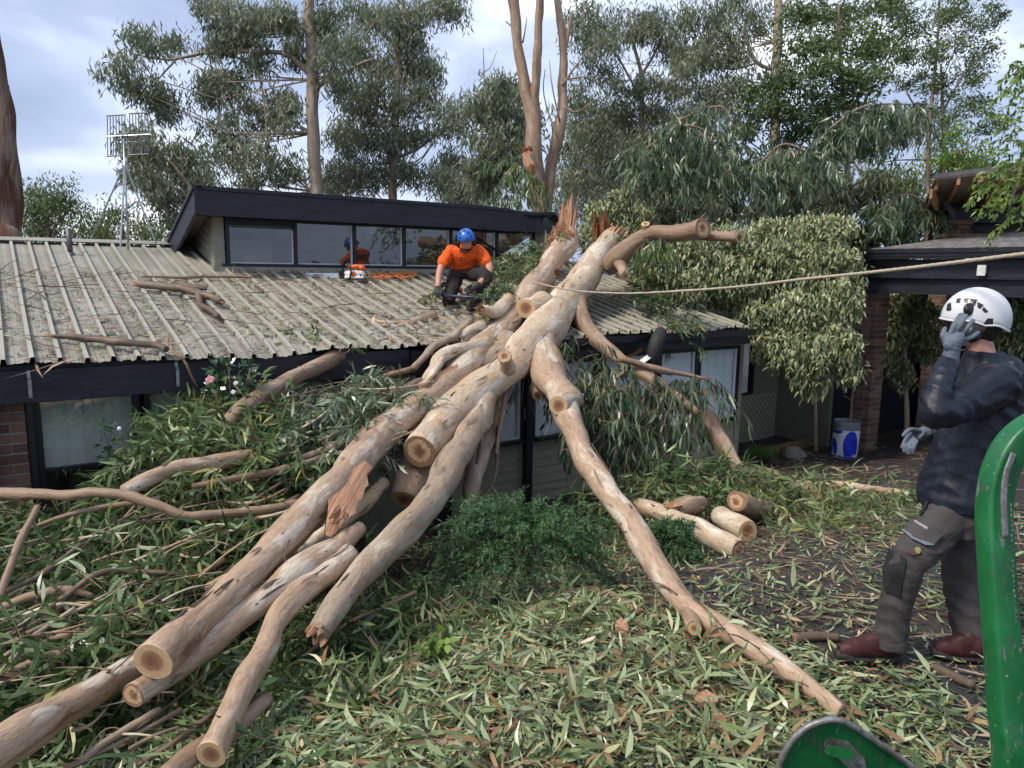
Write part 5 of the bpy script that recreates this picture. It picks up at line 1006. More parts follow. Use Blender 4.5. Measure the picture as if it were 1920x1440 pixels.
tree_thing('gum_tree', 'far gum with forked crown behind the snapped twin trunk', 27, [(1208, 440, 6), (1206, 320, 5.5), (1204, 230, 5), (1203, 150, 4.5), (1198, 120, 3.5), (1185, 70, 2.5), (1180, 20, 1.8)], [[(1203, 140, 3), (1225, 105, 2.4), (1240, 70, 1.6)], [(1204, 190, 2.5), (1160, 110, 2), (1130, 70, 1.5)], [(1206, 230, 2.2), (1240, 170, 1.6), (1285, 140, 1)], [(1206, 260, 2), (1160, 180, 1.5), (1125, 140, 1)]],
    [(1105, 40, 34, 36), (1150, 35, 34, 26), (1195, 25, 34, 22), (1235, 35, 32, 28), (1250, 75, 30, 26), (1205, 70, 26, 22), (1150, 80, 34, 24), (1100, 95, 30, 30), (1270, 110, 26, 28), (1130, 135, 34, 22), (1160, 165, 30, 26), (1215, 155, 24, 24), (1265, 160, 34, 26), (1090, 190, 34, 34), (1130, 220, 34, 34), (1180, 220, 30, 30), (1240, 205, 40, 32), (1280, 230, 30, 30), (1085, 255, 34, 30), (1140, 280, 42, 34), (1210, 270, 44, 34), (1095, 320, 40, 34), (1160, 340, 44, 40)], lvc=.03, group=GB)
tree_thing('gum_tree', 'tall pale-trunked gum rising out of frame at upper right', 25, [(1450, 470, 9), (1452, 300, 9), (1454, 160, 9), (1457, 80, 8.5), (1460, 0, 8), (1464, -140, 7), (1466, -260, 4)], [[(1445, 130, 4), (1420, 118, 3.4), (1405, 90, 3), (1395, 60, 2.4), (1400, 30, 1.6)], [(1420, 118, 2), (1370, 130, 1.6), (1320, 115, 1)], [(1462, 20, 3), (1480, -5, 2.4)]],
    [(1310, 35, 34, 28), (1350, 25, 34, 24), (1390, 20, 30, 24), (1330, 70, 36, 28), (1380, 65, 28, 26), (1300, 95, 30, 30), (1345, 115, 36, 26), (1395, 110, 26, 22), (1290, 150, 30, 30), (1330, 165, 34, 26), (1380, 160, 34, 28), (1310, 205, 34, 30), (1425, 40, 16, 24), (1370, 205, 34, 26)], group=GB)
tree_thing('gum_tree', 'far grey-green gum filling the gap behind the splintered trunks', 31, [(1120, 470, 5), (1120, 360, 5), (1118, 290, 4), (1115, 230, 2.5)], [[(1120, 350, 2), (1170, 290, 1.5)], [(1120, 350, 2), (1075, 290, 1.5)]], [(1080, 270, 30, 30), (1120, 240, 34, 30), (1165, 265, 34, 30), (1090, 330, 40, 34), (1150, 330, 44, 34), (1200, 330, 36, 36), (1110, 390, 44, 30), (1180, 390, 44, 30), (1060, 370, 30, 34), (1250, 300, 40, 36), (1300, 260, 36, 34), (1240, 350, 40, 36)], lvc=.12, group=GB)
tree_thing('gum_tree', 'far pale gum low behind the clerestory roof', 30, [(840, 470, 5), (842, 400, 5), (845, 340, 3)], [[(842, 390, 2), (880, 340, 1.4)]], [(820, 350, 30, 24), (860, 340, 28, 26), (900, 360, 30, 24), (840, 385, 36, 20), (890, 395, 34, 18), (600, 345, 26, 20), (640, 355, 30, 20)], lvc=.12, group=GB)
GW = 'dark bushy trees on the right'
tree_thing('wattle_tree', 'dense dark wattle filling the upper right behind the broken gum heads', 21, [(1590, 470, 6), (1588, 300, 5.5), (1580, 180, 4.5), (1575, 90, 3), (1572, 10, 2)], [[(1588, 300, 3), (1540, 220, 2.2), (1500, 150, 1.5)], [(1585, 220, 3), (1630, 150, 2), (1670, 90, 1.2)]],
    [(1500, 40, 42, 36), (1560, 25, 42, 34), (1620, 25, 42, 30), (1670, 30, 34, 34), (1490, 95, 34, 36), (1545, 85, 42, 36), (1605, 80, 42, 36), (1655, 85, 36, 32), (1470, 150, 34, 36), (1520, 150, 42, 36), (1580, 145, 40, 34), (1640, 150, 34, 32), (1450, 200, 34, 34), (1500, 210, 42, 36), (1560, 215, 42, 36), (1620, 215, 36, 32), (1420, 240, 34, 30), (1480, 270, 44, 36), (1560, 280, 44, 34), (1620, 280, 36, 34), (1410, 190, 26, 30)],
    leaf=(.13, .22), wid=(.045, .07), mat='leaf_wattle', bmat='bark_brown', grav=.3, group=GW, cover=.6, lvc=-.03)
tree_thing('wattle_tree', 'open leggy tree with thin dark stems at the far right', 17, [(1740, 440, 5), (1740, 330, 4.5), (1742, 250, 4), (1750, 160, 3), (1758, 80, 2.2), (1762, -20, 1.6)], [[(1772, 440, 4), (1770, 330, 3.6), (1768, 220, 3), (1764, 120, 2)], [(1745, 230, 2), (1710, 190, 1.6), (1690, 150, 1)], [(1768, 210, 2), (1800, 150, 1.5), (1830, 110, 1)], [(1742, 300, 1.6), (1690, 300, 1.2), (1650, 305, .8)], [(1766, 150, 1.6), (1790, 95, 1.2), (1820, 50, .8)]],
    [(1720, 40, 34, 34), (1770, 40, 30, 34), (1700, 95, 30, 30), (1745, 110, 30, 30), (1790, 90, 28, 28), (1830, 50, 28, 26), (1700, 160, 26, 26), (1760, 165, 30, 26), (1810, 130, 30, 24), (1790, 205, 34, 22), (1740, 215, 24, 22), (1840, 175, 24, 22), (1845, 100, 24, 24), (1800, 20, 26, 20), (1855, 30, 22, 26), (1780, 260, 26, 16), (1860, 230, 18, 14)],
    leaf=(.07, .13), wid=(.022, .038), mat='leaf_wattle', bmat='bark_brown', grav=.3, group=GW, cover=.40, clus=.2)
tree_thing('bush', 'dark understorey bush behind the sawn limb', 17.5, [(1280, 500, 4), (1278, 400, 4), (1275, 330, 2.5)], [[(1278, 400, 2), (1320, 340, 1.6)]], [(1230, 320, 44, 34), (1290, 300, 44, 34), (1350, 310, 44, 36), (1240, 380, 48, 36), (1310, 370, 48, 40), (1380, 370, 44, 36), (1200, 350, 30, 40), (1330, 420, 50, 36), (1260, 430, 44, 30)], mat='leaf_gum_far', bmat='bark_brown', lvc=-.12, group=GW, cover=.7, dens=2.4)
tree_thing('bush', 'dark understorey bush behind the pale shrub', 18, [(1500, 500, 4), (1498, 420, 4), (1495, 360, 2.5)], [[(1498, 420, 2), (1540, 370, 1.6)]], [(1430, 330, 44, 34), (1490, 330, 46, 36), (1550, 345, 44, 36), (1440, 390, 46, 36), (1510, 395, 46, 36), (1580, 390, 44, 36), (1620, 350, 40, 40), (1660, 400, 40, 34)], mat='leaf_gum_far', bmat='bark_brown', lvc=-.12, group=GW, cover=.7, dens=2.4)
tree_thing('bush', 'understorey bush left of the outbuilding roof', 18.5, [(1700, 500, 4), (1700, 420, 4), (1698, 360, 2.5)], [[(1700, 420, 2), (1730, 370, 1.6)]], [(1660, 340, 36, 34), (1715, 350, 36, 34), (1690, 400, 44, 34), (1740, 400, 34, 34), (1800, 330, 40, 26), (1850, 320, 34, 22), (1640, 440, 40, 26), (1700, 440, 40, 26), (1745, 440, 34, 26), (1600, 450, 36, 26)], mat='leaf_wattle', bmat='bark_brown', lvc=-.03, group=GW, cover=.6)
tree_thing('bush', 'yellow-green bush peeping above the outbuilding roof', 16.5, [(1830, 460, 3), (1830, 380, 3), (1830, 320, 2)], [], [(1800, 290, 26, 16), (1840, 295, 30, 14), (1770, 310, 16, 14)], mat='leaf_bright', lvc=.1, leaf=(.09, .15), wid=(.03, .045), cover=.5)
GL = 'bushes behind the left roof ridge'
tree_thing('bush', 'bushy dark shrub right of the big brown trunk', 21, [(95, 520, 4), (92, 440, 4), (90, 400, 2)], [[(92, 440, 2), (60, 400, 1.2)], [(92, 440, 2), (125, 395, 1.2)]], [(60, 395, 22, 26), (90, 390, 26, 22), (125, 400, 24, 26), (60, 435, 30, 22), (105, 435, 36, 22), (150, 430, 24, 22), (75, 365, 10, 10), (110, 370, 10, 12)], leaf=(.10, .17), wid=(.028, .045), mat='leaf_wattle', bmat='bark_brown', group=GL, lvc=.02)
tree_thing('bush', 'round-topped shrub behind the antenna legs', 23, [(230, 520, 4), (230, 450, 4), (230, 420, 2)], [], [(190, 430, 24, 20), (225, 410, 26, 22), (255, 425, 24, 24), (210, 450, 36, 14), (275, 445, 24, 16), (180, 455, 16, 10)], leaf=(.10, .17), wid=(.03, .05), mat='leaf_wattle', bmat='bark_brown', group=GL, lvc=.12)
tree_thing('bush', 'yellowish shrub tucked against the clerestory end', 21, [(340, 520, 4), (340, 440, 4), (338, 400, 2)], [], [(330, 400, 22, 22), (345, 425, 22, 22), (315, 440, 22, 18), (365, 390, 18, 20)], leaf=(.10, .17), wid=(.03, .05), mat='leaf_wattle', bmat='bark_brown', group=GL, lvc=.2)
# big stringy-bark trunk at the left edge (crown far above the frame)
P, R = wpath([(8, 500, 13, 40), (2, 440, 13, 36), (-4, 330, 13, 33), (-12, 200, 13, 28), (-22, 80, 13, 24), (-34, -80, 13, 20), (-44, -260, 13, 16)]); P = np.vstack([A([P[0][0], P[0][1], -1.2]), P]); R = np.concatenate([[.42], R])
t = thing('gum_tree', 'massive reddish-brown trunk with peeling bark at the left edge', 'tree', A([P[0][0], P[0][1], -.9])); V, Fc, bk = tube(P, R, 28, 10, .08, 77); tk = mk('trunk', V, Fc, 'bark_stringy', t, True, {'bk': bk})
d = MB(); Q, S = wpath([(24, 330, 12.75, 6), (30, 300, 12.7, 5), (29, 275, 12.65, 2)]); d.tube(Q, S, 6, res=4, sq=.4); d.build('bark_flake', 'sleeper', t); d = MB(); Q, S = wpath([(12, 215, 12.75, 5), (16, 180, 12.75, 3), (17, 160, 12.75, 1)]); d.tube(Q, S, 6, res=4, sq=.4); d.build('bark_flake', 'sleeper', t)
cc = P[-1]+A([-1.5, 0, 2.5])+rng.normal(0, 1, (60, 3))*A([1.2, 1.2, .8]); p = np.repeat(cc, 40, 0)+rng.normal(0, .3, (2400, 3)); mk_leaves('crown', p, nzr(rdir(2400)+A([0, 0, -1])), rdir(2400), rng.uniform(.15, .25, 2400), .035, 'leaf_gum_far', t, simple=True)
# snapped twin-stemmed gum behind the clerestory
def gum_snapped():
    D = 13.6; Pb = at(1022, 470, D); t = thing('snapped_gum', 'snapped gum with three bare tan stems rising behind the clerestory end', 'tree', A([Pb[0], Pb[1], gz(Pb[0], Pb[1])]))
    b = A([Pb[0], Pb[1], -1.])
    def st(path, nm, sd_, first=None):
        Q, S = wpath(path)
        if first is not None: Q = np.vstack([first, Q]); S = np.concatenate([[S[0]*1.1], S])
        return stemmesh(nm, Q, S, 'bark_tan', t, 16, 6, .07, sd_)
    s1 = st([(1030, 450, D, 17), (1018, 400, D, 15), (1006, 330, D, 14), (1000, 270, D, 14), (997, 210, D, 16), (985, 160, D, 11), (974, 100, D, 9.5), (966, 40, D, 10), (958, -30, D, 9), (950, -120, D, 7)], 'trunk', 501, b)
    st([(1001, 215, D, 11), (1003, 175, D-.05, 9.5), (1006, 120, D-.1, 8.5), (1010, 60, D-.1, 7.5), (1012, 0, D-.1, 7), (1012, -110, D-.1, 5)], 'stem', 502)
    st([(1022, 400, D+.2, 11), (1032, 330, D+.2, 10), (1040, 280, D+.2, 11), (1052, 220, D+.2, 11), (1056, 150, D+.2, 8.5), (1057, 100, D+.2, 8), (1050, 40, D+.2, 7), (1043, -20, D+.2, 6), (1040, -110, D+.2, 4)], 'stem', 503)
    st([(1056, 110, D+.2, 4), (1066, 60, D+.2, 4), (1072, 25, D+.2, 2.5)], 'stub', 504)
    for i, pa in enumerate(([(1055, 160, D+.1, 3), (1075, 130, D+.1, 2), (1105, 90, D, 1.2)], [(1058, 150, D+.1, 2), (1085, 145, D+.1, 1.5), (1120, 142, D, 1)], [(980, 80, D, 2), (985, 55, D, 1.4), (988, 32, D, .7)], [(1045, 260, D, 1.6), (1020, 180, D, 1.2), (1022, 130, D, .7)], [(1050, 230, D, 2), (1035, 160, D-.2, 1.2), (1030, 110, D-.2, .6)], [(1055, 200, D, 2), (1080, 210, D, 1.4), (1105, 195, D, .8), (1130, 180, D, .5)], [(960, 50, D, 1.6), (948, 40, D, 1)])):
        Q, S = wpath(pa); stemmesh('twig', Q, S, 'bark_far', t, 6, 4, .1, 510+i)
    # broken stub with a rotten hollow
    br = st([(1012, 400, D-.25, 15), (1003, 350, D-.3, 15), (997, 315, D-.3, 13), (990, 288, D-.3, 11)], 'broken_stem', 520)
    splinters(at(988, 286, D-.3), A([-.12, -.1, 1]), .09, 16, .18, br, 521, 'split_dark', spread=.2); splinters(at(996, 318, D-.45), A([-.05, -.3, -1]), .08, 14, .3, br, 522, 'split_dark', spread=.1)
    wound([(985, 285, D-.42), (997, 320, D-.46), (1008, 370, D-.42), (1020, 420, D-.4)], [8, 9, 8, 4], br, 523)
    return t
gum_snapped()
# ============================================================ pale shrub crushed between the roofs
def pale(name, label, D, blobs, trunk, dens=1., mat='leaf_pale', leaf=(.06, .135), wid=(.022, .038), lvc=0.):
    P, R = wpath([(x, y, D+dd, r) for x, y, r, dd in trunk]); g0 = gz(P[0][0], P[0][1]); t = thing(name, label, 'shrub', A([P[0][0], P[0][1], min(g0, P[0][2])]))
    P = np.vstack([A([P[0][0], P[0][1], g0-.1]), P]); R = np.concatenate([[R[0]*1.1], R]); LOGN[0] += 1; stemmesh('trunk', P, R, 'bark_grey', t, 10, 5, .05, LOGN[0])
    PP = []; DD = []; lv = []; tw = []
    for b in blobs:
        px, py, rx, ry = b[:4]; dd = b[4] if len(b) > 4 else 0; c = at(px, py, D+dd); kx = rx*D/F; ky = ry*D/F; kd = (kx+ky)*.5
        nw = int(dens*kx*ky*1750)
        v = rdir(nw)*(rng.random((nw, 1))**(1/3.5)); w_ = c+cR*v[:, :1]*kx+cU*v[:, 1:2]*ky+A([0, 1., 0])*v[:, 2:3]*kd
        per = 7; th = rng.random((nw, 1))*6.28+np.arange(per)[None]*6.28/per+rng.normal(0, .5, (nw, per)); tilt = rng.uniform(-1.4, .25, (nw, per))-.2
        dr = np.stack([np.cos(th)*.62, np.sin(th)*.62, tilt], -1); PP.append((w_[:, None]+rng.normal(0, .04, (nw, per, 3))).reshape(-1, 3)); DD.append(dr.reshape(-1, 3))
        l0 = np.clip(rng.beta(2.2, 2.2, (nw, per))*.75+rng.normal(0, .16, (nw, 1))+.06+.16*v[:, 1:2]+lvc, 0, .97); l0 = np.where(rng.random((nw, per)) < .004, 1., l0); lv.append(l0.ravel())  # whorls lighter towards blob tops, light and dark put into leaf tone
        for i in rng.choice(nw, min(nw, 24), replace=False):
            m1 = c*.5+w_[i]*.5+rng.normal(0, .06, 3); tw.append(np.stack([c, c*.5+m1*.5, m1, m1*.5+w_[i]*.5+A([0, 0, .04]), w_[i]]))
        k = int(np.argmin(np.linalg.norm(P-c, axis=1))); a = P[k]; tw.append(np.stack([a, a*.7+c*.3, a*.5+c*.5+rng.normal(0, .05, 3), a*.3+c*.7, c]))
    PP = np.vstack(PP); DD = nzr(np.vstack(DD)); n = len(PP)
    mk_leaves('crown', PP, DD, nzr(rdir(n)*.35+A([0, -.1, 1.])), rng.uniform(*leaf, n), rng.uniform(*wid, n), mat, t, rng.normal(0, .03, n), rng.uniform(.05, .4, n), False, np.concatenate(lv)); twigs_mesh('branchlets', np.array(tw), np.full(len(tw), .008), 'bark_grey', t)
pale('pale_shrub', 'large pale olive shrub with drooping leaf whorls between house and carport', 11.4, [(1240, 495, 44, 38, .1), (1300, 470, 46, 34, .1), (1370, 452, 46, 34, .2), (1270, 560, 40, 26, .2), (1345, 585, 40, 20, .3), (1440, 440, 46, 34, .4), (1510, 430, 46, 32, .2), (1570, 430, 40, 28, 0), (1225, 550, 34, 28, .3), (1300, 530, 46, 40, 0), (1370, 520, 50, 44, 0), (1440, 510, 50, 44, .1), (1510, 500, 48, 44, -.1), (1570, 490, 38, 40, -.2), (1430, 590, 46, 44, -.1), (1500, 580, 50, 46, -.3), (1565, 560, 44, 46, -.4), (1450, 650, 36, 40, -.3), (1510, 660, 46, 46, -.5), (1570, 640, 40, 46, -.5), (1520, 715, 30, 26, -.5), (1590, 690, 24, 30, -.5), (1400, 555, 40, 36, .2), (1590, 570, 22, 40, -.4), (1340, 560, 36, 26, .7), (1200, 520, 24, 30, 1.), (1400, 480, 46, 32, .1), (1470, 474, 46, 32, 0), (1540, 466, 46, 32, -.1), (1330, 500, 44, 34, .1), (1590, 520, 30, 40, -.2)],
    [(1530, 840, 4, 1.1), (1525, 700, 4, .9), (1510, 600, 7, .2), (1500, 520, 5, .1), (1450, 470, 3, .3)])
pale('pale_shrub', 'pale shrub branch in deep shade under the carport beam', 12.9, [(1670, 570, 34, 34), (1710, 570, 34, 30), (1740, 600, 30, 34), (1680, 620, 34, 34), (1660, 670, 26, 36), (1690, 700, 22, 30), (1740, 650, 26, 26)], [(1700, 800, 5, .1), (1698, 700, 4, .1), (1695, 620, 3, 0)], .8, lvc=-.18)  # lowered leaf tone puts the shade under the beam into the colour
pale('pale_shrub', 'shrub foliage in shade at the right edge behind the white helmet', 11.2, [(1885, 590, 30, 40), (1900, 640, 30, 40), (1930, 600, 30, 60)], [(1920, 820, 5, .1), (1915, 700, 4, .1), (1905, 620, 3, 0)], .7, lvc=-.22)  # leaf colour darkened as well, standing in for the shade here
pale('pale_shrub', 'yellow-green leafy shrub behind the splintered trunk ends', 13.2, [(1130, 400, 34, 30), (1160, 380, 30, 30), (1110, 440, 30, 30), (1170, 430, 34, 34), (1200, 410, 26, 30), (1195, 470, 30, 30)], [(1150, 560, 5, 0), (1150, 480, 4, 0), (1150, 420, 3, 0)], .8, lvc=.02)
# camellia against the windows, conifer shrub, weeds
def broad(name, label, cat, pts, n, D, mat, leaf, wid, parent_blob, stems):
    PP = []; DD = []
    for px, py, rx, ry in parent_blob:
        m_ = int(n*rx*ry/900)+4; v = rdir(m_)*(rng.random((m_, 1))**.5); PP.append(at(px, py, D)+cR*v[:, :1]*rx*D/F+cU*v[:, 1:2]*ry*D/F+A([0, 1, 0])*v[:, 2:3]*(rx+ry)*.4*D/F); DD.append(nzr(v+rdir(m_)*.7+A([0, -.3, .1])))
    PP = np.vstack(PP); DD = np.vstack(DD); m_ = len(PP); t = thing(name, label, cat, A([PP[:, 0].mean(), PP[:, 1].mean(), PP[:, 2].min()]))
    V, Fc, k = leaf_arrays(PP, DD, nzr(rdir(m_)*.6+A([0, -.5, 1])), rng.uniform(*leaf, m_), rng.uniform(*wid, m_), 0.02, .12); mk('foliage', V, Fc, mat, t, attrs={'lv': np.repeat(rng.random(m_), k)}, kind='stuff')
    for pa in stems: P, R = wpath(pa); LOGN[0] += 1; stemmesh('stem', P, R, 'bark_brown', t, 6, 4, .05, LOGN[0])
    return t
ca = broad('camellia_shrub', 'glossy dark camellia with a pink flower in front of the fascia', 'shrub', None, 60, 6.35, 'leaf_camellia', (.06, .09), (.032, .045), [(420, 690, 30, 20), (455, 705, 26, 22), (405, 720, 24, 22), (440, 740, 34, 22), (470, 690, 12, 10)], [[(430, 860, 6.35, 3), (430, 780, 6.35, 2.5), (432, 720, 6.3, 2), (425, 680, 6.3, 1)], [(431, 760, 6.35, 2), (460, 720, 6.3, 1.5), (470, 690, 6.3, 1)]])
for x, y, r in ((393, 712, 8), (442, 718, 4), (437, 735, 4)):
    c = at(x, y, 6.1); rr = r*6.1/F; d = MB()
    for k in range(9):
        a = k*2.4; e = .35+.07*k; u_ = nz(cR*math.cos(a)+cU*math.sin(a)-fw*.8); d.ell(c+(cR*math.cos(a)+cU*math.sin(a))*rr*(.2+.06*k), cR*rr*.5*abs(math.cos(a))+A([.003, 0, 0]), cU*rr*.55+A([0, 0, .002]), u_*rr*.22, 8, 5)
    d.build('flower', 'petal' if r > 5 else 'bag_white', ca, True)
cb = broad('camellia_sprig', 'camellia sprig with pale bud before the leftmost window', 'shrub', None, 30, 5.6, 'leaf_camellia', (.06, .085), (.03, .04), [(190, 800, 10, 8), (205, 825, 18, 16), (215, 855, 24, 14), (232, 870, 16, 10)], [[(240, 900, 5.6, 2), (215, 860, 5.6, 1.6), (195, 810, 5.6, 1)], [(236, 880, 5.6, 1.6), (232, 840, 5.6, 1.2), (224, 806, 5.6, .8)]])
c = at(224, 804, 5.55); MB().ell(c, A([.016, 0, 0]), A([0, .016, 0]), A([0, 0, .018]), 10, 8).build('bud', 'bag_white', cb, True)
def conifer(label, D, c0, rx, ry, n, mat='leaf_juniper', base=None):
    ctr = at(c0[0], c0[1], D); t = thing('conifer_shrub', label, 'shrub', A([ctr[0], ctr[1], gz(ctr[0], ctr[1])]))
    v = rdir(n); v[:, 1] = -np.abs(v[:, 1])*.8+.15; v[:, 2] = np.where(v[:, 2] < -.5, -v[:, 2], v[:, 2]); v = nzr(v); f = rng.uniform(.2, .75, (n, 1))*(.75+.35*np.sin(v[:, :1]*5+1)*np.sin(v[:, 2:3]*6)); kx = rx*D/F; ky = ry*D/F
    P0 = ctr+v*f*A([kx, kx*.8, ky])-A([0, 0, ky*.25]); D0 = nzr(v*A([1, 1, .8])+rdir(n)*.35); L_ = rng.uniform(.2, .62, n)*kx/.6
    for k, (nm, extra) in enumerate((('foliage', 0),)): sprays(t, P0, D0, L_, 46, (.03, .065), (.005, .009), .45, mat, .05, .003, 'bark_brown', None, True, nm, .15)
    # fine side shoots
    m_ = n*5; i = rng.integers(0, n, m_); f2 = rng.uniform(.25, .95, (m_, 1)); Q0 = P0[i]+D0[i]*L_[i][:, None]*f2-A([0, 0, .45])*L_[i][:, None]*f2**2; E0 = nzr(D0[i]+rdir(m_)*.8); sprays(t, Q0, E0, rng.uniform(.06, .13, m_), 14, (.018, .04), (.004, .007), .5, mat, .05, .0018, 'bark_brown', None, True, 'shoots', .2)
    P, R = wpath([(c0[0], c0[1]+ry, D, 10), (c0[0]-3, c0[1]+ry*.4, D, 8), (c0[0]+8, c0[1]-ry*.2, D, 4)]); stemmesh('stem', P, R, 'bark_brown', t, 8, 4, .05, 901); return t
conifer('bushy dark green conifer shrub under the fallen limbs', 5.15, (990, 1000), 150, 80, 250); conifer('light feathery conifer shoots beside the long cream log', 5.75, (1262, 1000), 42, 44, 70)
wd = broad('weed_plant', 'small bright green broad-leaved weed in the foreground litter', 'plant', None, 26, 3.95, 'leaf_bright', (.05, .08), (.035, .05), [(830, 1200, 28, 16), (800, 1215, 18, 12)], [[(825, 1230, 3.95, 2), (826, 1205, 3.95, 1.5)]]); wd.location.z += .0
def grass(label, px, py, n, h, w_):
    c = on_ground(px, py); t = thing('grass_tuft', label, 'grass', c); P = c+rng.normal(0, 1, (n, 3))*A([w_, w_*.6, 0]); P[:, 2] = gz(P[:, 0], P[:, 1])-.01
    mk_leaves('blades', P, nzr(rng.normal(0, .35, (n, 3))+A([0, 0, 1])), rdir(n), rng.uniform(.4, 1, n)*h, .011, 'grass', t, .05, .3)
grass('bright grass tuft at the house corner', 1430, 858, 240, .28, .10); grass('small sparse grass tuft right of the larger one', 1482, 852, 60, .16, .06)
for k, (x, y, r, lb) in enumerate(((1490, 856, 24, 'grey weathered rock by the grass tuft'), (1448, 872, 18, 'dark mossy rock left of the larger grey rock'))):
    c = on_ground(x, y); D = (c-CAM)@fw; rr = r*D/F; d = MB(); d.ell(c, A([rr, 0, 0]), A([0, rr*.8, 0]), A([0, 0, rr*.8]), 16, 10); V = np.vstack(d.V); V += (np.sin(V*23+k)*np.cos(V[:, [1, 2, 0]]*17))*rr*.14; d.V = [V]; tag(d.build('rock', 'mortar' if k == 0 else 'potting', smooth=False), lb, 'rock')
# right-edge overhanging branch, closer to the viewer
ob = thing('overhanging_branch', 'light green leafy branch hanging into the right edge', 'branch', at(1905, 430, 7.2))
px = poly_sample([(1890, 90), (1930, 60), (1960, 420), (1870, 420), (1830, 350), (1870, 250), (1880, 170)], 120); P0 = np.array([at(x, y, 7.2+rng.normal(0, .25)) for x, y in px]); sprays(ob, P0, rdir(120)*A([1, 1, .5])+A([-.6, 0, -.2]), rng.uniform(.12, .28, 120), 13, (.05, .085), (.016, .026), .4, 'leaf_bright', .3, .0025, 'bark_brown')
for k, pa in enumerate(([(2050, 60, 7.2, 8), (1980, 180, 7.2, 6), (1920, 300, 7.2, 4), (1890, 400, 7.2, 2)], [(2050, 60, 7.2, 6), (1960, 110, 7.2, 4), (1900, 140, 7.2, 2)])): P, R = wpath(pa); stemmesh('stem', P, R, 'bark_brown', ob, 8, 5, .05, 950+k)
# ============================================================ litter
def litter_density(x, y):
    d = (x-HE[0])*(-hn[0])+(y-HE[1])*(-hn[1]); a = ss(4.8-y-.7*np.maximum(0, x-.3), -.35, .6)*ss(2.3-x, -.4, .6); b = .11*ss(7.8-y, -.5, 1.5)+.08
    n_ = .5+.5*np.sin(3.1*x+1.3*np.sin(2.2*y))*np.sin(2.7*y+.8*np.sin(3*x)); return np.maximum(a, b*(.45+.9*n_))
def litter(n, box, f):
    out = []
    while sum(map(len, out)) < n:
        p = rng.uniform([box[0], box[2]], [box[1], box[3]], (n*2, 2)); k = rng.random(n*2) < f(p[:, 0], p[:, 1]); out.append(p[k])
    p = np.vstack(out)[:n]; return p
p = litter(30000, (-2.2, 4.6, 2.1, 11), litter_density); n = len(p)
dz = .004+rng.random(n)**2*.05*ss(5.0-p[:, 1], 0, 1); P0 = np.column_stack([p, gz(p[:, 0], p[:, 1])+dz]); th = rng.normal(0, .9, n)+2.2*np.sin(p[:, 0]*2.3+p[:, 1]*1.7)+3.14*rng.integers(0, 2, n); tilt = rng.normal(0, .17, n)
D0 = np.column_stack([np.cos(th), np.sin(th), tilt]); Ln = rng.gamma(8, .0115, n).clip(.03, .18); Wd = Ln*rng.uniform(.10, .20, n); lv = np.clip(rng.beta(1.5, 1.5, n)*.95, 0, .95); lv = np.where(rng.random(n) < .14, rng.uniform(.93, 1, n), lv)
near = np.argsort(-(Ln*Wd/((P0-CAM)@fw)**2)*((P0[:, 1] > 2.55) & (dz > .012) & (np.abs(P0[:, 0]) < P0[:, 1]*.68)))[:300]; rest = np.ones(n, bool); rest[near] = False
N0 = nzr(rdir(n)*.5+A([0, 0, 1])); V, Fc, k = leaf_arrays(P0[rest], D0[rest], N0[rest], Ln[rest], Wd[rest], rng.normal(0, .13, rest.sum()), rng.normal(-.08, .22, rest.sum())); V = clampV(V)
tag(mk('leaf_litter', V, Fc, 'leaf_litter', attrs={'lv': np.repeat(lv[rest], k)}), 'carpet of fallen gum leaves over the foreground and driveway', 'leaf litter', kind='stuff')
gobj = bpy.data.objects['ground']; LM = []
for j in range(24):
    V, Fc, k = leaf_arrays(np.zeros((1, 3)), A([[1., 0, 0]]), A([[0, 0, 1.]]), 1., A([.17]), A([rng.normal(0, .1)]), A([rng.uniform(-.2, .1)])); me = bpy.data.meshes.new('leaf'); me.from_pydata([tuple(v) for v in V], [], [tuple(int(q) for q in f) for f in Fc]); at_ = me.attributes.new('lv', 'FLOAT', 'POINT'); at_.data.foreach_set('value', np.full(6, lv[near[j]], np.float32)); me.materials.append(MATS['leaf_litter']); LM.append(me)
for j, i in enumerate(near):
    o = bpy.data.objects.new('leaf', LM[j % 24]); col.objects.link(o); o.parent = gobj; X = nz(D0[i]); Z = nz(N0[i]-X*(N0[i]@X)); Y = np.cross(Z, X); q = P0[i]-wloc(gobj)+A([0, 0, .012])
    o.matrix_local = Matrix(((X[0]*Ln[i], Y[0]*Ln[i], Z[0]*Ln[i], q[0]), (X[1]*Ln[i], Y[1]*Ln[i], Z[1]*Ln[i], q[1]), (X[2]*Ln[i], Y[2]*Ln[i], Z[2]*Ln[i], q[2]), (0, 0, 0, 1)))
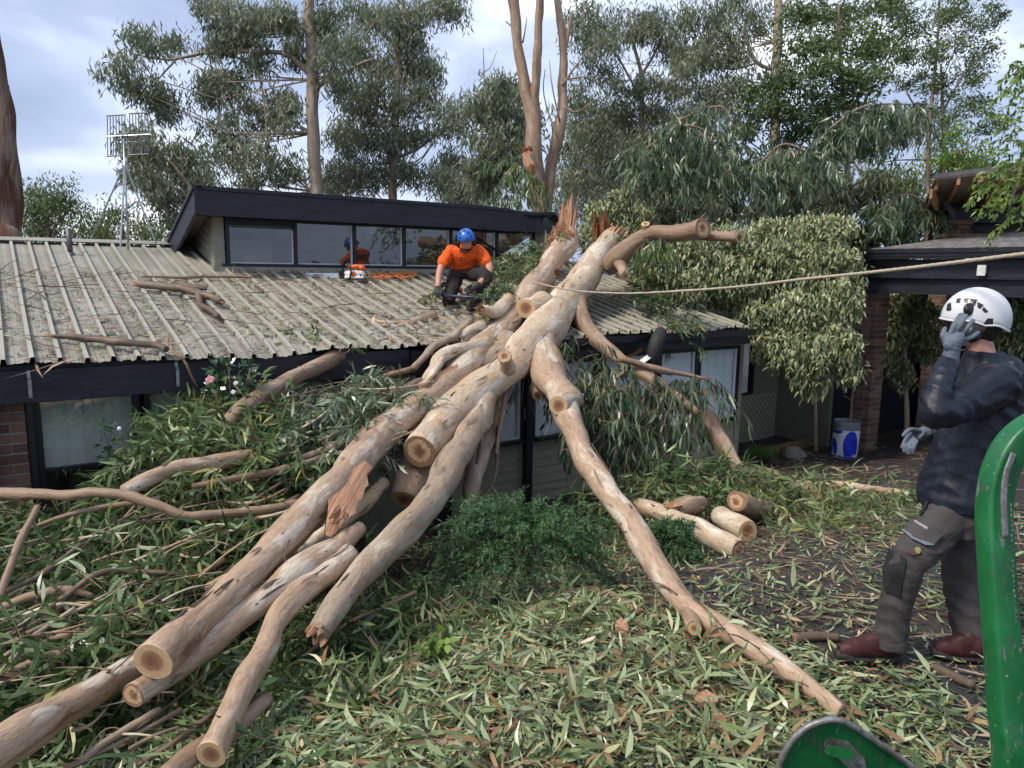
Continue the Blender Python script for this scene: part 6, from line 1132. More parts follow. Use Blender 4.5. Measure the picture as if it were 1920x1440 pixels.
# bark ribbons and twigs over the drive
p = litter(1300, (-1.5, 4.8, 2.4, 11), lambda x, y: .25+.75*ss(x-.3, 0, 1.0)*ss(y-3.2, 0, 1)*ss(9.5-y, 0, 1.5)); n = len(p); th = rng.normal(-.15, .7, n); P0 = np.column_stack([p, gz(p[:, 0], p[:, 1])+.012+rng.random(n)*.02]); V, Fc, k = leaf_arrays(P0, np.column_stack([np.cos(th), np.sin(th), rng.normal(0, .03, n)]), nzr(rdir(n)*.4+A([0, 0, 1])), rng.gamma(2.2, .10, n)+.05, rng.uniform(.006, .024, n), rng.normal(0, .05, n), rng.normal(0, .03, n)); V = clampV(V)
tag(mk('bark_litter', V, Fc, 'bark_ribbon', attrs={'lv': np.repeat(rng.random(n), k)}), 'brown bark ribbons scattered over the dark driveway', 'bark litter', kind='stuff')
n = 900; p = litter(n, (-2., 4.2, 2.3, 9), lambda x, y: np.full(len(x), .8)); th = rng.random(n)*6.28; L_ = rng.uniform(.12, .45, n); tt = np.linspace(0, 1, 6)[None, :, None]; dv = np.column_stack([np.cos(th), np.sin(th), rng.normal(0, .06, n)]); sd_ = np.column_stack([-np.sin(th), np.cos(th), np.zeros(n)])*rng.normal(0, .25, (n, 1)); P0 = np.column_stack([p, gz(p[:, 0], p[:, 1])+.02])
tag(twigs_mesh('twig_litter', P0[:, None]+dv[:, None]*L_[:, None, None]*tt+sd_[:, None]*L_[:, None, None]*tt**2, rng.uniform(.0015, .004, n), 'bark_tan', None), 'thin twigs strewn through the leaf carpet', 'twig litter', kind='stuff')
p = litter(900, (-1.2, 3.2, 2.4, 7), lambda x, y: .2+.8*np.exp(-((x-.1)/.7)**2-((y-4.3)/.5)**2)); n = len(p); th = rng.random(n)*6.28; P0 = np.column_stack([p, gz(p[:, 0], p[:, 1])+.03]); V, Fc, k = leaf_arrays(P0, np.column_stack([np.cos(th), np.sin(th), rng.normal(0, .2, n)]), nzr(rdir(n)*.6+A([0, 0, 1])), rng.uniform(.012, .05, n), rng.uniform(.006, .018, n), 0, .05); tag(mk('sawdust_chips', V, Fc, 'wood_chip', attrs={'lv': np.repeat(rng.random(n), k)}), 'scattered orange wood chips on the ground', 'wood chips', kind='stuff')
for k, (x, y, a, b, lb) in enumerate(((1325, 1312, 22, 12, 'bright orange wood slab chip on the leaves below the right limb'), (1345, 1355, 19, 13, 'pale wood offcut below the orange chip'), (1165, 1176, 14, 14, 'torn orange wood chip below the golden branch'), (1325, 855, 1, 1, None))):
    if lb is None: continue
    c = on_ground(x, y, .06); D = (c-CAM)@fw; sx = a*D/F; sy = b*D/F; V = []; r0 = np.random.default_rng(k)
    n_ = 9; ring = [(math.cos(i*6.283/n_)*sx*r0.uniform(.75, 1.1), math.sin(i*6.283/n_)*sy*1.5*r0.uniform(.7, 1.1)) for i in range(n_)]
    V = [c+A([u_, v_, .012+.25*v_+.1*u_]) for u_, v_ in ring]+[c+A([u_*.8, v_*.8, -.02+.25*v_]) for u_, v_ in ring]; Fc = [tuple(range(n_)), tuple(range(2*n_-1, n_-1, -1))]+[(i, n_+i, n_+(i+1) % n_, (i+1) % n_) for i in range(n_)]
    tag(mk('wood_chip', V, Fc, 'split_wood' if k != 1 else 'cut_wood', attrs={'bk': A(V)*1.0, 'cw': (A(V)-c)*9}), lb, 'wood chip')
# debris on the roof
def roof_pts(n, s0, s1, q0, q1):
    s = rng.uniform(s0, s1, n); q = rng.uniform(q0, q1, n)**1; return A([hp(a, b, rz(b)+.012) for a, b in zip(s, q)])
def roof_litter(n, area, ln, wd, mat, lab, cat, name):
    P0 = roof_pts(n, *area); th = rng.random(n)*6.28; dv = np.cos(th)[:, None]*hu+np.sin(th)[:, None]*nz(hn+A([0, 0, RT])); up = nz(np.cross(hu, nz(hn+A([0, 0, RT])))); V, Fc, k = leaf_arrays(P0+up*.016, dv+rng.normal(0, .06, (n, 3)), nzr(rdir(n)*.3+up), rng.uniform(*ln, n), rng.uniform(*wd, n), rng.normal(0, .16, n), rng.normal(0, .12, n))
    tag(mk(name, V, Fc, mat, attrs={'lv': np.repeat(rng.random(n), k)}), lab, cat, kind='stuff')
roof_litter(3000, (-1.5, 9, .02, 3.2), (.04, .15), (.007, .022), 'bark_ribbon', 'small brown bark scraps strewn over the metal roof', 'bark litter', 'roof_bark_litter'); roof_litter(330, (-.8, 6.5, .02, 3.2), (.2, .6), (.010, .03), 'bark_ribbon', 'long dark bark ribbons lying on the metal roof', 'bark litter', 'roof_bark_ribbons'); roof_litter(1500, (-1, 9, .02, 3.1), (.07, .13), (.012, .022), 'leaf_litter', 'loose gum leaves scattered on the metal roof', 'leaf litter', 'roof_leaf_litter'); roof_litter(320, (2.6, 5.2, 1.2, 3.1), (.02, .06), (.006, .016), 'wood_chip', 'orange sawdust and chips on the roof below the clerestory', 'wood chips', 'roof_chips')
roof_litter(80, (3.4, 5.2, .0, .9), (.08, .3), (.015, .05), 'wood_chip', 'torn pale bark and wood slabs at the eave under the trunks', 'wood chips', 'eave_debris')

n = 120; P0 = roof_pts(n, -1., 6., .1, 3.1); th = rng.random(n)*6.28; dv = np.cos(th)[:, None]*hu+np.sin(th)[:, None]*nz(hn+A([0, 0, RT])); L_ = rng.uniform(.15, .6, n); tt = np.linspace(0, 1, 6)[None, :, None]; sd_ = rng.normal(0, .18, (n, 1))*(-np.sin(th)[:, None]*hu+np.cos(th)[:, None]*nz(hn+A([0, 0, RT])))
tag(twigs_mesh('roof_twigs', P0[:, None]+A([0, 0, .035])+dv[:, None]*L_[:, None, None]*tt+sd_[:, None]*L_[:, None, None]*tt**2, rng.uniform(.003, .008, n), 'bark_brown', None), 'thin dark twigs strewn over the metal roof', 'twig litter', kind='stuff')

n = 1500; p = np.column_stack([rng.uniform(2.6, 8.5, n), rng.uniform(7.5, 12.3, n)]); th = rng.normal(-.2, .9, n); P0 = np.column_stack([p, gz(p[:, 0], p[:, 1])+.012]); V, Fc, k = leaf_arrays(P0, np.column_stack([np.cos(th), np.sin(th), rng.normal(0, .05, n)]), nzr(rdir(n)*.5+A([0, 0, 1])), rng.gamma(2.2, .07, n)+.04, rng.uniform(.008, .03, n), rng.normal(0, .08, n), rng.normal(0, .08, n)); V = clampV(V)
tag(mk('mulch_litter', V, Fc, 'bark_ribbon', attrs={'lv': np.repeat(rng.random(n), k)}), 'bark scraps and mulch strewn on the dark ground before the carport', 'bark litter', kind='stuff')
# ============================================================ people
def tube_blob(mb, P, R, sides=14, res=4):
    P = A(P); R = A(R, ); mb.tube(P, R, sides, True, res)
    for i in (0, -1): mb.ell(P[i], A([R[i], 0, 0]), A([0, R[i], 0]), A([0, 0, R[i]]), 12, 8)
def loft(mb, rings_, n=18):
    """rings (centre, half-axis a, half-axis b); closed with rounded fans"""
    V = []; 
    for c, a, b in rings_:
        c, a, b = A(c), A(a), A(b)
        for i in range(n):
            t = 2*math.pi*i/n; V.append(c+a*math.cos(t)+b*math.sin(t))
    m_ = len(rings_); V += [A(rings_[0][0]), A(rings_[-1][0])]; k = m_*n
    Fc = [(j*n+i, j*n+(i+1) % n, (j+1)*n+(i+1) % n, (j+1)*n+i) for j in range(m_-1) for i in range(n)]+[(k, (i+1) % n, i) for i in range(n)]+[(k+1, (m_-1)*n+i, (m_-1)*n+(i+1) % n) for i in range(n)]
    return mb.add(V, Fc)
def remesh(mb, name, mat, parent, vox, smooth=3, fold=0., fscale=18., seed=0, foldfn=None, sm=.5):
    V = np.vstack(mb.V); o0 = wloc(parent); me = bpy.data.meshes.new('tmp'); me.from_pydata([tuple(v) for v in (V-o0)], [], mb.F); me.update()
    bm = bmesh.new(); bm.from_mesh(me); bmesh.ops.recalc_face_normals(bm, faces=bm.faces); bm.to_mesh(me); bm.free()
    o = bpy.data.objects.new('tmp', me); col.objects.link(o); md = o.modifiers.new('r', 'REMESH'); md.mode = 'VOXEL'; md.voxel_size = vox; md.use_smooth_shade = True
    if smooth: s2 = o.modifiers.new('s', 'SMOOTH'); s2.iterations = smooth; s2.factor = sm
    dg = bpy.context.evaluated_depsgraph_get(); e = o.evaluated_get(dg); me2 = bpy.data.meshes.new_from_object(e); bpy.data.objects.remove(o)
    if fold:
        n = len(me2.vertices); co = np.empty(n*3, np.float32); me2.vertices.foreach_get('co', co); co = co.reshape(-1, 3); nr = np.empty(n*3, np.float32); me2.vertex_normals.foreach_get('vector', nr); nr = nr.reshape(-1, 3)
        p = co*fscale+seed; wv = np.sin(p[:, 2]*1.1+1.7*np.sin(p[:, 0]*.6+.5*p[:, 1]))*.6+np.sin(p[:, 0]*.8+p[:, 2]*1.9+1.3*np.sin(p[:, 1]*.9))*.4+.3*np.sin(p[:, 2]*3.1+p[:, 0]*1.3+2*np.sin(p[:, 1]*.7)); rd = 1-2*np.abs(np.sin(p[:, 2]*.9+p[:, 0]*.5+1.6*np.sin(p[:, 1]*.8+p[:, 0]*.45)+.8*np.sin(p[:, 2]*.5))); wv = .45*wv+.75*(rd-.1)
        co = co+nr*(wv*fold)[:, None]; me2.vertices.foreach_set('co', co.ravel()); me2.update()
    me2.materials.clear(); me2.name = name; me2.polygons.foreach_set('use_smooth', np.ones(len(me2.polygons), bool))
    return link(name, me2, parent, mat)
def hand(name, wrist, palm, fingers, thumb, mat, parent, r=.0105, pr=(.046, .05, .026), pax=None, cuff=.034):
    mb = MB(); tube_blob(mb, [wrist, wrist*.5+palm*.5, palm], [cuff, .036, .036], 12, 3)
    X, Y, Z = pax; mb.ell(palm, X*pr[0], Y*pr[1], Z*pr[2], 14, 10)
    for f in fingers: tube_blob(mb, f, [r*1.15, r*1.05, r*.95, r*.8][:len(f)], 10, 3)
    tube_blob(mb, thumb, [r*1.35, r*1.2, r*.95][:len(thumb)], 10, 3)
    return remesh(mb, name, mat, parent, .0048, 2)
def helmet(name, c, fd, up, hl, hw, hh, mat, parent, rim=None):
    sd = nz(np.cross(fd, up)); V = []; nu, nv = 44, 14; thick = .006
    def rimz(t):  # height of the rim as part of hh below the centre; t = angle from the front
        return rim(t) if rim else -.12
    for sh in (0, 1):
        for j in range(nv+1):
            for i in range(nu):
                t = 2*math.pi*i/nu; zr = rimz(t); ph0 = math.acos(max(-.99, min(.99, zr))); ph = ph0*j/nv; k = 1-sh*.05
                rr = math.sin(ph); V.append(c+(fd*math.cos(t)*hl*rr+sd*math.sin(t)*hw*rr)*k+up*math.cos(ph)*hh*k)
    Fc = []; S = (nv+1)*nu
    for sh in (0, 1):
        for j in range(nv):
            for i in range(nu):
                a, b = sh*S+j*nu+i, sh*S+j*nu+(i+1) % nu; f = (a, a+nu, b+nu, b); Fc.append(f if sh == 0 else f[::-1])
    for i in range(nu): a, b = nv*nu+i, nv*nu+(i+1) % nu; Fc.append((a, a+S, b+S, b))
    return mk(name, V, Fc, mat, parent, True)
def hit_ell(px, py, c, fd, up, hl, hw, hh, k=1.012):
    sd = nz(np.cross(fd, up)); B = np.stack([fd/hl, sd/hw, up/hh])/k; o = B@(CAM-c); v = B@ray(px, py); a = v@v; b = 2*o@v; q = o@o-1; di = b*b-4*a*q
    if di < 0: return None
    return CAM+ray(px, py)*((-b-math.sqrt(di))/(2*a))
def decal(name, poly, c, fd, up, hl, hw, hh, mat, parent, k=1.014, depth=.004):
    pts = [hit_ell(x, y, c, fd, up, hl, hw, hh, k) for x, y in poly]
    if any(p is None for p in pts): return
    ctr = np.mean(pts, 0); nn = nz(CAM-ctr); n = len(pts); m0 = hit_ell(sum(p[0] for p in poly)/n, sum(p[1] for p in poly)/n, c, fd, up, hl, hw, hh, k)
    V = pts+[p-nn*depth*2 for p in pts]+[m0]; Fc = [(2*n, i, (i+1) % n) for i in range(n)]+[(i, n+i, n+(i+1) % n, (i+1) % n) for i in range(n)]; return mk(name, V, Fc, mat, parent)
def oval(cx, cy, rx, ry, n=14, rot=0): return [(cx+rx*math.cos(a)*math.cos(rot)-ry*math.sin(a)*math.sin(rot), cy+rx*math.cos(a)*math.sin(rot)+ry*math.sin(a)*math.cos(rot)) for a in np.linspace(0, 2*math.pi, n, endpoint=False)]
X_, Y_, Z_ = A([1., 0, 0]), A([0, 1., 0]), A([0, 0, 1.])
def head_mesh(mb, c, fd, up, s=1.0):
    sd = nz(np.cross(fd, up)); mb.ell(c+up*.02*s, fd*.098*s, sd*.078*s, up*.105*s, 18, 14); mb.ell(c-up*.055*s+fd*.028*s, fd*.066*s, sd*.058*s, up*.065*s, 14, 10)
    mb.ell(c+fd*.098*s-up*.012*s, fd*.022*s, sd*.014*s, up*.026*s, 10, 8); mb.ell(c+fd*.088*s-up*.05*s, fd*.016*s, sd*.026*s, up*.011*s, 10, 6); mb.ell(c+fd*.08*s+up*.02*s, fd*.016*s, sd*.05*s, up*.012*s, 10, 6)
    for q in (-1, 1): mb.ell(c+sd*q*.08*s-fd*.005*s-up*.005*s, fd*.02*s, sd*.012*s, up*.033*s, 8, 8); mb.ell(c+sd*q*.032*s+fd*.086*s+up*.003*s, fd*.012*s, sd*.014*s, up*.01*s, 8, 6)
# ------------------------------------------------------------ the person standing at the right, seen from the side
DP = 3.80; foot = at(1640, 1240, 3.83)
pa = thing('person', 'person in white helmet, dark navy rain jacket and grey trousers, gloved hand at the ear', 'person', A([at(1720, 1240, DP)[0], at(1720, 1240, DP)[1], gz(1.9, 3.6)]))
hc = at(1829, 603, 3.80); hfd = nz(A([-.97, .22, -.02])); hup = A([-.10, 0, 1.]); hup = nz(hup-hfd*(hup@hfd))
def a_(x, y, D): return at(x, y, D)
body = MB(); head_mesh(body, hc-Z_*.01, hfd, hup); tube_blob(body, [hc-Z_*.08+X_*.02, a_(1845, 672, 3.8), a_(1848, 715, 3.8)], [.058, .06, .075])
loft(body, [(a_(1850, 720, 3.8), X_*.09, Y_*.16), (a_(1840, 800, 3.8), X_*.11, Y_*.16), (a_(1815, 900, 3.8), X_*.10, Y_*.14), (a_(1795, 950, 3.8), X_*.10, Y_*.15)])
for pts, rr in (([a_(1858, 722, 3.66), a_(1762, 768, 3.55), a_(1783, 668, 3.62)], [.055, .045, .032]), ([a_(1850, 730, 4.0), a_(1790, 830, 4.1), a_(1740, 806, 4.02)], [.055, .045, .032]), ([a_(1785, 962, 3.80), a_(1706, 1056, 3.78), a_(1672, 1195, 3.82)], [.075, .055, .042]), ([a_(1805, 960, 3.92), a_(1802, 1075, 3.94), a_(1818, 1200, 3.90)], [.075, .055, .042])): tube_blob(body, pts, rr)
remesh(body, 'body', 'skin', pa, .010, 3)
hr = MB(); hr.ell(hc+hfd*-.035-Z_*.02, hfd*.085, Y_*.083, Z_*.10, 16, 12); hr.ell(hc+hfd*.03-Z_*.06-Y_*.02, hfd*.05, Y_*.062, Z_*.05, 12, 8); remesh(hr, 'hair', 'hair', pa, .009, 2)
# trousers
tr = MB(); loft(tr, [(a_(1788, 925, 3.83), X_*.145, Y_*.17), (a_(1790, 965, 3.83), X_*.14, Y_*.18), (a_(1790, 995, 3.83), X_*.12, Y_*.16)])
tube_blob(tr, [a_(1782, 965, 3.77), a_(1738, 1012, 3.74), a_(1702, 1056, 3.73), a_(1685, 1110, 3.76), a_(1674, 1160, 3.79)], [.112, .106, .092, .084, .078]); tr.tube([a_(1676, 1150, 3.785), a_(1672, 1180, 3.80), a_(1668, 1214, 3.815)], [.078, .082, .088], 16)
tube_blob(tr, [a_(1808, 965, 3.93), a_(1803, 1020, 3.93), a_(1800, 1078, 3.93), a_(1810, 1150, 3.91)], [.112, .102, .09, .084]); tr.tube([a_(1808, 1140, 3.91), a_(1816, 1180, 3.90), a_(1824, 1220, 3.885)], [.083, .084, .088], 16)
trs = remesh(tr, 'trousers', 'trousers_grey', pa, .010, 2, .005, 34, 3)
# knee panel, pocket flap, lettering, badge and stain on the near leg
legP, legR = catmull(A([a_(1782, 965, 3.77), a_(1738, 1012, 3.74), a_(1702, 1056, 3.73), a_(1685, 1110, 3.76), a_(1672, 1160, 3.79)]), A([.112, .106, .092, .084, .078]), 6)
def leg_hit(px, py, push=.008):
    v = ray(px, py); v = nz(v); w_ = legP-CAM; t = w_@v; dist = np.linalg.norm(w_-t[:, None]*v, axis=1)
    best = None
    for i in range(len(legP)):
        r = legR[i]+push
        if dist[i] < r:
            tt = t[i]-math.sqrt(r*r-dist[i]**2)
            if best is None or tt < best: best = tt
    if best is None: i = int(np.argmin(dist-legR)); best = t[i]-.01
    return CAM+v*best
def leg_decal(name, poly, mat, push=.010, th=.004):
    pts = [leg_hit(x, y, push) for x, y in poly]; n = len(pts); ctr = np.mean([p for p in poly], 0); m0 = leg_hit(*ctr, push); V = pts+[p+nz(ray(960, 720))*.012 for p in pts]+[m0]
    return mk(name, V, [(2*n, i, (i+1) % n) for i in range(n)]+[(i, n+i, n+(i+1) % n, (i+1) % n) for i in range(n)], mat, trs)
leg_decal('pocket_flap', [(1712, 972), (1740, 990), (1768, 1003), (1752, 1020), (1735, 1019), (1712, 1008), (1694, 992)], 'trousers_grey', .016)
leg_decal('pocket_edge', [(1694, 992), (1712, 1008), (1735, 1019), (1751, 1020), (1751, 1022), (1735, 1021.5), (1711, 1010), (1693, 994)], 'bag_grey', .019)
leg_decal('knee_patch', [(1668, 1028), (1700, 1048), (1694, 1080), (1686, 1118), (1660, 1108), (1656, 1070)], 'trousers_panel', .011)
leg_decal('badge', oval(1722, 1032, 5, 6), 'badge', .012); leg_decal('dark_stain', oval(1714, 1036, 9, 5), 'stain', .0105)
leg_decal('zip', [(1741, 935), (1743, 936), (1732, 958), (1726, 964), (1724, 961), (1730, 956)], 'trousers_panel', .012)
def text_mesh(name, body_, size, O, ex, ey, mat, parent, ext=.0008):
    cu = bpy.data.curves.new('txt', 'FONT'); cu.body = body_; cu.size = size; cu.align_x = 'CENTER'; cu.align_y = 'CENTER'; cu.extrude = ext; cu.offset = size*.018; o = bpy.data.objects.new('txt', cu); col.objects.link(o)
    me = bpy.data.meshes.new_from_object(o.evaluated_get(bpy.context.evaluated_depsgraph_get())); bpy.data.objects.remove(o); n = len(me.vertices); co = np.empty(n*3, np.float32); me.vertices.foreach_get('co', co); co = co.reshape(-1, 3); ex = nz(ex); ey = nz(ey-ex*(ey@ex)); ez = np.cross(ex, ey)
    W_ = O+co[:, :1]*ex+co[:, 1:2]*ey+co[:, 2:3]*ez-wloc(parent); me.vertices.foreach_set('co', W_.astype(np.float32).ravel()); me.update(); me.name = name; me.materials.clear(); return link(name, me, parent, mat)
p0, p1 = leg_hit(1713, 976, .022), leg_hit(1741, 992, .022); text_mesh('lettering', 'PFANNER', .018, (p0+p1)/2, p1-p0, Z_, 'label_white', trs)
# jacket: torso, sleeves, hood
jk = MB()
loft(jk, [(a_(1788, 948, 3.83), X_*.165, Y_*.20), (a_(1790, 925, 3.83), X_*.172, Y_*.21), (a_(1806, 880, 3.82), X_*.175, Y_*.20), (a_(1826, 820, 3.81), X_*.165, Y_*.20), (a_(1845, 765, 3.80), X_*.158, Y_*.205), (a_(1852, 720, 3.80), X_*.165, Y_*.215), (a_(1852, 695, 3.80), X_*.125, Y_*.15), (a_(1846, 672, 3.80), X_*.10, Y_*.09), (a_(1844, 658, 3.80), X_*.092, Y_*.085)], 22)
tube_blob(jk, [a_(1868, 720, 3.63), a_(1820, 748, 3.58), a_(1775, 770, 3.53), a_(1753, 776, 3.51)], [.118, .098, .084, .074])
tube_blob(jk, [a_(1752, 772, 3.50), a_(1758, 735, 3.52), a_(1768, 705, 3.56), a_(1779, 680, 3.60)], [.074, .068, .060, .050])
tube_blob(jk, [a_(1850, 728, 4.0), a_(1805, 800, 4.08), a_(1775, 826, 4.08), a_(1745, 806, 4.02)], [.11, .095, .08, .058])
jk.ell(a_(1893, 695, 3.8), X_*.10, Y_*.15, Z_*.055, 14, 10); jk.ell(a_(1880, 680, 3.8), X_*.06, Y_*.12, Z_*.05, 14, 10)
jkt = remesh(jk, 'jacket', 'jacket', pa, .008, 3, .0048, 30, 7)
# near glove at the face, far glove hanging
fa_ = nz(at(1803, 600, 3.6)-at(1785, 650, 3.6)); pd = 3.575
hand('glove', a_(1781, 676, 3.60), a_(1789, 640, pd), [[a_(1782, 626, pd), a_(1791, 606, pd-.01), a_(1801, 590, pd+.02)], [a_(1793, 622, pd-.005), a_(1803, 605, pd-.02), a_(1811, 592, pd+.01)], [a_(1803, 626, pd), a_(1815, 613, pd-.015), a_(1824, 601, pd+.015)], [a_(1809, 636, pd+.01), a_(1824, 631, pd), a_(1833, 624, pd+.02)]], [a_(1778, 646, pd+.02), a_(1768, 630, pd+.02), a_(1772, 616, pd+.03)], 'glove_grey', pa, .0118, (.05, .052, .032), (nz(cR), fa_, fw), .042)
hand('glove', a_(1745, 808, 4.02), a_(1722, 816, 3.98), [[a_(1712, 812, 3.96), a_(1700, 822, 3.95), a_(1692, 838, 3.95)], [a_(1712, 819, 3.94), a_(1701, 832, 3.93), a_(1696, 846, 3.94)], [a_(1714, 824, 3.92), a_(1706, 838, 3.91), a_(1704, 850, 3.92)], [a_(1718, 828, 3.91), a_(1713, 840, 3.9), a_(1713, 850, 3.91)]], [a_(1722, 808, 3.95), a_(1706, 806, 3.92), a_(1694, 816, 3.91)], 'glove_grey', pa, .0115, (.048, .044, .03), (nz(a_(1712, 822, 3.98)-a_(1735, 808, 4.0)), fw, cU), .044)
# boots
def boot(toe, heel, ankle, parent, mat):
    fd = nz((toe-heel)*A([1, 1, 0])); sd = nz(np.cross(Z_, fd)); L_ = np.linalg.norm((toe-heel)[:2]); z0 = min(toe[2], heel[2])
    def P(f, z): return A([heel[0], heel[1], 0])+fd*L_*f+Z_*z
    mb = MB(); loft(mb, [(P(.0, z0+.07), sd*.026, Z_*.05), (P(.1, z0+.08), sd*.04, Z_*.075), (P(.35, z0+.09), sd*.046, Z_*.085), (P(.6, z0+.075), sd*.048, Z_*.062), (P(.85, z0+.065), sd*.046, Z_*.05), (P(1.0, z0+.05), sd*.028, Z_*.034)], 16); tube_blob(mb, [P(.2, z0+.09), ankle+Z_*.02], [.058, .062]); remesh(mb, 'boot', mat, parent, .008, 2, .002, 40)
    mb = MB(); loft(mb, [(P(-.04, z0+.022), sd*.03, Z_*.02), (P(.06, z0+.02), sd*.043, Z_*.022), (P(.35, z0+.018), sd*.044, Z_*.02), (P(.62, z0+.02), sd*.053, Z_*.022), (P(.88, z0+.028), sd*.050, Z_*.026), (P(1.05, z0+.035), sd*.024, Z_*.022)], 16); loft(mb, [(P(.8, z0+.035), sd*.05, Z_*.03), (P(.95, z0+.04), sd*.042, Z_*.03), (P(1.045, z0+.04), sd*.02, Z_*.018)], 14); remesh(mb, 'boot_sole', 'rubber', parent, .008, 1)
    mb = MB()
    for k in range(4):
        f = .36+.09*k; c = P(f, z0+.145-.022*k); mb.tube([c-sd*.03-Z_*.012, c+Z_*.003, c+sd*.03-Z_*.012], [.004]*3, 6, res=3)
    mb.build('laces', 'rubber', parent)
boot(a_(1571, 1226, 3.82), a_(1684, 1238, 3.84), a_(1668, 1195, 3.81), pa, 'boot_leather'); boot(a_(1750, 1226, 3.88), a_(1846, 1240, 3.86), a_(1826, 1200, 3.88), pa, 'boot_leather')
# helmet with vents, headset
HL, HW, HH = .163, .128, .165; hc2 = hc+Z_*.012+X_*.0
def rimA(t): return .02-.19*(1-math.cos(t))+.10*math.exp(-((abs(abs(t-math.pi)-math.pi/2)-.35)/.35)**2)
hel = helmet('helmet', hc2, hfd, hup, HL, HW, HH, 'helmet_white', pa, rimA)
args = (hc2, hfd, hup, HL, HW, HH)
# rim lip
V = []
sdv = nz(np.cross(hfd, hup)); lip = []
for i in range(45):
    t = 2*math.pi*i/44; zr = rimA(t); ph = math.acos(zr); lip.append(hc2+(hfd*math.cos(t)*HL+sdv*math.sin(t)*HW)*math.sin(ph)*1.01+hup*zr*HH)
MB().tube(lip, [.006]*45, 6, False).build('rim', 'helmet_white', hel, True)
for poly in ([(1795, 561), (1800, 560), (1799, 566), (1794, 566)], [(1808, 561), (1815, 560.5), (1813, 566), (1809, 566)], [(1820, 562), (1830, 563), (1827, 571), (1822, 571)], [(1834, 568), (1842, 572), (1838, 577), (1834, 575)], [(1845, 577), (1851, 583), (1847, 585), (1843, 581)]):
    cx_ = np.mean(poly, 0); decal('vent', [tuple(cx_+(A(q)-cx_)*1.45) for q in poly], *args, 'black_plastic', hel, 1.02)
decal('side_clip', [(1776, 570), (1783, 567), (1784, 580), (1780, 583), (1774, 582)], *args, 'black_plastic', hel); decal('side_clip', [(1842, 609), (1852, 597), (1862, 597), (1862, 610), (1852, 612)], *args, 'black_plastic', hel)
c = hit_ell(1817, 580, *args); mb = MB(); nn = nz(CAM-c); mb.ell(c, cR*.030, cU*.033, nn*.018, 16, 10); mb.ell(c+nn*.014-cU*.002, cR*.018, cU*.02, nn*.008, 14, 8); mb.tube([c-cR*.012, c-cR*.03-cU*.03, c-cR*.034-cU*.055], [.006, .006, .007], 8, res=3); mb.build('headset_mount', 'black_plastic', hel, True)
c = a_(1826, 625, 3.68); MB().ell(c, cR*.036, cU*.045, fw*.022, 16, 10).build('ear_cup', 'black_plastic', pa, True)
mb = MB(); mb.tube([a_(1822, 640, 3.69), a_(1812, 655, 3.68), a_(1795, 658, 3.7)], [.005]*3, 6, res=3); mb.build('chin_strap', 'black_plastic', pa, True)
g = hc+hfd*.098+Z_*.012; mb = MB(); mb.ell(g-nz(np.cross(hfd, hup))*.0, hfd*.012, nz(np.cross(hfd, hup))*.075, Z_*.024, 16, 8); mb.build('glasses', 'visor', pa, True)
# ------------------------------------------------------------ the kneeling worker on the roof
kn = on_roof(840, 571, .03); ft = on_roof(886, 581, .03); DK = (kn-CAM)@fw; DF = (ft-CAM)@fw
wk = thing('person', 'worker in blue helmet and orange polo shirt kneeling on the roof with a pole', 'person', A([(kn[0]+ft[0])/2, (kn[1]+ft[1])/2, min(kn[2], ft[2])-.02]))
DW = 9.75
whc = a_(874, 452, DW-.22); wfd = nz(A([.22, -.9, -.30])); wup = nz(A([-.02, -.30, .9])); wup = nz(wup-wfd*(wup@wfd))
sl, sr = a_(842, 470, DW-.05), a_(902, 470, DW-.05); hipL, hipR = a_(856, 512, DW+.12), a_(884, 511, DW+.12)
elL, wrL = a_(825, 507, DW-.22), a_(821, 541, DW-.40); elR, wrR = a_(918, 505, DW-.25), a_(897, 534, DW-.42)
kneeL = kn+Z_*.05; kneeR = a_(911, 517, DW-.30); ankR = ft+Z_*.07+fw*.02
body = MB(); head_mesh(body, whc, wfd, wup); tube_blob(body, [whc-wup*.05-wfd*.02, a_(873, 466, DW-.05)], [.06, .075])
loft(body, [(a_(873, 468, DW), cR*.17, fw*.09), (a_(871, 490, DW), cR*.15, fw*.10), (a_(870, 508, DW+.1), cR*.14, fw*.11)])
for pts, rr in (([sl, elL, wrL], [.055, .047, .035]), ([sr, elR, wrR], [.055, .049, .035]), ([hipL, kneeL, kneeL+fw*.35+Z_*.02], [.085, .06, .045]), ([hipR, kneeR, ankR], [.085, .06, .045])): tube_blob(body, pts, rr)
remesh(body, 'body', 'skin_arm', wk, .010, 2)
sh = MB(); loft(sh, [(a_(870, 512, DW+.10), cR*.165, fw*.13), (a_(870, 500, DW+.04), cR*.18, fw*.14), (a_(871, 485, DW-.03), cR*.20, fw*.14), (a_(872, 472, DW-.06), cR*.215, fw*.125), (a_(873, 463, DW-.06), cR*.15, fw*.10), (a_(873, 458, DW-.08), cR*.08, fw*.075)], 20)
tube_blob(sh, [sl+cR*.03, sl*.5+elL*.5-Z_*.0, sl*.35+elL*.65], [.085, .082, .078]); tube_blob(sh, [sr-cR*.03, sr*.5+elR*.5, sr*.35+elR*.65], [.085, .082, .078])
sht = remesh(sh, 'polo_shirt', 'hi_vis', wk, .010, 2, .0065, 24, 2)
mb = MB(); cc = a_(874, 470, DW-.27); mb.tube([a_(862, 464, DW-.19), cc-cU*.03, a_(886, 464, DW-.19)], [.012, .014, .012], 8, res=4, sq=.5); mb.build('collar', 'undershirt', sht, True)
tw_ = MB(); loft(tw_, [(a_(870, 503, DW+.1), cR*.165, fw*.13), (a_(870, 514, DW+.1), cR*.18, fw*.16), (a_(870, 522, DW+.1), cR*.14, fw*.12)])
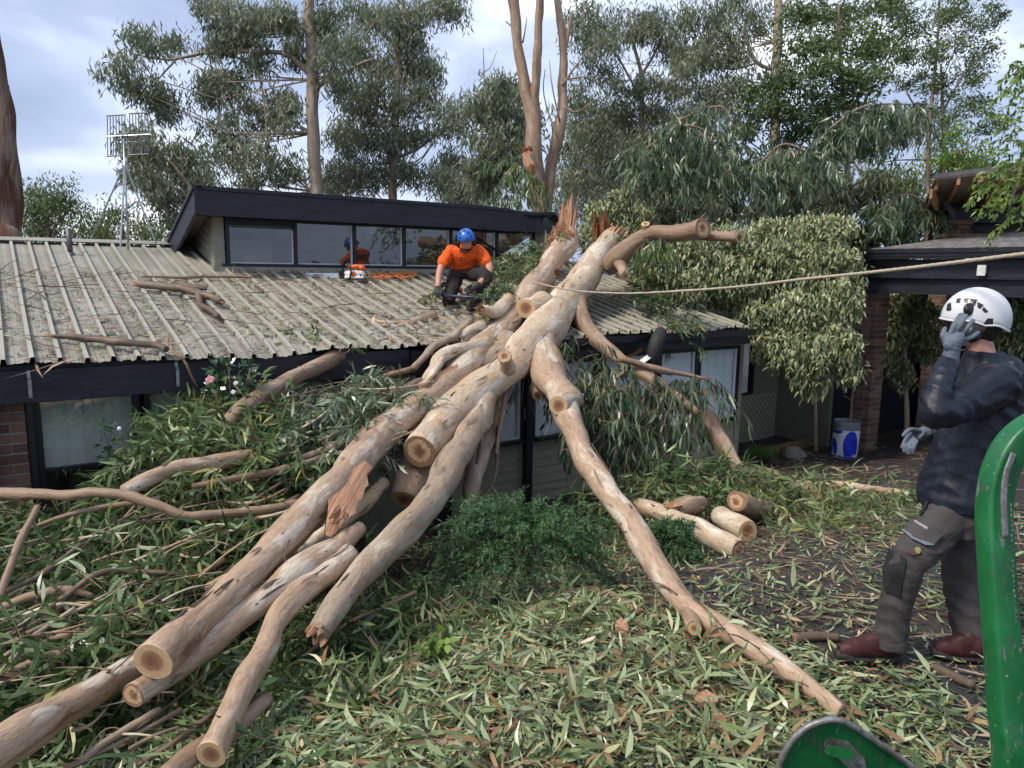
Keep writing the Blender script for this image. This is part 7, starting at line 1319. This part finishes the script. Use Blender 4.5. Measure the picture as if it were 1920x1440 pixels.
tube_blob(tw_, [hipL, hipL*.5+kneeL*.5, kneeL, kneeL+fw*.2, kneeL+fw*.38+Z_*.03], [.115, .105, .085, .075, .07]); tube_blob(tw_, [hipR, hipR*.5+kneeR*.5, kneeR, kneeR*.5+ankR*.5, ankR+Z_*.01], [.115, .105, .092, .085, .078])
remesh(tw_, 'trousers', 'trousers_brown', wk, .011, 2, .006, 22, 5)
gr = at(826, 553, DW-.47)
def fing(c, d, s, n=4, r=.011, L_=.075, curl=-.6):
    out = []
    for k in range(n): o = c+s*(k-1.5)*.021; out.append([o, o+d*L_*.5+Z_*.0, o+d*L_*.8+Z_*curl*L_*.5])
    return out
hand('glove', wrL, at(821, 548, DW-.44), [[gr+cU*.045+cR*(-.05+.021*k), gr+cU*.035+cR*(-.05+.021*k)-fw*.05, gr-cU*.02+cR*(-.05+.021*k)-fw*.045] for k in range(4)], [gr+cU*.03-cR*.01, gr+cR*.04+cU*.02, gr+cR*.06-cU*.0], 'glove_dark', wk, .0115, (.048, .048, .034), (cR, cU, fw), .042)
pc = at(886, 541, DW-.5); hand('glove', wrR, pc, [[pc-cR*.03+cU*(.02-.02*k), pc-cR*(.075-.006*k)+cU*(.008-.022*k), pc-cR*(.10-.012*k)-cU*(.015+.024*k)] for k in range(4)], [pc+cU*.02, pc-cR*.03+cU*.035-fw*.03, pc-cR*.06+cU*.02-fw*.03], 'glove_dark', wk, .0115, (.055, .042, .03), (nz(cR*-1-cU*.2), cU, fw), .042)
boot(ft-fw*.12*A([1, 1, 0])+A([-.03, 0, 0])-Z_*.02, ft+fw*.14*A([1, 1, 0])-Z_*.02+Z_*.0, ankR, wk, 'boot_leather')
mb = MB(); tube_blob(mb, [kneeL+fw*.38+Z_*.03, kneeL+fw*.45-Z_*.0], [.055, .05]); tube_blob(mb, [kneeL+fw*.45, kneeL+fw*.50-Z_*.02+cR*.02], [.045, .035]); remesh(mb, 'boot', 'boot_leather', wk, .01, 2)
whl = helmet('helmet', whc+wup*.035, wfd, wup, .142, .118, .13, 'helmet_blue', wk, lambda t: -.02-.16*(1-math.cos(t))/2)
wargs = (whc+wup*.035, wfd, wup, .145, .118, .135)
for x, y, rx, ry in ((869.5, 432, 2.2, 3.2), (862, 437, 1.6, 2.4), (878, 436, 1.6, 2.4), (863, 446, 1.8, 1.6), (875, 447, 2, 1.4), (884, 443, 1.3, 1.8)): decal('vent', oval(x, y, rx, ry, 10), *wargs, 'black_plastic', whl, 1.02)
wsd = nz(np.cross(wfd, wup))
for q in (-1, 1): MB().ell(whc+wsd*q*.105-wup*.035, wfd*.034, wsd*.026, wup*.046, 12, 10).build('ear_muff', 'black_plastic', wk, True); MB().tube([whc+wsd*q*.118-wup*.02, whc+wsd*q*.128+wup*.04, whc+wsd*q*.118+wup*.09], [.008]*3, 6, res=3).build('muff_arm', 'black_plastic', wk, True)
mb = MB(); mb.ell(whc-wup*.085+wfd*.04, wfd*.05, wsd*.05, wup*.03, 12, 8); mb.build('beard', 'hair', wk, True)
mb = MB(); p0, p1 = at(820, 553, DW-.47), at(953, 562, DW-.62); mb.tube([p0, p1], [.019, .017], 10); pole = mb.build('steel_pole', 'pole_navy', smooth=True); tag(pole, 'navy blue pole held by the kneeling worker against the trunk', 'pole')
# ============================================================ chainsaws
def chainsaw(label):
    B = on_roof(664, 522, .03); D = (B-CAM)@fw-.12; o = thing('chainsaw', label, 'chainsaw', B, 'chainsaws on the roof'); px = D/F
    def c_(x, y, d=0.): return at(x, y, D+d)
    mb = MB(); tube_blob(mb, [c_(652, 515, .02), c_(668, 515, .02), c_(678, 514, .02)], [.060, .072, .055]); mb.box(c_(645, 522, -.06), cR*.26, fw*.13, cU*.03); remesh(mb, 'engine_body', 'saw_white', o, .009, 2)
    mb = MB(); mb.ell(c_(668, 501, .02), cR*.085, fw*.07, cU*.040, 16, 10); mb.ell(c_(679, 503, .02), cR*.045, fw*.065, cU*.045, 14, 10); mb.ell(c_(655, 500, .02), cR*.04, fw*.05, cU*.022, 14, 10); remesh(mb, 'top_cover', 'saw_orange', o, .008, 2)
    mb = MB(); mb.ell(c_(663, 514, -.055), cR*.036, cU*.036, fw*.012, 18, 8); mb.build('starter_housing', 'saw_orange', o, True)
    mb = MB(); mb.ell(c_(676, 516, -.05), cR*.014, cU*.014, fw*.012, 14, 8); mb.build('fuel_cap', 'black_plastic', o, True)
    mb = MB(); mb.tube([c_(649, 520, .06), c_(642, 500, .06), c_(648, 492, .0), c_(656, 499, -.07), c_(658, 512, -.08), c_(655, 524, -.06)], [.013]*6, 8, res=5); mb.build('front_handle', 'black_plastic', o, True)
    mb = MB(); mb.box(c_(637, 498, -.06), c_(646, 488, -.06)-c_(637, 498, -.06), fw*.13, cR*.014); mb.build('hand_guard', 'black_plastic', o)
    mb = MB(); mb.tube([c_(680, 508, .02), c_(691, 511, .02), c_(694, 518, .02), c_(684, 522, .02)], [.016, .014, .013, .014], 8, res=4); mb.build('rear_handle', 'bag_grey', o, True)
    mb = MB(); mb.box(c_(634, 520, -.04), cR*.07, fw*.05, cU*.08); mb.tube([c_(640, 512, -.05), c_(640, 512, -.02)], [.035, .035], 14); mb.build('sprocket_cover', 'black_plastic', o)
    # guide bar: flat plate with rounded nose
    x0, x1, y0, y1 = 566, 640, 511.0, 523.0; n = 12; cy = (y0+y1)/2; hy = (y1-y0)/2; outl = [(x1, y0+1), (x1, y1-1)]+[(x0+8-8*math.sin(a), cy+hy*math.cos(a)) for a in np.linspace(0, math.pi, n)]
    V = [c_(x, y, -.004) for x, y in outl]+[c_(x, y, .006) for x, y in outl]; m_ = len(outl); Fc = [tuple(range(m_)), tuple(range(2*m_-1, m_-1, -1))]+[(i, m_+i, m_+(i+1) % m_, (i+1) % m_) for i in range(m_)]; gb = mk('guide_bar', V, Fc, 'saw_bar', o)
    MB().tube([c_(x, y, .001) for x, y in outl[1:]+[outl[0]]], [.007]*m_, 6, False).build('chain', 'galv_dark', o)
    text_mesh('lettering', 'STIHL', .052, c_(597, 517, -.007), cR, cU, 'ink', gb); return o
cs1 = chainsaw('orange and white chainsaw with lettered bar on the roof below the clerestory')
def copy_tree(o, parent=None):
    c = o.copy(); col.objects.link(c); c.parent = parent
    for ch in o.children: copy_tree(ch, c)
    return c
cs2 = copy_tree(cs1); cs2.rotation_euler = (0.0, 0.05, -.35); cs2.location = Vector(on_roof(845, 556, .04)+fw*.35); cs2['label'] = 'chainsaw half hidden behind the kneeling worker arm'
# orange rope heap
P = []; r0 = np.random.default_rng(5); ph = 0
for i in range(150):
    ph += r0.normal(.55, .25); cx = 728+38*math.sin(i*.09+1)+r0.normal(0, 4); cy = 516+r0.normal(0, 1.5); P.append(on_roof(cx+16*math.cos(ph), cy+4.2*math.sin(ph), .045+.03*r0.random()))
tag(MB().tube(P, [.0065]*len(P), 5, True, 3).build('orange_rope', 'rope_orange', smooth=True), 'tangled orange rope heaped on the roof left of the worker', 'rope')
# hauling rope from the trunk to the right
xs = np.array([1000, 1030, 1065, 1100, 1180, 1300, 1400, 1500, 1600, 1700, 1800, 1920, 2100, 2300]); ys = np.array([529, 536, 543, 547, 550, 544, 536, 524, 514, 503, 491, 476, 452, 424]); iD = np.interp(xs, [1000, 1065, 1100, 2300], [1/9.2, 1/9.05, 1/8.9, 1/2.6])
P, R = catmull(A([at(x, y, 1/i) for x, y, i in zip(xs, ys, iD)]), np.full(len(xs), .0095), 24); V, Fc, bk = tube(P, R, 12); al = np.repeat(bk[::12, 2], 12); th = np.tile(np.arange(12)*2*math.pi/12, len(P)); ctr = np.repeat(P, 12, 0); V = ctr+(V-ctr)*(1+.13*np.sin(3*th+al*120))[:, None]
tag(mk('hauling_rope', V, Fc, 'rope_tan', None, True), 'taut tan hauling rope running from the trunk to the right edge', 'rope')
w1 = []; 
for i in range(26):
    a = 2*math.pi*i/25*1.6; c = at(985+30*i/25, 531+4*i/25, 9.3); w1.append(at(1005, 533, 9.4)+(cR*math.cos(a)*.75+cU*math.sin(a)*.35)*.25-fw*math.sin(a)*.2)
# ============================================================ green machine in the right foreground
mc = thing('wood_chipper', 'scratched green steel guard and flap of a machine in the right foreground', 'machine', A([at(1880, 1440, 1.5)[0], at(1880, 1440, 1.5)[1], 0.0]))
def sweep(path, hw, hd, bev, name, mat, parent, res=8):
    P = A([at(x, y, D) for x, y, D in path]) if not isinstance(path, np.ndarray) else path
    P, _ = catmull(P, np.ones(len(P)), res); T = nzr(np.gradient(P, axis=0)); prof = []
    for sx, sy in ((1, 1), (-1, 1), (-1, -1), (1, -1)):
        for k in range(4):
            a = math.pi/2*(k/3)+{(1, 1): 0, (-1, 1): math.pi/2, (-1, -1): math.pi, (1, -1): 1.5*math.pi}[(sx, sy)]; prof.append((sx*(hw-bev)+bev*math.cos(a), sy*(hd-bev)+bev*math.sin(a)))
    V = []; n = len(prof)
    for p, t in zip(P, T):
        d0 = nz(A([-.12, 1., 0])); S = nz(np.cross(t, d0)); Dd = np.cross(S, t)
        for u_, v_ in prof: V.append(p+S*u_+Dd*v_)
    m_ = len(P); Fc = [(j*n+i, j*n+(i+1) % n, (j+1)*n+(i+1) % n, (j+1)*n+i) for j in range(m_-1) for i in range(n)]+[tuple(range(n))[::-1], tuple(range((m_-1)*n, m_*n))]; return mk(name, V, Fc, mat, parent, True)
low0 = at(1893, 1480, 1.46)
pth = [A([low0[0]+.02, low0[1]+.02, .05]), A([low0[0]+.01, low0[1]+.01, .5]), low0]+[at(*p) for p in ((1887, 1330, 1.47), (1877, 1180, 1.48), (1867, 1040, 1.49), (1864, 950, 1.5), (1876, 880, 1.5), (1905, 828, 1.5), (1955, 795, 1.5), (2030, 782, 1.5), (2110, 800, 1.5), (2170, 860, 1.5), (2190, 960, 1.5), (2195, 1200, 1.5))]
gp = sweep(np.array(pth), .028, .024, .008, 'guard_hoop', 'machine_green', mc)
# weld bead and worn strip along the hoop's edge
mb = MB(); 
for k in range(30):
    x = np.interp(k, [0, 29], [1893, 1908]); y = 900+k*9.5; c = at(x-(2 if k > 10 else 0), y, 1.456); q_ = .5+random.random()
    if random.random() < .8: mb.ell(c+cR*random.gauss(0, .0008), cR*.0013*q_, cU*.0035*q_, fw*.0016, 6, 4)
mb.build('weld_bead', 'worn_steel', gp, kind='stuff')
sweep([(1900, 850, 1.468), (1886, 890, 1.462), (1882, 940, 1.46), (1885, 1010, 1.455)], .006, .0025, .0015, 'worn_strip', 'worn_steel', gp)
# flap: rounded green plate with steel rim
ol = [(1452, 1500), (1460, 1440), (1478, 1400), (1508, 1368), (1545, 1352), (1575, 1352), (1605, 1366), (1650, 1396), (1705, 1435), (1770, 1482), (1800, 1520), (1790, 1640), (1450, 1640)]
OP, _ = catmull(A([[x, y, 0.] for x, y in ol]), np.ones(len(ol)), 5); OP = OP[:, :2]; fD = lambda y: 1.62+(y-1350)*.0004
V = [at(x, y, fD(y)) for x, y in OP]; n = len(V); V += [v+fw*.02-Z_*.005 for v in V]; fl = mk('feed_flap', V, [tuple(range(n)), tuple(range(2*n-1, n-1, -1))]+[(i, n+i, n+(i+1) % n, (i+1) % n) for i in range(n)], 'machine_green', mc)
k0 = [i for i in range(n) if OP[i][1] < 1500]; MB().tube([at(OP[i][0], OP[i][1]-1, fD(OP[i][1])-.004) for i in k0], [.0075]*len(k0), 8).build('steel_rim', 'worn_steel', fl, True)
mb = MB(); c = at(1545, 1408, 1.63); mb.box(c, at(1588, 1418, 1.63)-c, at(1552, 1395, 1.63)-c, -fw*.02); mb.build('hinge_block', 'machine_green', fl)
p_ = [at(x, y, fD(y)-.003) for x, y in ((1548, 1382), (1590, 1390), (1620, 1420), (1628, 1450), (1600, 1450), (1570, 1420), (1545, 1400))]; mk('bare_patch', p_+[q+fw*.002 for q in p_], [tuple(range(7))]+[(i, 7+i, 7+(i+1) % 7, (i+1) % 7) for i in range(7)], 'worn_steel', fl)
b0 = at(1450, 1640, 1.72); b1 = low0; mb = MB(); mb.box(A([b0[0], b0[1]-.25, .35]), A([b1[0]-b0[0]+.4, 0, 0]), A([0, .22, 0]), A([0, 0, b0[2]-.36])); mb.build('feed_tray', 'machine_green', mc)
